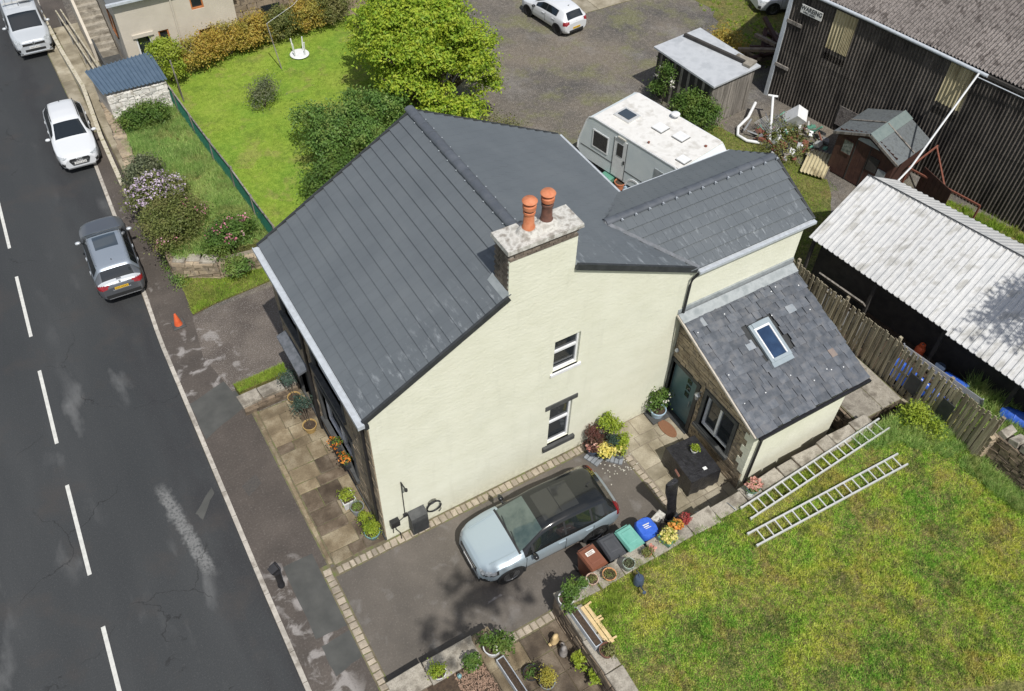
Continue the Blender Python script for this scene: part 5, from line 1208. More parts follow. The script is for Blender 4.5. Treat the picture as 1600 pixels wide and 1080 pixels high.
def classify(s, x, y, z, sg, q, side):
    for nm, m_, x0, x1, y0, y1, z0, z1 in s.get('patch', []):
        if x0 <= x <= x1 and y0 <= y <= y1 and z0 <= z <= z1 and sg >= 2: return (nm+str(side), nm, m_)
    a, d = s['ws']; 
    if a < x < d and ((sg == 6 and q >= 1) or sg in (7, 8)): return ('windscreen', 'windscreen', s.get('wsmat', 'car_glass'))
    a, d = s['rw']
    if a < x < d and ((sg == 6 and q >= 1) or sg in (7, 8)): return ('rear_window', 'rear_window', 'car_glass')
    for k, (a, d) in enumerate(s['side']):
        if a < x < d and sg == 5 and 1 <= q <= 5 and z > s['sidez']: return ('side_window%d%d' % (k, side), 'side_window', 'car_glass')
    if min(a for a, d in s['side'])-.03 < x < max(d for a, d in s['side'])+.03 and sg == 5 and 1 <= q <= 5 and z > s['sidez'] and 'cat' not in s: return ('pillar%d' % side, 'window_pillar', 'cladding')
    if 'sun' in s:
        a, d, yy = s['sun']
        if a < x < d and y < yy and sg >= 6: return ('sunroof', 'sunroof', s.get('sunmat', 'sunroof'))
    if 'roofm' in s:
        a, d = s['roofx']
        if a < x < d and (sg >= 6 or sg == 5): return ('roof', 'roof', s['roofm'])
    if z < s.get('cladz', 0) and sg >= 1: return ('lower_trim', 'lower_trim', 'cladding')
    return ('body', 'body', s['paint'])
def plate(t, x, z, tilt, m, w_=.52, chars=''):
    o = B().obox((0, 0, 0), (.012, w_, .11), (0, tilt, 0)).obj('number_plate', m, t, loc=(x, 0, z))
    e = 1 if x > 0 else -1
    rr = random.Random(int(abs(x*1000)))
    q = B()
    for k in range(7):
        yy = -w_*.42+w_*.84*(k+.5)/7+(.012 if k > 3 else -.012)
        q.obox((e*.008, yy, 0), (.004, .012, .07), (0, 0, 0)).obox((e*.008, yy+.022, .0 if k % 2 else .02), (.004, .03, .012), (0, 0, 0))
    q.obj('plate_characters', 'ink', o)
# pale blue grey crossover on the drive
xc = dict(L=4.44, H=1.65, r=.36, wx=(1.36, -1.34), paint='paint_ice', arch='cladding', mirmat='paint_black',
  top=[(2.22, .80), (2.17, .9), (2.05, .965), (1.8, 1.02), (1.02, 1.13), (.3, 1.545), (.0, 1.62), (-.5, 1.65), (-1.2, 1.62), (-1.75, 1.54), (-2.02, 1.18), (-2.14, 1.05), (-2.2, .98), (-2.22, .9)],
  belt=[(2.22, .6), (2.1, .78), (1.8, .9), (1.0, 1.0), (-1.2, 1.08), (-1.7, 1.16), (-2.0, 1.12), (-2.22, .8)],
  wb=[(2.22, .60), (2.16, .70), (2.05, .79), (1.85, .875), (1.35, .93), (0, .915), (-1.35, .93), (-1.95, .89), (-2.12, .82), (-2.22, .70)],
  wt=[(2.22, .46), (2.05, .64), (1.6, .74), (1.02, .79), (.3, .635), (-.5, .625), (-1.5, .60), (-1.75, .585), (-2.05, .64), (-2.22, .55)],
  crown=[(2.22, .06), (1.5, .06), (1.0, .05), (.3, .045), (-1.7, .05), (-2.22, .05)], zb=[(2.22, .32), (2.0, .24), (-2.0, .26), (-2.22, .38)],
  ws=(.30, 1.0), rw=(-2.04, -1.80), side=((-.28, .66), (-1.12, -.36), (-1.55, -1.18)), sidez=1.04, sun=(-.95, .1, .43), roofm='paint_black', roofx=(-2.0, .95), cladz=.42, wsmat='screen_glass',
  mirror=(.72, 1.10), handles=(-.18, -1.05), handz=.93, seams=(.92, -.32, -1.2), ant=-1.45,
  patch=[('tail_light', 'lamp_red', -2.2, -1.98, .56, .9, .86, 1.3), ('cowl', 'cladding', 1.0, 1.09, 0, .76, 1.06, 1.3), ('lamp_surround', 'cladding', 1.76, 1.82, .55, .92, .7, .88), ('lamp_surround', 'cladding', 1.8, 2.17, .55, .92, .69, .73), ('head_light', 'lamp_clear', 1.8, 2.17, .55, .92, .72, .86), ('front_vent', 'cladding', 2.0, 2.2, .6, .8, .42, .56)])
def xc_detail(t, s):
    B().box(2.19, 2.232, -.46, .46, .62, .80).obj('grille', 'cladding', t); B().beam((2.236, -.42, .66), (2.236, .42, .78), .01, .03).obj('grille_bar', 'chrome', t); B().box(2.2, 2.228, -.62, .62, .30, .42).obj('lower_grille', 'cladding', t)
    plate(t, 2.24, .52, 0, 'plate_white'); plate(t, -2.225, .72, 0, 'plate_yellow')
    B().box(-.42, -.41, -.42, .42, 1.655, 1.66).obj('roof_seam', 'cladding', t)
    B().tube([(1.04, .5, 1.15), (.98, .1, 1.185)], .012, 5).tube([(1.04, -.05, 1.16), (.98, -.45, 1.175)], .012, 5).obj('wiper', 'cladding', t)
    for k in (-1, 1): B().beam((1.9, k*.62, 1.0), (1.1, k*.66, 1.118), .02, .012).obj('bonnet_crease', 'paint_ice', t)
car('parked_car', 'pale blue grey crossover with black roof parked on the driveway beside the gable', xc, (3.80, -2.02, 0), R(177.5), detail=xc_detail)
# white crossover, nose to the camera
q3 = dict(k=.88, L=4.39, H=1.59, r=.35, wx=(1.32, -1.28), paint='paint_white',
  top=[(2.19, .78), (2.14, .87), (2.0, .93), (1.7, .98), (.95, 1.09), (.18, 1.5), (-.1, 1.57), (-.6, 1.59), (-1.3, 1.55), (-1.65, 1.47), (-2.0, 1.1), (-2.13, 1.0), (-2.19, .85)],
  belt=[(2.19, .58), (2.1, .74), (1.7, .87), (.9, .96), (-1.2, 1.02), (-1.8, 1.05), (-2.19, .8)],
  wb=[(2.19, .66), (2.12, .75), (2.0, .82), (1.7, .88), (1.3, .915), (0, .905), (-1.3, .915), (-1.9, .87), (-2.1, .78), (-2.19, .66)],
  wt=[(2.19, .52), (2.0, .66), (1.6, .73), (.95, .77), (.2, .61), (-.5, .6), (-1.5, .56), (-1.7, .55), (-2.0, .6), (-2.19, .5)],
  crown=[(2.19, .06), (1.5, .06), (.95, .05), (.2, .05), (-1.7, .06), (-2.19, .05)], zb=[(2.19, .30), (2.0, .22), (-2.0, .25), (-2.19, .36)],
  ws=(.18, .93), rw=(-2.0, -1.7), side=((-.3, .6), (-1.1, -.37), (-1.55, -1.17)), sidez=1.0, cladz=.3,
  mirror=(.66, 1.02), handles=(-.2, -1.05), handz=.88, seams=(.88, -.33, -1.15), ant=-1.4,
  patch=[('head_light', 'lamp_clear', 1.78, 2.14, .5, .86, .74, .83), ('air_intake', 'cladding', 2.04, 2.2, .5, .8, .38, .56), ('tail_light', 'lamp_red', -2.2, -1.95, .5, .9, .8, 1.0)])
def q3_detail(t, s):
    B().add([(2.2, -.40, .76), (2.2, .40, .76), (2.2, .46, .66), (2.2, .34, .40), (2.2, -.34, .40), (2.2, -.46, .66)], [(0, 1, 2, 3, 4, 5)[::-1]]).add([(2.19, -.40, .76), (2.19, .40, .76), (2.19, .46, .66), (2.19, .34, .40), (2.19, -.34, .40), (2.19, -.46, .66)], [(0, 1, 2, 3, 4, 5)]).obj('grille', 'cladding', t)
    for k in range(4): B().tube([(2.21, -.105+k*.07+.05*math.cos(a), .69+.05*math.sin(a)) for a in np.linspace(0, 2*PI, 15)], .005, 4, False).obj('badge_ring', 'alloy', t)
    for z in (.62, .58, .47, .43): B().box(2.2, 2.208, -.36, .36, z, z+.008).obj('grille_bar', 'alloy', t)
    plate(t, 2.216, .53, 0, 'plate_white'); B().box(2.15, 2.2, -.6, .6, .26, .32).obj('skid_plate', 'alloy', t)
    for k in (-1, 1): B().tube([(.1, k*.6, 1.56), (-.6, k*.6, 1.6), (-1.5, k*.56, 1.53)], .018, 5).obj('roof_rail', 'cladding', t)
car('parked_car', 'white crossover facing the camera parked half on the pavement', q3, (-3.28, 23.05, 0), math.atan2(-1, -.05), detail=q3_detail)
# grey crossover, tail to the camera
tg = dict(k=.88, L=4.49, H=1.66, r=.36, wx=(1.4, -1.28), paint='paint_grey',
  top=[(2.24, .80), (2.18, .9), (2.0, .98), (1.7, 1.02), (1.05, 1.1), (.3, 1.56), (0, 1.63), (-.6, 1.66), (-1.4, 1.63), (-1.78, 1.57), (-2.06, 1.16), (-2.14, 1.06), (-2.2, 1.0), (-2.245, .9)],
  belt=[(2.24, .6), (2.1, .78), (1.7, .92), (1, 1.0), (-1.3, 1.06), (-2.0, 1.1), (-2.245, .85)],
  wb=[(2.24, .64), (2.1, .79), (1.8, .88), (1.35, .92), (0, .905), (-1.3, .92), (-1.95, .885), (-2.16, .82), (-2.245, .72)],
  wt=[(2.24, .5), (2.0, .68), (1.05, .79), (.3, .65), (-.5, .64), (-1.5, .62), (-1.8, .6), (-2.08, .68), (-2.245, .6)],
  crown=[(2.24, .06), (1.05, .05), (.3, .04), (-1.75, .05), (-2.245, .05)], zb=[(2.24, .32), (2.0, .24), (-2.0, .25), (-2.245, .34)],
  ws=(.3, 1.03), rw=(-2.06, -1.80), side=((-.3, .68), (-1.12, -.38), (-1.62, -1.2)), sidez=1.03, cladz=.36, sun=(-.75, .15, .42), sunmat='sunroof_blue', roofm='paint_roofgrey', roofx=(-1.8, .3),
  mirror=(.74, 1.08), handles=(-.2, -1.08), handz=.93, seams=(.95, -.34, -1.2), ant=-1.45, mirmat='paint_silver', handmat='paint_silver',
  patch=[('tail_light', 'lamp_red', -2.25, -1.98, .46, .9, .84, 1.01), ('tailgate', 'paint_silver', -2.2, -2.06, 0, .8, 1.0, 1.14), ('head_light', 'lamp_clear', 1.9, 2.2, .5, .9, .78, .9)])
def tg_detail(t, s):
    plate(t, -2.252, .83, 0, 'plate_yellow'); B().box(-2.256, -2.235, -.34, .34, .735, .755).box(-2.265, -2.235, -.58, .58, .36, .385).obj('chrome_strip', 'chrome', t); B().box(-2.258, -2.235, -.66, .66, .4, .56).obj('bumper_insert', 'cladding', t)
    for k in (-1, 1): B().tube([(.2, k*.62, 1.585), (-.6, k*.63, 1.665), (-1.6, k*.61, 1.62)], .02, 5).obj('roof_rail', 'chrome', t)
    B().lathe([(0, 0), (.05, 0), (.05, .012), (0, .014)], n=14, m=Matrix.Rotation(R(-70), 3, 'Y')).obj('badge', 'chrome', t, loc=(-2.165, 0, 1.06))
car('parked_car', 'dark grey crossover with sunroof seen from behind at the kerb', tg, (-3.72, 14.95, 0), R(87.5), detail=tg_detail)
# white hatchback in the yard
ib = dict(k=.88, L=4.06, H=1.44, r=.31, wx=(1.22, -1.34), paint='paint_white',
  top=[(2.03, .68), (1.98, .78), (1.8, .85), (1.5, .9), (.9, 1.0), (.1, 1.37), (-.2, 1.42), (-.7, 1.44), (-1.3, 1.4), (-1.6, 1.34), (-1.88, 1.0), (-1.97, .94), (-2.03, .82)],
  belt=[(2.03, .52), (1.8, .72), (.9, .88), (-1.2, .95), (-1.8, .97), (-2.03, .72)],
  wb=[(2.03, .6), (1.9, .75), (1.6, .85), (1.2, .89), (0, .88), (-1.3, .89), (-1.8, .85), (-1.97, .78), (-2.03, .7)],
  wt=[(2.03, .48), (1.8, .64), (.9, .75), (.1, .59), (-.5, .58), (-1.4, .56), (-1.6, .55), (-1.9, .62), (-2.03, .55)],
  crown=[(2.03, .05), (.9, .05), (.1, .045), (-1.6, .05), (-2.03, .05)], zb=[(2.03, .26), (1.8, .2), (-1.8, .22), (-2.03, .3)],
  ws=(.1, .88), rw=(-1.88, -1.62), side=((-.28, .52), (-1.15, -.35)), sidez=.92, cladz=0, rim='cladding',
  mirror=(.58, .95), handles=(-.15, -1.0), handz=.82, seams=(.8, -.31, -1.1), ant=-1.2, mirmat='paint_black',
  patch=[('tail_light', 'lamp_red', -2.02, -1.8, .5, .9, .72, .92), ('head_light', 'lamp_clear', 1.7, 2.0, .5, .9, .66, .78), ('bumper_insert', 'cladding', -2.1, -1.98, 0, .62, .2, .36)])
def ib_detail(t, s):
    plate(t, -2.04, .52, 0, 'plate_yellow'); B().box(-2.04, -2.02, -.5, .5, .3, .42).obj('bumper_insert', 'cladding', t); B().obox((-2.0, 0, .86), (.012, .08, .06), (0, .2, 0)).obj('badge', 'chrome', t)
car('parked_car', 'white hatchback seen from behind in the gravel yard', ib, (19.75, 22.2, 0), R(97.5), detail=ib_detail)
# silver van at the top left
vn = dict(k=.88, L=5.0, H=1.97, r=.34, wx=(1.5, -1.6), paint='paint_silver', cat='van',
  top=[(2.5, .82), (2.44, .95), (2.25, 1.04), (1.75, 1.22), (1.05, 1.78), (.7, 1.92), (.2, 1.96), (-2.2, 1.95), (-2.44, 1.9), (-2.5, 1.8)],
  belt=[(2.5, .6), (2.3, .85), (1.7, 1.08), (0, 1.12), (-2.5, 1.12)],
  wb=[(2.5, .72), (2.4, .83), (2.2, .91), (1.7, .97), (0, .98), (-2.4, .97), (-2.5, .9)], wt=[(2.5, .55), (2.2, .74), (1.75, .82), (1.0, .78), (.5, .8), (-2.3, .8), (-2.5, .75)],
  crown=[(2.5, .05), (1.7, .05), (.7, .06), (-2.5, .06)], zb=[(2.5, .3), (2.2, .22), (-2.5, .3)],
  ws=(1.0, 1.73), rw=(-2.6, -2.55), side=((.55, 1.38),), sidez=1.15, cladz=.34, mirror=(1.25, 1.25), handles=(.55, -.3), handz=1.0, seams=(1.45, .45), ant=.5,
  patch=[('head_light', 'lamp_clear', 2.05, 2.46, .58, .95, .74, .98), ('lower_intake', 'cladding', 2.3, 2.6, .45, .9, .42, .56)])
def vn_detail(t, s):
    B().box(2.48, 2.512, -.55, .55, .72, .83).obj('grille', 'cladding', t); B().box(2.49, 2.514, -.5, .5, .4, .52).obj('lower_grille', 'cladding', t)
    B().add([(2.53, 0, .93), (2.53, .075, .82), (2.53, 0, .71), (2.53, -.075, .82), (2.51, 0, .93), (2.51, .075, .82), (2.51, 0, .71), (2.51, -.075, .82), (2.53, 0, .87), (2.53, .035, .82), (2.53, 0, .77), (2.53, -.035, .82)], [(0, 8, 9, 1), (1, 9, 10, 2), (2, 10, 11, 3), (3, 11, 8, 0), (0, 1, 5, 4), (1, 2, 6, 5), (2, 3, 7, 6), (3, 0, 4, 7)]).obj('badge', 'chrome', t)
    plate(t, 2.52, .6, 0, 'plate_white'); B().box(2.42, 2.53, -.8, .8, .27, .33).obj('bumper_strip', 'chrome', t)
    for y in (-.6, -.25, .1, .45): B().tube([(.4, y, 2.12), (-2.2, y, 2.12)], .03, 6).obj('rack_bar', 'alu', t)
    for x in (.3, -.8, -1.9): B().box(x-.03, x+.03, -.75, .75, 2.02, 2.1).obj('rack_rail', 'alu', t)
    B().box(-1.9, .5, .05, .62, 2.16, 2.34).obj('roof_tube', 'white_plastic', t)
car('parked_van', 'silver panel van with roof rack facing the camera at the top left', vn, (-3.1, 32.95, 0), math.atan2(-1, -.03), detail=vn_detail)
w2 = dict(q3); w2.update(paint='paint_white')
car('parked_truck', 'white vehicle mostly hidden behind the barn corner', w2, (31.3, 17.6, 0), R(160))

# caravan
t = thing('caravan', 'old white touring caravan with grimy roof behind the house', 'caravan', (16.22, 9.42, 0), R(11.5))
CW, CL = 1.30, 2.5
# local: y towards the far end, x across; side profile extruded across x
prof = [(-CL, .5), (-CL-.02, 1.3), (-CL+.05, 2.2), (-CL+.32, 2.47), (-CL+.5, 2.52), (CL-.35, 2.52), (CL-.12, 2.44), (CL+.02, 2.2), (CL+.36, 1.1), (CL+.36, .75), (CL+.1, .5)]
mat('caravan_roof', (.60, .585, .55), (.68, .67, .64), 2.5, .6, .1, 30, c3=(.46, .44, .4), lo=.3, hi=.72); mat('caravan_side', (.60, .66, .68), (.67, .72, .73), 2, .4, .03, 30)
B().prism_x(prof, -CW, CW).obj('body', 'caravan_side', t)
B().prism_x([(-CL+.30, 2.52), (CL-.3, 2.52), (CL-.32, 2.55), (-CL+.32, 2.55)], -CW+.02, CW-.02).obj('roof_skin', 'caravan_roof', t)
o = B(); [o.beam((s*(CW+.005), a[0], a[1]), (s*(CW+.005), d[0], d[1]), .03, .05) for s in (-1, 1) for a, d in zip(prof[1:9], prof[2:10])]; o.obj('edge_trim', 'white_frame', t)
wn = B().box(-CW-.02, -CW, 1.3, 2.05, 1.3, 2.0).obj('window', 'glass_dark', t); B().box(-CW-.024, -CW-.005, 1.25, 1.3, 1.25, 2.05).box(-CW-.024, -CW-.005, 2.05, 2.1, 1.25, 2.05).box(-CW-.024, -CW-.005, 1.3, 2.05, 2.0, 2.05).box(-CW-.024, -CW-.005, 1.3, 2.05, 1.25, 1.3).obj('window_frame', 'white_frame', wn)
dr = B().box(-CW-.015, -CW+.01, .3, .95, .55, 2.3).obj('door', 'white_plastic', t); B().box(-CW-.03, -CW-.015, .48, .78, 1.55, 2.1).obj('door_window', 'glass_dark', dr); B().box(-CW-.04, -CW-.015, .33, .4, 1.3, 1.45).obj('handle', 'dark_trim', dr); B().box(-CW-.02, -CW-.012, .28, .3, .55, 2.3).box(-CW-.02, -CW-.012, .95, .97, .55, 2.3).obj('door_seam', 'dark_trim', dr)
B().box(-CW-.06, -CW, .4, .8, 2.36, 2.42).obj('awning_light', 'petal_white', t)
B().box(-CW-.012, -CW, -CL+.1, .28, 1.02, 1.05).box(-CW-.012, -CW, .98, CL+.2, 1.02, 1.05).obj('side_stripe', 'charcoal_stone', t)
B().box(-CW-.02, -CW, -1.9, -1.15, 1.35, 2.0).obj('window', 'lead', t)
B().lathe([(.0, -.1), (.30, -.1), (.3, .1), (0, .1)], n=22, m=Matrix.Rotation(R(90), 3, 'Y')).obj('wheel', 'tyre', t, loc=(-CW+.12, -.3, .30))
o = B(); N = 12
for k in range(N):
    a0, a1 = PI*k/N, PI*(k+1)/N
    o.hexa([(-CW-.02, -.3+.40*math.cos(a0), .42+.40*math.sin(a0)), (-CW-.02, -.3+.48*math.cos(a0), .42+.48*math.sin(a0)), (-CW-.02, -.3+.48*math.cos(a1), .42+.48*math.sin(a1)), (-CW-.02, -.3+.40*math.cos(a1), .42+.40*math.sin(a1)), (-CW+.01, -.3+.40*math.cos(a0), .42+.40*math.sin(a0)), (-CW+.01, -.3+.48*math.cos(a0), .42+.48*math.sin(a0)), (-CW+.01, -.3+.48*math.cos(a1), .42+.48*math.sin(a1)), (-CW+.01, -.3+.40*math.cos(a1), .42+.40*math.sin(a1))])
o.obj('wheel_arch', 'white_frame', t)
v = B().box(-.62, .1, .95, 1.75, 2.55, 2.62).obj('roof_light', 'alu', t); B().box(-.5, -.02, 1.06, 1.64, 2.62, 2.65).obj('lens', 'sunroof_blue', v)
for x, y, s_ in ((.12, -.05, .24), (.28, -.95, .24), (-.75, -1.95, .2)): v = B().box(x-s_-.02, x+s_+.02, y-s_-.02, y+s_+.02, 2.55, 2.575).obj('roof_vent', 'charcoal_stone', t); B().box(x-s_, x+s_, y-s_, y+s_, 2.575, 2.62).obj('vent_lid', 'white_plastic', v)
B().lathe([(.04, 2.55), (.04, 2.66), (.17, 2.68), (.18, 2.74), (.14, 2.77), (0, 2.78)], (1.1, .05, 0), 16).obj('aerial_dome', 'white_plastic', t, smooth=40)
B().lathe([(.05, 2.55), (.06, 2.6), (0, 2.62)], (.55, -1.95, 0), 10).lathe([(.03, 2.55), (.05, 2.63), (0, 2.65)], (-.95, -.4, 0), 10).obj('flue_cap', 'rust_red', t)
B().box(.5, .62, -CL-.06, -CL+.03, 1.95, 2.3).obj('rear_light', 'cladding', t); B().box(-.9, .9, -CL-.03, -CL, 1.2, 2.0).obj('window', 'glass_dark', t)
B().beam((0, CL+.3, .45), (0, CL+1.3, .45), .1, .1).beam((-.6, CL, .45), (0, CL+1.0, .45), .06, .08).beam((.6, CL, .45), (0, CL+1.0, .45), .06, .08).tube([(0, CL+1.1, .0), (0, CL+1.1, .6)], .05, 8).obj('tow_hitch', 'steel_grey', t)
o = B().box(-.95, .95, -CL+.2, CL-.1, .3, .5); o.obj('chassis', 'cladding', t)

# ================================================================ PLANTS
def foliage(blobs, n, size, clump=.22, per=40, inner=.55, asp=.5, low=-.5, up=.45, seed=0):
    g = np.random.default_rng(seed+100)
    C = np.array([b_[:3] for b_ in blobs], float); Rd = np.array([b_[3:6] if len(b_) > 4 else (b_[3],)*3 for b_ in blobs], float)
    wt = Rd.prod(1)**(2/3); wt /= wt.sum(); nc = max(6, n//per)
    bi = g.choice(len(blobs), nc, p=wt); d = g.normal(size=(nc, 3)); d /= np.linalg.norm(d, axis=1)[:, None]
    d[:, 2] = np.where(d[:, 2] < low, -d[:, 2], d[:, 2]); d /= np.linalg.norm(d, axis=1)[:, None]
    f = g.uniform(inner**2, 1.0, nc)**.5*g.uniform(.86, 1.12, nc)
    cc = C[bi]+d*Rd[bi]*f[:, None]; k = g.integers(0, nc, n)
    sc_ = clump*g.uniform(.6, 1.4, nc)
    P = cc[k]+g.normal(size=(n, 3))*sc_[k][:, None]*np.array([1, 1, .7])
    N = d[k]*.55+np.array([0, 0, up])+g.normal(size=(n, 3))*.5; N /= np.linalg.norm(N, axis=1)[:, None]
    A = np.cross(N, g.normal(size=(n, 3))); A /= np.linalg.norm(A, axis=1)[:, None]; Bv = np.cross(N, A)
    l = size*g.uniform(.6, 1.35, n)[:, None]; w_ = l*asp
    v = np.stack([P-A*l/2, P+Bv*w_/2+N*l*.06, P+A*l/2-N*l*.1, P-Bv*w_/2+N*l*.06], 1).reshape(-1, 3)
    return v, np.arange(4*n).reshape(-1, 4)
def limbs(blobs, base, r, seed=0, reach=.75):
    rr = random.Random(seed); o = B(); b0 = Vector(base)
    for i, b_ in enumerate(blobs):
        c = Vector(b_[:3]); m_ = b0.lerp(c, .5)+Vector((rr.uniform(-.15, .15), rr.uniform(-.15, .15), .1))
        o.tube([b0, m_, b0.lerp(c, reach+.15)], [r*(1 if i == 0 else .6), r*.55, r*.2], 7)
        if b_[3] > .8:
            for k in range(5):
                e = c+Vector((rr.uniform(-1, 1), rr.uniform(-1, 1), rr.uniform(-.2, .9)))*b_[3]*.75; o.tube([m_, m_.lerp(e, .6)+Vector((0, 0, .1)), e], [r*.35, r*.22, r*.08], 5)
    return o
def plant(name, label, cat, base, blobs, n, size, m, group=None, seed=0, flowers=None, trunk=.06, part='crown', **kw):
    """blobs relative to base"""
    t = thing(name, label, cat, base, 0, group)
    v, f = foliage(blobs, n, size, seed=seed, **kw); o = place(part, npmesh(part, v, f, m), m, t); o['kind'] = 'stuff' if False else o.get('kind', '') or ''
    del o['kind']
    if trunk: limbs(blobs, (0, 0, -.05), trunk, seed).obj('trunk', 'wood_bark', t, smooth=60)
    for fm, fn, fs, fb in (flowers or []):
        v, f = foliage(fb, fn, fs, clump=.07, per=9, inner=.95, low=.0, asp=.9, seed=seed+7); place('blossom', npmesh('blossom', v, f, fm), fm, t, kind='stuff')
    return t
def lobes(n, c, rad, r0, r1, seed, low=-.45):
    rr = random.Random(seed); out = []
    for k in range(n):
        z = low+(1-low)*(k+.5)/n; a = k*2.39996+rr.uniform(-.4, .4); q = math.sqrt(max(0, 1-z*z)); s = rr.uniform(.72, 1.02); r = rr.uniform(r0, r1)
        out.append((c[0]+rad[0]*q*s*math.cos(a), c[1]+rad[1]*q*s*math.sin(a), c[2]+rad[2]*z*s, r, r, r*.85))
    return out
plant('tree', 'large bright yellow green leafy tree behind the house', 'tree', (10.4, 17.6, .3),
      lobes(30, (.15, .5, 2.7), (2.3, 2.4, 2.2), .62, 1.0, 3)+lobes(10, (.2, 2.4, 3.3), (1.8, 1.4, 1.6), .6, .9, 5)+[(-.6, -1.9, 1.2, .9, .8, .8), (.6, -2.3, 1.2, .8, .7, .7), (2.1, -1.6, 1.5, .6, .6, .5), (.2, .5, 2.6, 1.6, 1.6, 1.6)], 64000, .145, 'leaf_bright', clump=.17, per=60, trunk=.14, seed=1, inner=.6, low=-.2)
plant('bush', 'wide dark green bush in front of the tall tree', 'bush', (6.2, 15.6, GZ),
      lobes(14, (-.4, .3, 1.0), (1.4, 1.5, 1.1), .45, .75, 7)+lobes(12, (1.1, .7, 1.0), (1.3, 1.2, 1.1), .45, .75, 8)+lobes(5, (-1.2, 1.4, 1.2), (.6, .6, .7), .35, .5, 9)+[(0, .4, .9, 1.1, 1.2, .9)], 21000, .115, 'leaf_dark', clump=.16, per=40, trunk=.05, seed=2, inner=.5, low=-.2)
plant('bush', 'glossy green bush at the roof edge below the dark bush', 'bush', (4.3, 13.7, GZ), [(0, 0, .8, 1.0, 1.0, .9), (.7, .5, .8, .8, .8, .8), (-.5, -.4, .5, .6, .6, .6)], 9000, .1, 'leaf_mid', clump=.18, trunk=.06, seed=3)
plant('shrub', 'thin greyish shrub standing alone on the back lawn', 'shrub', (4.3, 20.9, GZ), [(0, 0, .5, .65, .65, .55), (.3, .3, .75, .4, .4, .4)], 2600, .075, 'leaf_grey', clump=.16, trunk=.04, seed=4, inner=.3)
HG = 'hedge shrubs along the top of the back lawn'
for i, (x, y, m_, lb, rx) in enumerate([(2.95, 25.1, 'leaf_gold', 'leftmost golden shrub of the hedge, next to the beige cottage', 1.0), (4.4, 25.6, 'leaf_gold', 'second golden shrub from the left of the hedge', 1.0), (5.75, 25.7, 'leaf_gold', 'third golden shrub from the left of the hedge', .95), (7.0, 25.75, 'leaf_olive', 'olive green shrub among the golden hedge', .95), (8.3, 25.9, 'leaf_gold', 'golden hedge shrub just right of the olive green one', .95), (9.5, 25.9, 'leaf_olive', 'rightmost hedge shrub beside the tall tree', .9)]):
    plant('hedge_shrub', lb, 'shrub', (x, y, GZ), [(0, 0, .75, rx, .8, .75), (rx*.5, .1, .6, rx*.6, .65, .6), (-rx*.5, -.1, .6, rx*.6, .65, .55)], 6500, .095, m_, HG, seed=10+i, clump=.14, trunk=.05)
plant('bush', 'round lime green bush overhanging the blue roof', 'bush', (1.45, 24.75, GZ), [(0, 0, 1.3, .68, .62, .62), (.15, -.5, .7, .35, .35, .4)], 5500, .1, 'leaf_lime', clump=.13, trunk=.06, seed=21)
plant('bush', 'leafy bush below the whitewashed store wall', 'bush', (-.45, 21.9, GZ), [(0, 0, .45, .85, .6, .5), (.5, -.1, .5, .5, .5, .45), (-.6, -.1, .4, .5, .45, .4)], 5500, .09, 'leaf_mid', clump=.14, trunk=.05, seed=22)
plant('rhododendron', 'lilac flowering rhododendron by the pavement', 'bush', (-1.45, 16.7, GZ-.1), [(0, 0, .7, .8, .7, .65), (.6, -.2, .7, .5, .5, .5), (-.6, -.1, .5, .45, .5, .5)], 5500, .1, 'leaf_olive', seed=23, trunk=.05, clump=.14, flowers=[('petal_lilac', 1500, .075, [(0, 0, .75, .8, .65, .62), (.65, -.2, .75, .5, .45, .5), (-.6, 0, .6, .45, .5, .5)])])
plant('rhododendron', 'greyish rhododendron without flowers at the end of the stone garden wall', 'bush', (-1.6, 18.0, GZ-.1), [(0, 0, .6, .7, .7, .6), (.3, .4, .5, .5, .5, .5)], 4500, .1, 'leaf_grey', seed=24, trunk=.05, clump=.14)
plant('rhododendron', 'big olive rhododendron with red pink blooms beside the grey car', 'bush', (-1.35, 14.75, GZ-.15), [(0, 0, .65, 1.05, 1.0, .85), (.5, .2, .8, .7, .7, .6), (-.3, -.6, .5, .7, .6, .6), (-.5, .7, .5, .6, .5, .5)], 10500, .095, 'leaf_olive', seed=25, trunk=.06, clump=.15, flowers=[('petal_pink', 260, .065, [(.7, .1, .75, .55, .5, .5), (-.5, -.8, .45, .4, .3, .4)])])
plant('rose_bush', 'rose bush with pink flowers on the garden wall near the roof corner', 'bush', (.15, 13.3, GZ-.1), [(0, 0, .55, .75, .6, .55), (.5, .1, .6, .5, .45, .45), (-.5, -.3, .4, .5, .4, .4)], 5500, .09, 'leaf_mid', seed=26, trunk=.04, clump=.14, flowers=[('petal_pink', 170, .08, [(0, 0, .6, .75, .6, .5), (.5, .1, .6, .5, .45, .45)])])
plant('bush', 'small dark bush growing out of the garden wall face', 'bush', (-.05, 12.2, .1), [(0, 0, .4, .42, .35, .4)], 1800, .08, 'leaf_dark', seed=27, trunk=.03, clump=.12)
plant('bush', 'dense green bush against the corner of the plank store', 'bush', (20.2, 11.55, 0), [(0, 0, .9, .75, .8, .85), (-.2, .5, .7, .6, .6, .6), (.4, -.4, .6, .5, .5, .6)], 8500, .1, 'leaf_mid', seed=28, trunk=.05, clump=.15)
plant('climber', 'climbing plant with white blooms on the dark side of the plank store', 'climber', (20.1, 13.6, 0), [(0, 0, 1.4, .3, .4, .6), (-.1, .3, .6, .3, .4, .5)], 2200, .09, 'leaf_mid', seed=29, trunk=.03, clump=.15, flowers=[('petal_white', 60, .09, [(-.1, 0, 1.2, .35, .5, .7)])])
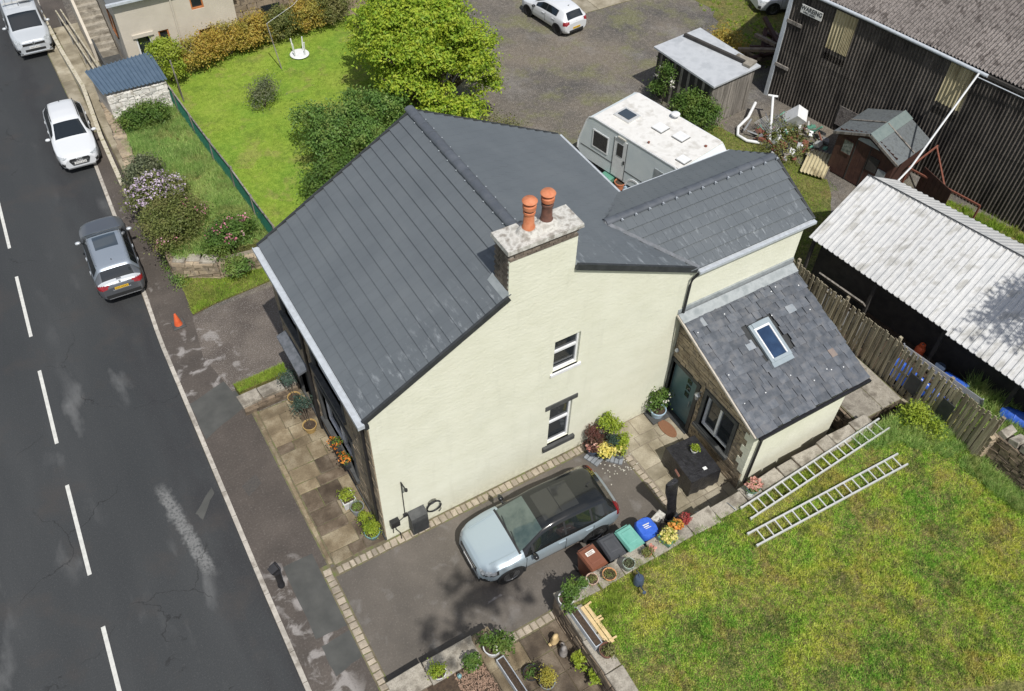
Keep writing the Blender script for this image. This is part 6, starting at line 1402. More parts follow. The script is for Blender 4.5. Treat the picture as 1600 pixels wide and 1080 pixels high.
plant('bush', 'bright lime bush at the foot of the slatted fence', 'bush', (15.2, -5.0, LZ+.25), [(0, 0, .35, .3, .3, .3), (.15, -.5, .15, .25, .25, .2), (-.1, .2, .3, .2, .2, .2)], 1700, .09, 'leaf_lime', seed=30, trunk=.03, clump=.13)
plant('weeds', 'straggly ochre weeds under the tall tree beside the gravel', 'weeds', (12.4, 14.9, 0), [(0, 0, .2, 1.0, 1.2, .35), (-.9, 1.3, .2, .9, .9, .4)], 4200, .1, 'leaf_olive', seed=31, trunk=0, clump=.25)
plant('weeds', 'low weeds growing through the scrap heap', 'weeds', (22.7, 8.3, 0), [(0, 0, .15, 1.3, 1.0, .3), (.5, 1.0, .15, .8, .8, .3)], 3800, .1, 'leaf_olive', seed=32, trunk=0, clump=.2)
plant('weeds', 'dark weeds at the pavement edge under the olive rhododendron', 'weeds', (-2.0, 13.6, 0), [(0, 0, .1, .2, 1.2, .25)], 900, .07, 'leaf_dark', seed=33, trunk=0, clump=.12)
plant('brambles', 'brown bramble heap behind the plank store', 'brambles', (25.2, 15.6, 0), [(0, 0, .4, 1.2, 1.0, .6)], 2500, .12, 'leaf_gold', seed=34, trunk=0, clump=.25)
# trees just outside the picture whose shade falls into it
plant('tree', 'tall thin tree below the picture shading the driveway', 'tree', (.4, -15.2, 0), [(-1.6, 1.9, 16.3, .7, .5, .5), (-.6, 2.1, 17.0, .9, .6, .6), (.4, 1.8, 16.6, .8, .6, .5), (-.2, 1.5, 17.8, .9, .6, .6), (-1.3, 1.3, 17.5, .7, .5, .5)], 560, .24, 'leaf_mid', seed=40, trunk=.05, clump=.13, per=14)
plant('tree', 'tree right of the picture shading the white shed roof', 'tree', (20.7, -10.5, 0.2), [(-1.2, 2.4, 8.6, 1.0, .8, .8), (-.6, 1.8, 9.6, 1.0, .9, .8), (-1.9, 1.4, 10.3, 1.0, .8, .7), (.5, 2.0, 9.2, .9, .8, .7), (-.4, 1.2, 10.8, 1.0, .9, .8)], 3600, .18, 'leaf_mid', seed=41, trunk=.16, clump=.24)

# ================================================================ POTS AND SMALL THINGS
mat('glaze_white', (.66, .67, .67), (.56, .57, .57), 9, .4); mat('glaze_teal', (.16, .3, .31), (.2, .36, .37), 9, .35); mat('glaze_blue', (.38, .53, .66), (.44, .58, .7), 8, .35); mat('glaze_navy', (.04, .06, .1), (.06, .08, .12), 9, .35)
mat('glaze_mustard', (.38, .25, .09), (.45, .31, .12), 8, .6); mat('pot_orange', (.52, .23, .09), (.6, .3, .14), 8, .7, .1, 40); mat('pot_pink', (.5, .33, .26), (.56, .4, .32), 8, .7); mat('pot_grey', (.2, .22, .24), (.27, .29, .31), 8, .6); mat('pot_sage', (.3, .36, .32), (.36, .42, .37), 8, .6); mat('pot_dark', (.03, .032, .034), (.045, .047, .05), 8, .5); mat('pot_brown', (.14, .06, .04), (.18, .08, .055), 8, .6); mat('pot_green', (.1, .26, .19), (.13, .32, .23), 8, .5)
def pot(name, label, loc, r, h, pm, leaf=None, n=500, ls=.06, bl=None, fl=None, square=False, seed=0, group=None, flare=1.0, cat='plant pot'):
    t = thing(name, label, cat, loc, random.uniform(0, .4) if square else 0, group)
    if square:
        a = r; b_ = r*.84
        o = B().hexa([(-b_, -b_, 0), (b_, -b_, 0), (b_, b_, 0), (-b_, b_, 0), (-a, -a, h-.03), (a, -a, h-.03), (a, a, h-.03), (-a, a, h-.03)])
        for q in ((-a, a, -a, -a+.03), (-a, a, a-.03, a), (-a, -a+.03, -a+.03, a-.03), (a-.03, a, -a+.03, a-.03)): o.box(*q, h-.03, h+.01)
        o.obj('pot_body', pm, t); B().box(-a+.03, a-.03, -a+.03, a-.03, h-.035, h-.02).obj('soil', 'soil', t)
    else:
        B().lathe([(r*.68/flare, 0), (r*.74/flare, .01), (r*.95, h*.82), (r*1.05, h*.84), (r*1.06, h), (r*.95, h), (r*.9, h*.86)], n=20).obj('pot_body', pm, t, smooth=40)
        B().lathe([(0, h*.87), (r*.93, h*.86)], n=16).obj('soil', 'soil', t)
    if leaf:
        bl = bl or [(0, 0, h+r*.5, r*1.15, r*1.15, r*.9)]
        v, f = foliage(bl, n, ls, clump=r*.3, per=14, seed=seed, inner=.3, low=-.3); place('foliage', npmesh('foliage', v, f, leaf), leaf, t, kind='stuff')
        o = B(); rr = random.Random(seed)
        for b_ in bl:
            for k in range(3): o.tube([(rr.uniform(-.03, .03), rr.uniform(-.03, .03), h*.85), Vector(b_[:3])+Vector((rr.uniform(-.5, .5)*b_[3], rr.uniform(-.5, .5)*b_[3], 0))], [.012, .006], 5)
        o.obj('stem', 'wood_bark', t)
    if fl:
        fm, fn, fs = fl[:3]; fb = fl[3] if len(fl) > 3 else [(b_[0], b_[1], b_[2]+.02, *[x*1.05 for x in (b_[3:6] if len(b_) > 4 else (b_[3],)*3)]) for b_ in (bl or [(0, 0, h+r*.4, r, r, r*.7)])]
        v, f = foliage(fb, fn, fs, clump=.025, per=5, inner=.95, low=.1, asp=.95, seed=seed+3); place('flowers', npmesh('flowers', v, f, fm), fm, t, kind='stuff')
    return t
CP = LZ+.02
pot('plant_pot', 'white glazed pot with leafy plant on the corner of the lawn coping', (3.02, -4.5, CP), .2, .3, 'glaze_white', 'leaf_mid', 900, .08, [(.22, .1, .42, .26, .24, .22), (-.05, -.2, .3, .14, .14, .1)], seed=50)
pot('plant_pot', 'sage green pot with mossy mound beside the pink pot', (3.68, -4.32, CP), .15, .2, 'pot_sage', 'leaf_dark', 500, .045, [(0, 0, .2, .15, .15, .12)], seed=51)
pot('plant_pot', 'pinkish clay pot on the coping by the brown bin', (3.93, -4.36, CP), .16, .22, 'pot_pink', 'leaf_olive', 150, .05, [(0, 0, .2, .1, .1, .08)], seed=52)
pot('plant_pot', 'wide orange terracotta bowl on the coping slab', (4.42, -4.46, CP), .18, .17, 'pot_orange', 'leaf_olive', 220, .05, [(0, 0, .15, .13, .13, .06)], seed=53)
pot('urn', 'tall grey green urn with dry stems at the lawn edge', (4.98, -4.52, CP), .16, .34, 'pot_sage', 'leaf_grey', 200, .05, [(0, 0, .36, .12, .12, .07)], seed=54, flare=1.35)
pot('plant_pot', 'clay pot with coral rosettes between the bins and the lawn', (5.68, -4.44, CP), .12, .14, 'pot_orange', 'leaf_olive', 260, .06, [(0, 0, .2, .18, .16, .1)], ('petal_salmon', 40, .07, [(.12, .02, .25, .09, .09, .06)]), seed=55)
pot('plant_pot', 'square green planter full of yellow flowers beside the blue bag', (6.42, -4.38, CP), .2, .2, 'pot_green', 'leaf_lime', 420, .06, [(0, 0, .26, .2, .2, .1)], ('petal_yellow', 240, .07), square=True, seed=56)
pot('plant_pot', 'teal pot of salmon pink flowers at the porch corner', (9.48, -4.34, CP+.02), .19, .2, 'glaze_teal', 'leaf_mid', 300, .06, [(0, 0, .26, .19, .19, .14)], ('petal_salmon', 260, .075), seed=57)
pot('plant_pot', 'brown pot with trailing plant at the end of the wooden trough', (3.18, -6.12, CP), .19, .24, 'pot_brown', 'leaf_olive', 300, .06, [(.05, -.05, .26, .2, .2, .1)], seed=58)
pot('plant_pot', 'low pot of orange flowers behind the blue bag', (6.82, -4.2, CP), .13, .12, 'pot_dark', 'leaf_mid', 160, .06, [(0, 0, .18, .18, .14, .1)], ('petal_orange', 120, .07), seed=59)
pot('plant_pot', 'dark red leaved plant in a low pot near the folded parasol', (7.25, -4.12, CP-.1), .12, .12, 'pot_dark', 'petal_red', 260, .07, [(0, 0, .18, .2, .16, .12)], seed=60)
BZ = .67
pot('plant_pot', 'white pot with lime shrub on the left of the raised bed', (-.62, -4.38, BZ), .19, .26, 'glaze_white', 'leaf_lime', 480, .06, [(-.03, .02, .36, .16, .16, .18)], seed=61)
pot('plant_pot', 'small white pot with spiky green tuft beside the bark chips', (.2, -4.62, BZ), .14, .2, 'glaze_white', 'leaf_mid', 520, .09, [(0, .02, .3, .22, .22, .14)], seed=62)
pot('plant_pot', 'large white glazed pot with spreading leaves at the patio corner', (.84, -4.52, BZ), .24, .34, 'glaze_white', 'leaf_mid', 900, .085, [(.22, -.08, .42, .3, .28, .2), (-.1, .2, .48, .12, .12, .12)], ('petal_white', 16, .05), seed=63)
pot('plant_pot', 'black pot standing on the brown patio flags', (1.5, -5.35, .03), .2, .22, 'pot_dark', 'leaf_dark', 160, .06, [(0, 0, .2, .15, .15, .05)], seed=64)
pot('plant_pot', 'grey pot with golden conifer at the bottom edge of the patio', (1.72, -5.75, .03), .2, .26, 'pot_grey', 'leaf_yellow', 1100, .05, [(0, 0, .45, .19, .19, .24), (0, .05, .7, .1, .1, .15)], seed=65)
pot('plant_pot', 'dark pot of floppy leaves against the patio wall', (2.72, -5.75, .03), .15, .18, 'pot_dark', 'leaf_lime', 420, .1, [(0, 0, .32, .28, .28, .18), (.1, -.5, .3, .25, .25, .18)], seed=66)
pot('plant_pot', 'mustard barrel pot with small tree beside the low front wall', (-.42, 5.86, .05), .2, .3, 'glaze_mustard', 'leaf_bluegreen', 700, .06, [(.0, .25, .95, .3, .3, .24)], seed=67)
pot('plant_pot', 'mustard barrel pot with small tree halfway along the front path', (-.41, 4.6, .05), .21, .3, 'glaze_mustard', 'leaf_bluegreen', 900, .06, [(-.05, .3, 1.0, .34, .34, .26)], seed=68)
pot('plant_pot', 'square white planter with yellow green shrub on the front path', (-.47, 1.6, .05), .2, .34, 'glaze_white', 'leaf_lime', 480, .06, [(0, 0, .46, .19, .19, .16)], square=True, seed=69)
pot('plant_pot', 'dark grey pot with mossy top near the house corner', (-.35, 1.2, .05), .19, .34, 'pot_grey', 'leaf_dark', 420, .04, [(0, 0, .34, .16, .16, .06)], seed=70)
pot('plant_pot', 'small pot of yellow green leaves between grey and teal pots', (-.32, .78, .05), .15, .2, 'pot_dark', 'leaf_lime', 480, .06, [(0, 0, .3, .2, .2, .14)], seed=71)
pot('plant_pot', 'teal pot with round lime topiary at the house corner', (-.3, .3, .05), .22, .26, 'glaze_teal', 'leaf_lime', 1500, .05, [(0, 0, .42, .24, .24, .22)], seed=72)
for i, (y, lb) in enumerate(((2.92, 'orange flowers in a window trough, farther along the front sill'), (2.28, 'orange flowers in a window trough nearest the gable corner'))):
    t = thing('window_trough', lb, 'window box', (-.12, y, 1.06)); B().box(-.08, .06, -.25, .25, 0, .14).obj('trough', 'dark_trim', t)
    v, f = foliage([(0, 0, .2, .14, .25, .12)], 120, .06, clump=.05, per=10, seed=80+i); place('foliage', npmesh('foliage', v, f, 'leaf_mid'), 'leaf_mid', t, kind='stuff')
    v, f = foliage([(-.03, 0, .22, .15, .26, .12)], 110, .07, clump=.04, per=8, seed=82+i); place('flowers', npmesh('flowers', v, f, 'petal_orange'), 'petal_orange', t, kind='stuff')
# plants beside the gable
for lb, x, y, a in (('dark slate tray under the peach flower pot', 6.75, -.62, .35), ('dark slate tray under the pale yellow flower pot', 7.3, -.9, .75)):
    t = thing('plant_tray', lb, 'tray', (x, y, .01), a); [B().box(-.3, .3, -.25+k*.13, -.25+k*.13+.11, 0, .06).obj('slat', 'pot_grey', t) for k in range(4)]
pot('plant_pot', 'navy pot of peach flowers beside the gable wall', (6.68, -.5, .07), .17, .25, 'glaze_navy', 'leaf_purple', 220, .06, [(0, 0, .32, .2, .2, .12)], ('petal_salmon', 60, .07), seed=90)
pot('plant_pot', 'round mound of yellow flowers in front of the gable plants', (6.98, -.78, .03), .19, .24, 'pot_dark', 'leaf_lime', 300, .05, [(0, 0, .32, .27, .27, .15)], ('petal_yellow', 620, .06), seed=91)
pot('plant_pot', 'grey pot of pale yellow flowers at the terrace edge', (7.36, -1.0, .07), .18, .26, 'pot_grey', 'leaf_lime', 260, .06, [(0, 0, .34, .2, .2, .12)], ('petal_yellow', 50, .07), seed=92)
pot('plant_pot', 'purple leaved shrub in a pot against the gable', (6.82, -.28, .02), .17, .28, 'pot_dark', 'leaf_purple', 1000, .06, [(0, 0, .7, .3, .24, .42), (.15, -.1, .45, .25, .2, .2)], seed=93)
pot('plant_pot', 'tall bright green shrub in a pot against the gable', (7.22, -.32, .02), .18, .28, 'pot_dark', 'leaf_lime', 1300, .08, [(0, .05, .95, .28, .24, .5), (.3, -.05, .7, .25, .22, .3)], seed=94)
pot('plant_pot', 'blue green conifer in a pot beside the yellow flowers', (7.3, -.66, .02), .15, .22, 'pot_dark', 'leaf_bluegreen', 600, .06, [(0, 0, .45, .22, .22, .26)], seed=95)
pot('plant_pot', 'fresh green leafy plant in a pot next to the terrace setts', (7.55, -.82, .02), .17, .26, 'pot_grey', 'leaf_lime', 500, .08, [(0, 0, .5, .22, .22, .25)], seed=96)
pot('plant_pot', 'pale blue pot with rose bush beside the teal door', (9.3, -.32, .1), .25, .3, 'glaze_blue', 'leaf_mid', 1000, .08, [(0, .08, .75, .34, .3, .36), (-.1, .1, .45, .25, .2, .18)], ('petal_white', 30, .06), seed=97)
t = thing('step_slab', 'dark slate slab under the pale blue pot', 'slab', (9.3, -.32, .04)); B().slab(-.32, .32, -.25, .28, 0, .06).obj('slab_body', 'charcoal_stone', t)
mat('coir', (.2, .095, .05), (.26, .13, .07), 40, .95, .8, 120)
t = thing('doormat', 'oval brown coir doormat outside the teal door', 'doormat', (9.28, -.9, .05), R(4)); B().lathe([(.0, 0), (.2, 0), (.2, .018), (.185, .025), (0, .025)], n=26, sx=1.0, sy=1.95).obj('mat_body', 'coir', t)
# covered table and parasol
mat('cover_black', (.014, .014, .016), (.028, .028, .032), 7, .38, .6, 16, dist=.04, spec=.5)
t = thing('covered_table', 'garden table under a black plastic cover on the terrace', 'table', (8.86, -2.52, .03), R(-4))
o = B(); nx, ny = 10, 12; rr = random.Random(4); v = []; f = []
for i in range(nx+1):
    for j in range(ny+1): v.append((-.52+1.04*i/nx, -.68+1.36*j/ny, .76+rr.uniform(-.012, .012)))
for i in range(nx):
    for j in range(ny): a = i*(ny+1)+j; f.append((a, a+ny+1, a+ny+2, a+1))
o.add(v, f); per = [(i, 0) for i in range(nx)]+[(nx, j) for j in range(ny)]+[(i, ny) for i in range(nx, 0, -1)]+[(0, j) for j in range(ny, 0, -1)]
ring = [v[i*(ny+1)+j] for i, j in per]; K = len(ring); rows = [ring]
for k in range(1, 5): rows.append([(x*(1.0+.015*k*(1+.8*math.sin(q*1.9))), y*(1+.012*k*(1+.8*math.cos(q*2.3))), .76-.17*k) for q, (x, y, z) in enumerate(ring)])
vv = [p for r in rows for p in r]; o.add(vv, [((k+1)*K+q, (k+1)*K+(q+1) % K, k*K+(q+1) % K, k*K+q) for k in range(4) for q in range(K)])
o.obj('cover', 'cover_black', t, smooth=45)
for x in (-.42, .42):
    for y in (-.58, .58): B().box(x-.03, x+.03, y-.03, y+.03, 0, .74).obj('leg', 'dark_trim', t)
B().obox((-.585, -.1, .5), (.006, .24, .1), (.2, .08, 0)).obj('cover_label', 'petal_salmon', t); B().obox((.1, -.45, .785), (.12, .1, .004)).obj('paper_tag', 'white_plastic', t)
pot('plant_pot', 'small white pot with green plant standing on the covered table', (9.02, -2.35, .80), .11, .13, 'glaze_white', 'leaf_lime', 240, .06, [(0, 0, .18, .12, .12, .09)], seed=99)
t = thing('folded_parasol', 'folded parasol in a shiny black cover beside the bins', 'parasol', (7.42, -3.5, .04)); rr = random.Random(9)
o = B(); o.lathe([(.02, .0), (.16, .1), (.15, .4), (.13, .7), (.14, 1.1), (.17, 1.5), (.2, 1.85), (.16, 1.95), (.0, 1.97)], n=9, sx=1.15, sy=.55, m=Matrix.Rotation(R(-7), 3, 'Y') @ Matrix.Rotation(R(-4), 3, 'X')); o.v = [(x+rr.uniform(-.02, .02), y+rr.uniform(-.02, .02), z) for x, y, z in o.v]
o.obj('cover', 'cover_black', t, smooth=50); B().lathe([(.22, 0), (.22, .1), (.05, .13)], n=16).obj('base', 'dark_trim', t)
t = thing('concrete_block', 'pale concrete block standing behind the blue bag', 'block', (6.95, -3.42, .02), .3); B().slab(-.2, .2, -.12, .12, 0, .42, .02, .01).obj('block_body', 'concrete_cap', t)
t = thing('hose', 'grey garden hose lying in loops by the retaining wall', 'hose', (8.0, -4.0, .06)); B().tube([(-.35+.3*math.cos(a)+.06*a, .1+.17*math.sin(a), .02+.004*a) for a in np.linspace(0, 8, 40)]+[(.5, -.1, .5), (.62, -.3, .98), (.66, -.62, 1.02)], .014, 6).obj('hose_loop', 'steel_grey', t, smooth=True)
# bins
mat('bin_brown', (.17, .062, .035), (.2, .075, .042), 6, .5); mat('bin_grey', (.05, .053, .06), (.065, .068, .075), 6, .5); mat('bin_teal', (.13, .36, .30), (.16, .4, .34), 6, .5); mat('bag_blue', (.025, .1, .5), (.04, .13, .58), 9, .5, .5, 14, dist=.03)
def wheelie(label, loc, m, rz=0, mark=True):
    t = thing('wheelie_bin', label, 'bin', loc, rz, 'bins beside the parked car')
    B().hexa([(-.2, -.26, .06), (.2, -.26, .06), (.2, .24, .06), (-.2, .24, .06), (-.25, -.34, .98), (.25, -.34, .98), (.25, .31, .98), (-.25, .31, .98)]).obj('bin_body', m, t)
    ld = B().hexa([(-.27, -.37, .98), (.27, -.37, .98), (.27, .34, .98), (-.27, .34, .98), (-.23, -.32, 1.07), (.23, -.32, 1.07), (.23, .28, 1.06), (-.23, .28, 1.06)]).obj('lid', m, t)
    B().hexa([(-.17, -.2, 1.062), (.17, -.2, 1.062), (.17, .2, 1.06), (-.17, .2, 1.06), (-.15, -.18, 1.08), (.15, -.18, 1.08), (.15, .18, 1.078), (-.15, .18, 1.078)]).obj('lid_panel', m, ld)
    B().tube([(-.2, .36, .95), (.2, .36, .95)], .018, 6).obj('handle', m, t)
    for s in (-1, 1): B().lathe([(0, -.03), (.1, -.03), (.1, .03), (0, .03)], n=14, m=Matrix.Rotation(R(90), 3, 'Y')).obj('wheel', 'tyre', t, loc=(s*.2, .3, .1))
    if mark: B().box(-.13, .13, .04, .16, 1.0805, 1.083).obj('lid_label', 'sign_white', ld); B().box(-.1, .1, .115, .13, 1.083, 1.0845).box(-.1, .06, .085, .097, 1.083, 1.0845).box(-.1, .08, .058, .07, 1.083, 1.0845).obj('lid_print', m, ld)
    return t
wheelie('brown wheelie bin with white label nearest the front wheel', (4.36, -3.76, .01), 'bin_brown', R(3))
wheelie('dark grey wheelie bin between brown bin and green bin', (5.0, -3.75, .01), 'bin_grey', R(-2), False)
wheelie('sea green wheelie bin next to the blue bag', (5.58, -3.78, .01), 'bin_teal', R(2), False)
t = thing('recycling_bag', 'bright blue recycling bag with white print at the end of the bins', 'bag', (6.18, -3.78, .01), R(-4)); rr = random.Random(3)
o = B(); v = []; rows = [(.22, 0), (.27, .3), (.28, .7), (.29, .95), (.25, 1.04)]
for a, z in rows:
    for k in range(20):
        q = 2*PI*k/20; e = (abs(math.cos(q))**3.2+abs(math.sin(q))**3.2)**(-1/3.2); v.append((a*e*math.cos(q)+rr.uniform(-.015, .015), a*1.15*e*math.sin(q)+rr.uniform(-.015, .015), z+rr.uniform(-.02, .02)))
o.add(v, [(i*20+k, i*20+(k+1) % 20, (i+1)*20+(k+1) % 20, (i+1)*20+k) for i in range(4) for k in range(20)]+[tuple(range(80, 100))]); o.obj('bag_body', 'bag_blue', t, smooth=50)
B().box(-.1, .1, .06, .09, 1.056, 1.06).box(-.1, .06, .0, .03, 1.056, 1.06).box(-.08, .1, -.05, -.03, 1.056, 1.06).obj('print', 'sign_white', t)
# ladders
for lb, y0, y1, n_ in (('aluminium ladder lying on the lawn nearest the porch', -4.84, -4.68, 17), ('aluminium ladder lying on the lawn farther from the porch', -5.56, -5.83, 17)):
    x0, x1 = (8.82, 14.27) if n_ and y0 > -5 else (8.43, 13.87)
    za, zb_ = LZ+.03+float(lrise(x0, y0)), LZ+.03+float(lrise(x1, y1))
    t = thing('ladder', lb, 'ladder', ((x0+x1)/2, (y0+y1)/2, (za+zb_)/2+.02), math.atan2(y1-y0, x1-x0), 'ladders on the near lawn'); hl = (x1-x0)/2; t.rotation_euler = (0, -math.atan2(zb_-za, x1-x0), math.atan2(y1-y0, x1-x0))
    for s in (-1, 1): B().box(-hl, hl, s*.2-.022, s*.2+.022, 0, .075).obj('stile', 'alu', t); B().box(-hl-.03, -hl+.04, s*.2-.028, s*.2+.028, -.005, .08).obj('foot', 'alu', t)
    for k in range(n_): x = -hl+.28+k*(2*hl-.5)/(n_-1); B().box(x-.018, x+.018, -.18, .18, .025, .055).obj('rung', 'alu', t)
# watering can, tin, planters
t = thing('watering_can', 'dark blue watering can lying on the grass near the urn', 'watering can', (5.0, -4.98, LZ+.03), R(70)); B().lathe([(.13, 0), (.15, .02), (.13, .24), (.1, .28), (.0, .29)], n=16).obj('can_body', 'glaze_navy', t, smooth=45); B().tube([(-.12, 0, .08), (-.3, 0, .2), (-.38, 0, .26)], [.03, .02, .018], 7).lathe([(.02, 0), (.05, .04), (0, .045)], (-.4, 0, .26), 10, Matrix.Rotation(R(-50), 3, 'Y')).obj('spout', 'glaze_navy', t); B().tube([(.12, 0, .1), (.24, 0, .2), (.12, 0, .32), (-.02, 0, .3)], .014, 6).obj('handle', 'glaze_navy', t)
t = thing('tin', 'small round metal tin on the coping beside the teal pot', 'tin', (9.33, -4.42, CP)); B().lathe([(.1, 0), (.1, .1), (.095, .105), (.09, .07), (0, .07)], n=18).obj('tin_body', 'alu', t, smooth=40)
def trough(name, label, loc, rz, ln, wd, h, m):
    t = thing(name, label, 'planter', loc, rz); o = B(); a, b_ = wd/2, ln/2
    o.box(-a, -a+.02, -b_, b_, 0, h).box(a-.02, a, -b_, b_, 0, h).box(-a+.02, a-.02, -b_, -b_+.02, 0, h).box(-a+.02, a-.02, b_-.02, b_, 0, h); o.obj('trough', m, t); B().box(-a+.02, a-.02, -b_+.02, b_-.02, 0, h-.04).obj('soil', 'soil', t); return t
trough('long_planter', 'long grey trough of dark soil on the coping at the lawn corner', (3.06, -5.35, CP), R(2), 1.15, .22, .22, 'gutter_white')
trough('long_planter', 'long grey trough of dark soil on the raised bed beside the patio', (.9, -5.5, BZ), R(3), 1.35, .22, .22, 'gutter_white')
t = thing('wood_pallet', 'pale new wood pallet pieces lying behind the lawn corner trough', 'pallet', (3.4, -5.35, CP-.02), R(2))
for k in range(2): B().box(-.1+k*.12, 0+k*.12, -.62, .55, 0, .04).obj('board', 'pale_wood', t)
for y in (-.55, .02, .1, .52): B().obox((.12, y, .05), (.22, .05, .02), (0, -.1, random.uniform(-.15, .15))).obj('slat', 'pale_wood', t)
# statues
t = thing('statuette', 'grey stone animal statuette on the patio flags', 'statuette', (2.52, -5.28, .03), R(60)); B().lathe([(.09, 0), (.12, .08), (.1, .2), (.06, .28), (.075, .36), (.03, .43), (0, .44)], n=12, sx=1.2).obj('figure', 'chalk', t, smooth=True); B().lathe([(.05, 0), (.07, .1), (.0, .2)], (.22, .02, 0), 10).obj('tail', 'chalk', t, smooth=True)
t = thing('statuette', 'sandy stone figure sitting by the patio wall', 'statuette', (2.5, -4.9, .03), R(20)); B().lathe([(.1, 0), (.12, .1), (.07, .26), (.08, .33), (.04, .4), (0, .41)], n=12, sx=1.3, sy=.9).obj('figure', 'pale_wood', t, smooth=True); B().lathe([(.04, 0), (.05, .06), (0, .09)], (-.15, .03, 0), 8).obj('foot', 'pale_wood', t)
t = thing('solar_light', 'small teal lantern on the raised bed coping', 'lamp', (-.2, -4.68, BZ)); B().lathe([(.05, 0), (.06, .12), (.03, .16), (0, .17)], n=10).obj('lantern_body', 'glaze_teal', t, smooth=40); B().tube([(-.05, 0, .12), (0, 0, .24), (.05, 0, .12)], .006, 5).obj('handle', 'dark_trim', t)
# street things
mat('cone_orange', (.62, .1, .03), (.7, .14, .05), 6, .55)
t = thing('traffic_cone', 'orange traffic cone at the mouth of the gravel entrance', 'traffic cone', (-2.62, 11.0, 0)); B().lathe([(.14, .04), (.04, .52), (.03, .54), (0, .54)], n=18).obj('cone_body', 'cone_orange', t, smooth=40); B().slab(-.21, .21, -.21, .21, 0, .05).obj('base', 'charcoal_stone', t)
t = thing('bollard', 'black post with angled head standing on the pavement', 'bollard', (-3.08, .19, 0)); B().lathe([(.1, 0), (.1, .08), (.085, .1), (.085, .72), (.1, .74), (.1, .8)], n=14).obj('post', 'black_plastic', t, smooth=40); B().obox((-.04, .05, .88), (.22, .2, .2), (.2, -.25, .2)).obj('head', 'black_plastic', t)
# back lawn things
t = thing('upturned_table', 'white plastic table lying upside down on the back lawn', 'table', (7.1, 24.0, GZ)); B().lathe([(0, .02), (.42, .02), (.44, .05), (.42, .07), (0, .07)], n=24).obj('table_top', 'white_plastic', t, smooth=40)
for a in (.6, 2.2, 3.7, 5.3): B().tube([(.3*math.cos(a), .3*math.sin(a), .06), (.36*math.cos(a), .36*math.sin(a), .72)], .03, 7).obj('leg', 'white_plastic', t)
t = thing('washing_pole', 'thin leaning washing line pole on the back lawn', 'pole', (5.96, 23.3, GZ)); B().tube([(0, 0, 0), (-.2, .25, 2.1)], .025, 6).obj('pole', 'grey_wood', t); B().tube([(-.2, .25, 2.1), (1.5, 1.6, 1.9), (3.2, 3, 2.1)], .008, 4).obj('line', 'white_plastic', t)
t = thing('fence_stay', 'thin wooden post standing beside the mesh fence end', 'post', (1.4, 22.9, GZ)); B().tube([(0, 0, 0), (-.05, .1, 1.9)], .035, 6).obj('post', 'grey_wood', t)
t = thing('potted_flowers', 'tub of flowers at the door of the beige cottage', 'plant pot', (-.5, 25.9, .06)); B().lathe([(.2, 0), (.26, .3)], n=14).obj('tub', 'pot_grey', t); v, f = foliage([(0, 0, .45, .3, .3, .25), (.5, -.2, .2, .3, .3, .2)], 420, .09, clump=.1, per=12, seed=101); place('foliage', npmesh('foliage', v, f, 'leaf_lime'), 'leaf_lime', t, kind='stuff'); v, f = foliage([(.3, -.1, .4, .4, .3, .2)], 60, .1, clump=.04, per=6, seed=102); place('flowers', npmesh('flowers', v, f, 'petal_white'), 'petal_white', t, kind='stuff')
# scrap by the barn
t = thing('white_appliance', 'tilted white kitchen appliance with red sticker in the scrap heap', 'appliance', (24.0, 9.35, .0), R(25)); mm = Euler((R(35), R(-20), R(20))).to_matrix()
B().obox((0, 0, .55), (.6, .55, .9), mm).obj('cabinet', 'white_plastic', t); B().obox(Vector((0, 0, .55))+mm @ Vector((-.15, -.28, -.3)), (.22, .012, .2), mm).obj('sticker', 'cone_orange', t); B().obox(Vector((0, 0, .55))+mm @ Vector((-.1, -.28, .35)), (.2, .012, .12), mm).obj('control_panel', 'dark_trim', t)
t = thing('bent_pipe', 'white plastic drainpipe lying bent beside the plank store', 'pipe', (22.3, 9.6, 0)); B().tube([(1.0, 1.5, .5), (.2, 1.0, .3), (-.5, .8, .15), (-.85, .4, .1), (-.75, -.1, .1), (-.3, -.55, .1)], .07, 8).obj('pipe', 'white_plastic', t, smooth=50)
t = thing('straight_pipe', 'straight white pipe leaning over the wire scrap', 'pipe', (22.5, 9.5, 0)); B().tube([(-.2, -.6, .1), (1.1, 1.0, 1.1)], .06, 8).obj('pipe', 'white_plastic', t, smooth=50); B().tube([(.95, 1.15, 1.1), (1.25, .85, 1.1)], .05, 8).obj('pipe_tee', 'white_plastic', t)
t = thing('crate', 'white slotted plastic crate lying by the bent pipe', 'crate', (22.35, 8.75, .25), R(30)); mm = Euler((R(40), 0, 0)).to_matrix(); B().obox((0, 0, 0), (.6, .08, .55), mm).obj('crate_base', 'white_plastic', t); [B().obox(mm @ Vector((-.2+.2*k, -.05, -.12+.24*j)), (.1, .02, .14), mm).obj('slot', 'dark_trim', t) for k in range(3) for j in range(2)]
t = thing('scrap_heap', 'tangle of rusty wire, pots and broken plastic beside the barn', 'scrap', (23.3, 8.7, 0)); rr = random.Random(77)
for k in range(120):
    mm_ = rr.choice(['rust_red', 'rust_red', 'white_plastic', 'white_plastic', 'grey_wood', 'pot_green', 'steel_grey', 'terracotta_dark', 'pot_dark', 'alu']); x, y = rr.uniform(-1.5, 1.3), rr.uniform(-1.3, 1.4)
    if rr.random() < .55: B().tube([(x, y, rr.uniform(.05, .3)), (x+rr.uniform(-.5, .5), y+rr.uniform(-.5, .5), rr.uniform(.05, .6))], rr.uniform(.015, .05), 6).obj('scrap_bar', mm_, t)
    else: B().obox((x, y, rr.uniform(.1, .35)), (rr.uniform(.1, .4), rr.uniform(.1, .3), rr.uniform(.03, .2)), (rr.uniform(-.6, .6), rr.uniform(-.6, .6), rr.uniform(0, 3))).obj('scrap_piece', mm_, t)
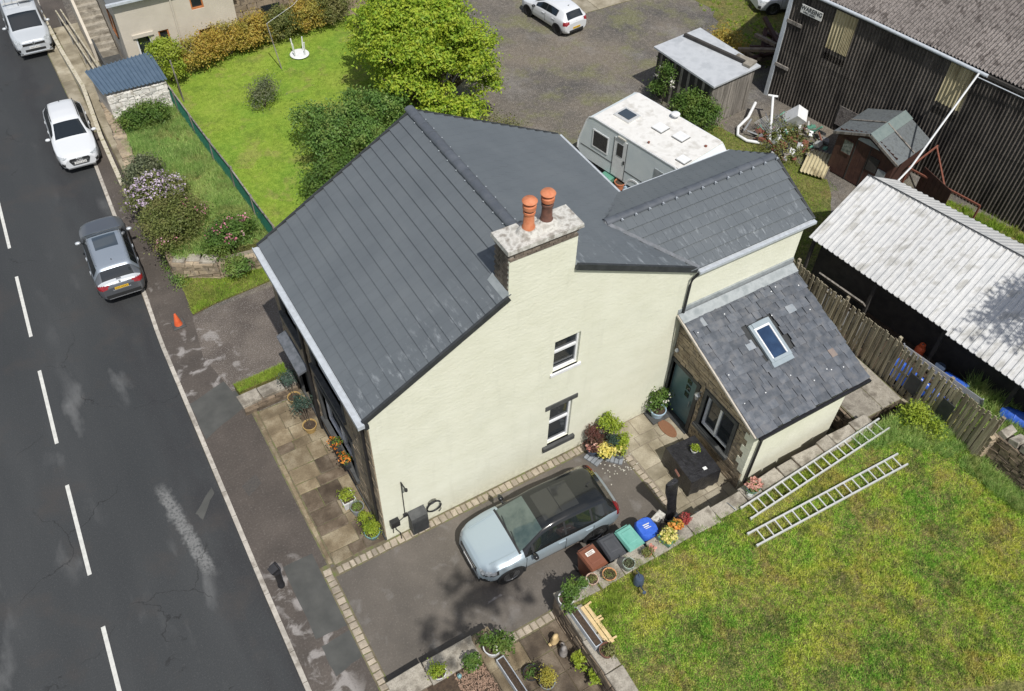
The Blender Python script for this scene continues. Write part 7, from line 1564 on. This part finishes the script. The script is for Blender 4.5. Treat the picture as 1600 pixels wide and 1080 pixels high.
t = thing('wire_mesh', 'crumpled grey wire netting on the scrap heap', 'wire mesh', (22.9, 9.6, .3)); o = B()
for k in range(14): o.tube([(-.6+k*.09, -.5, .1+.1*math.sin(k)), (-.5+k*.09, .0, .25), (-.4+k*.09, .5, .15)], .008, 4); o.tube([(-.6, -.5+k*.07, .15), (0, -.5+k*.07, .28), (.7, -.45+k*.07, .12)], .008, 4)
o.obj('netting', 'steel_grey', t)
for i, (lb, dx, dz, m_) in enumerate((('sunlit corrugated sheet lying on top of the stack by the brown shed', 0, .12, 'sheet_yellow'), ('brown corrugated sheet under the stack by the brown shed', .25, .04, 'asbestos_roof'))):
    t = thing('corrugated_sheet', lb, 'sheet', (22.0+dx, 6.75+dx*.4, dz), R(12)); place('sheet_body', corr_mesh('sheet_body', 1.022, 1.7, .146, .03, m_), None, t, (0, 0, .05), (R(-88), 0, R(-70)))
t = thing('steel_frame', 'rusty red angle iron frame between the brown shed and the barn', 'frame', (24.8, 3.9, 0))
for a, d in (((0, 0, 1.2), (2.0, .15, 1.75)), ((0, 0, 1.2), (.6, -3.0, 1.2)), ((1.5, .1, 1.6), (.25, -1.6, 1.2)), ((0, 0, 0), (0, 0, 1.2)), ((.6, -3, 0), (.6, -3, 1.2)), ((.3, -1.5, 0), (.3, -1.5, 1.2)), ((2.0, .15, 0), (2.0, .15, 1.75))): B().beam(a, d, .06, .06).obj('bar', 'rust_red', t)
t = thing('brown_panel', 'brown boarded panel standing behind the rusty frame', 'panel', (25.0, 3.4, 0), R(-100)); [B().box(k*.2, k*.2+.19, 0, .03, 0, 1.5).obj('board', 'brown_timber', t) for k in range(8)]
# behind the slatted fence
struct(B().prism([(16.2, -.6), (18.2, -.6), (18.5, -5), (16.3, -5.2)], -.02, .55).obj('rough_ground', 'soil'))
t = thing('gas_bottle', 'orange gas bottle in the shade of the white roofed shed', 'gas bottle', (18.0, -2.95, .55)); B().lathe([(.14, 0), (.16, .03), (.16, .42), (.12, .52), (.05, .56), (0, .57)], n=18).obj('cylinder', 'cone_orange', t, smooth=50); B().lathe([(.1, .52), (.1, .62)], n=14).obj('collar', 'cone_orange', t); B().tube([(0, 0, .56), (0, 0, .64)], .03, 8).obj('valve', 'chrome', t)
t = thing('grey_drum', 'grey can with dark lid leaning near the orange gas bottle', 'drum', (17.85, -3.85, .55)); B().lathe([(.15, 0), (.15, .5)], n=16).obj('drum_body', 'pot_grey', t, smooth=40); B().lathe([(.17, .5), (.17, .56), (0, .58)], n=16).obj('lid', 'glaze_navy', t)
for i, (lb, x, y, z) in enumerate((('bright blue drum beside the grey can behind the fence', 17.9, -4.5, .55), ('blue drum half hidden in the weeds at the shed end', 18.3, -6.4, .75))):
    t = thing('blue_drum', lb, 'drum', (x, y, z), R(20*i), 'blue drums behind the fence'); B().lathe([(.22, -.42), (.25, -.38), (.25, .38), (.22, .42), (0, .42)], n=18, m=Matrix.Rotation(R(80), 3, 'X')).obj('drum_body', 'bag_blue', t, smooth=40, loc=(0, 0, .28)); B().lathe([(.255, -.02), (.265, 0), (.255, .02)], n=18, m=Matrix.Rotation(R(80), 3, 'X')).obj('hoop', 'bag_blue', t, loc=(0, 0, .28))
t = thing('tarpaulin', 'blue tarpaulin bundle showing through the fence slats', 'tarpaulin', (16.55, -4.2, .5)); rr = random.Random(6); v = []; 
for i in range(8):
    for j in range(14): v.append((-.25+.5*i/7+rr.uniform(-.03, .03), -1.0+2.1*j/13, 1.0*math.sin(PI*(i+.6)/8.2)**.6+rr.uniform(-.05, .05)))
B().add(v, [(i*14+j, (i+1)*14+j, (i+1)*14+j+1, i*14+j+1) for i in range(7) for j in range(13)]).obj('sheet', 'bag_blue', t, smooth=True)
B().tube([(0, -1.05, .95), (0, 1.05, .95)], .02, 6).obj('rope', 'white_plastic', t)
t = thing('metal_gate', 'grey tubular gate leaning behind the slatted fence', 'gate', (17.0, -4.2, .9), R(8)); [B().tube([(0.1*k, 1.3, .9-.14*k), (.1*k, -1.5, .9-.14*k)], .025, 6).obj('bar', 'steel_grey', t) for k in range(6)]; B().tube([(0, 1.3, .95), (.55, 1.3, .15)], .025, 6).tube([(0, -1.5, .95), (.55, -1.5, .15)], .025, 6).obj('upright', 'steel_grey', t)
# between house and caravan
t = thing('green_crate', 'green plastic crate beside the caravan wheel', 'crate', (14.75, 10.15, 0), R(15)); B().slab(-.35, .35, -.25, .25, 0, .4, .03).obj('crate_body', 'pot_green', t); B().box(-.37, .37, -.27, .27, .38, .43).obj('rim', 'pot_green', t)
pot('plant_pot', 'empty terracotta pot lying near the caravan wheel', (14.85, 9.55, .1), .22, .34, 'terracotta', seed=103)
t = thing('blue_container', 'blue and orange container under the caravan wheel arch', 'container', (15.05, 9.35, 0)); B().lathe([(.16, 0), (.16, .34), (.08, .4), (0, .4)], n=14).obj('container_body', 'glaze_blue', t, smooth=40); B().obox((.15, -.25, .12), (.2, .2, .22), (.3, .2, 0)).obj('lid', 'cone_orange', t)
# loose petals on the terrace edge
o = B(); rr = random.Random(8)
for k in range(60): o.obox((rr.gauss(7.2, .35), rr.gauss(-1.25, .25), .02), (rr.uniform(.02, .05), .03, .004), (0, 0, rr.uniform(0, 3)))
o = o.obj('fallen_petals', 'petal_white'); o['kind'] = 'stuff'; o['label'] = 'scattered pale petals on the drive beside the flower pots'; o['category'] = 'petals'
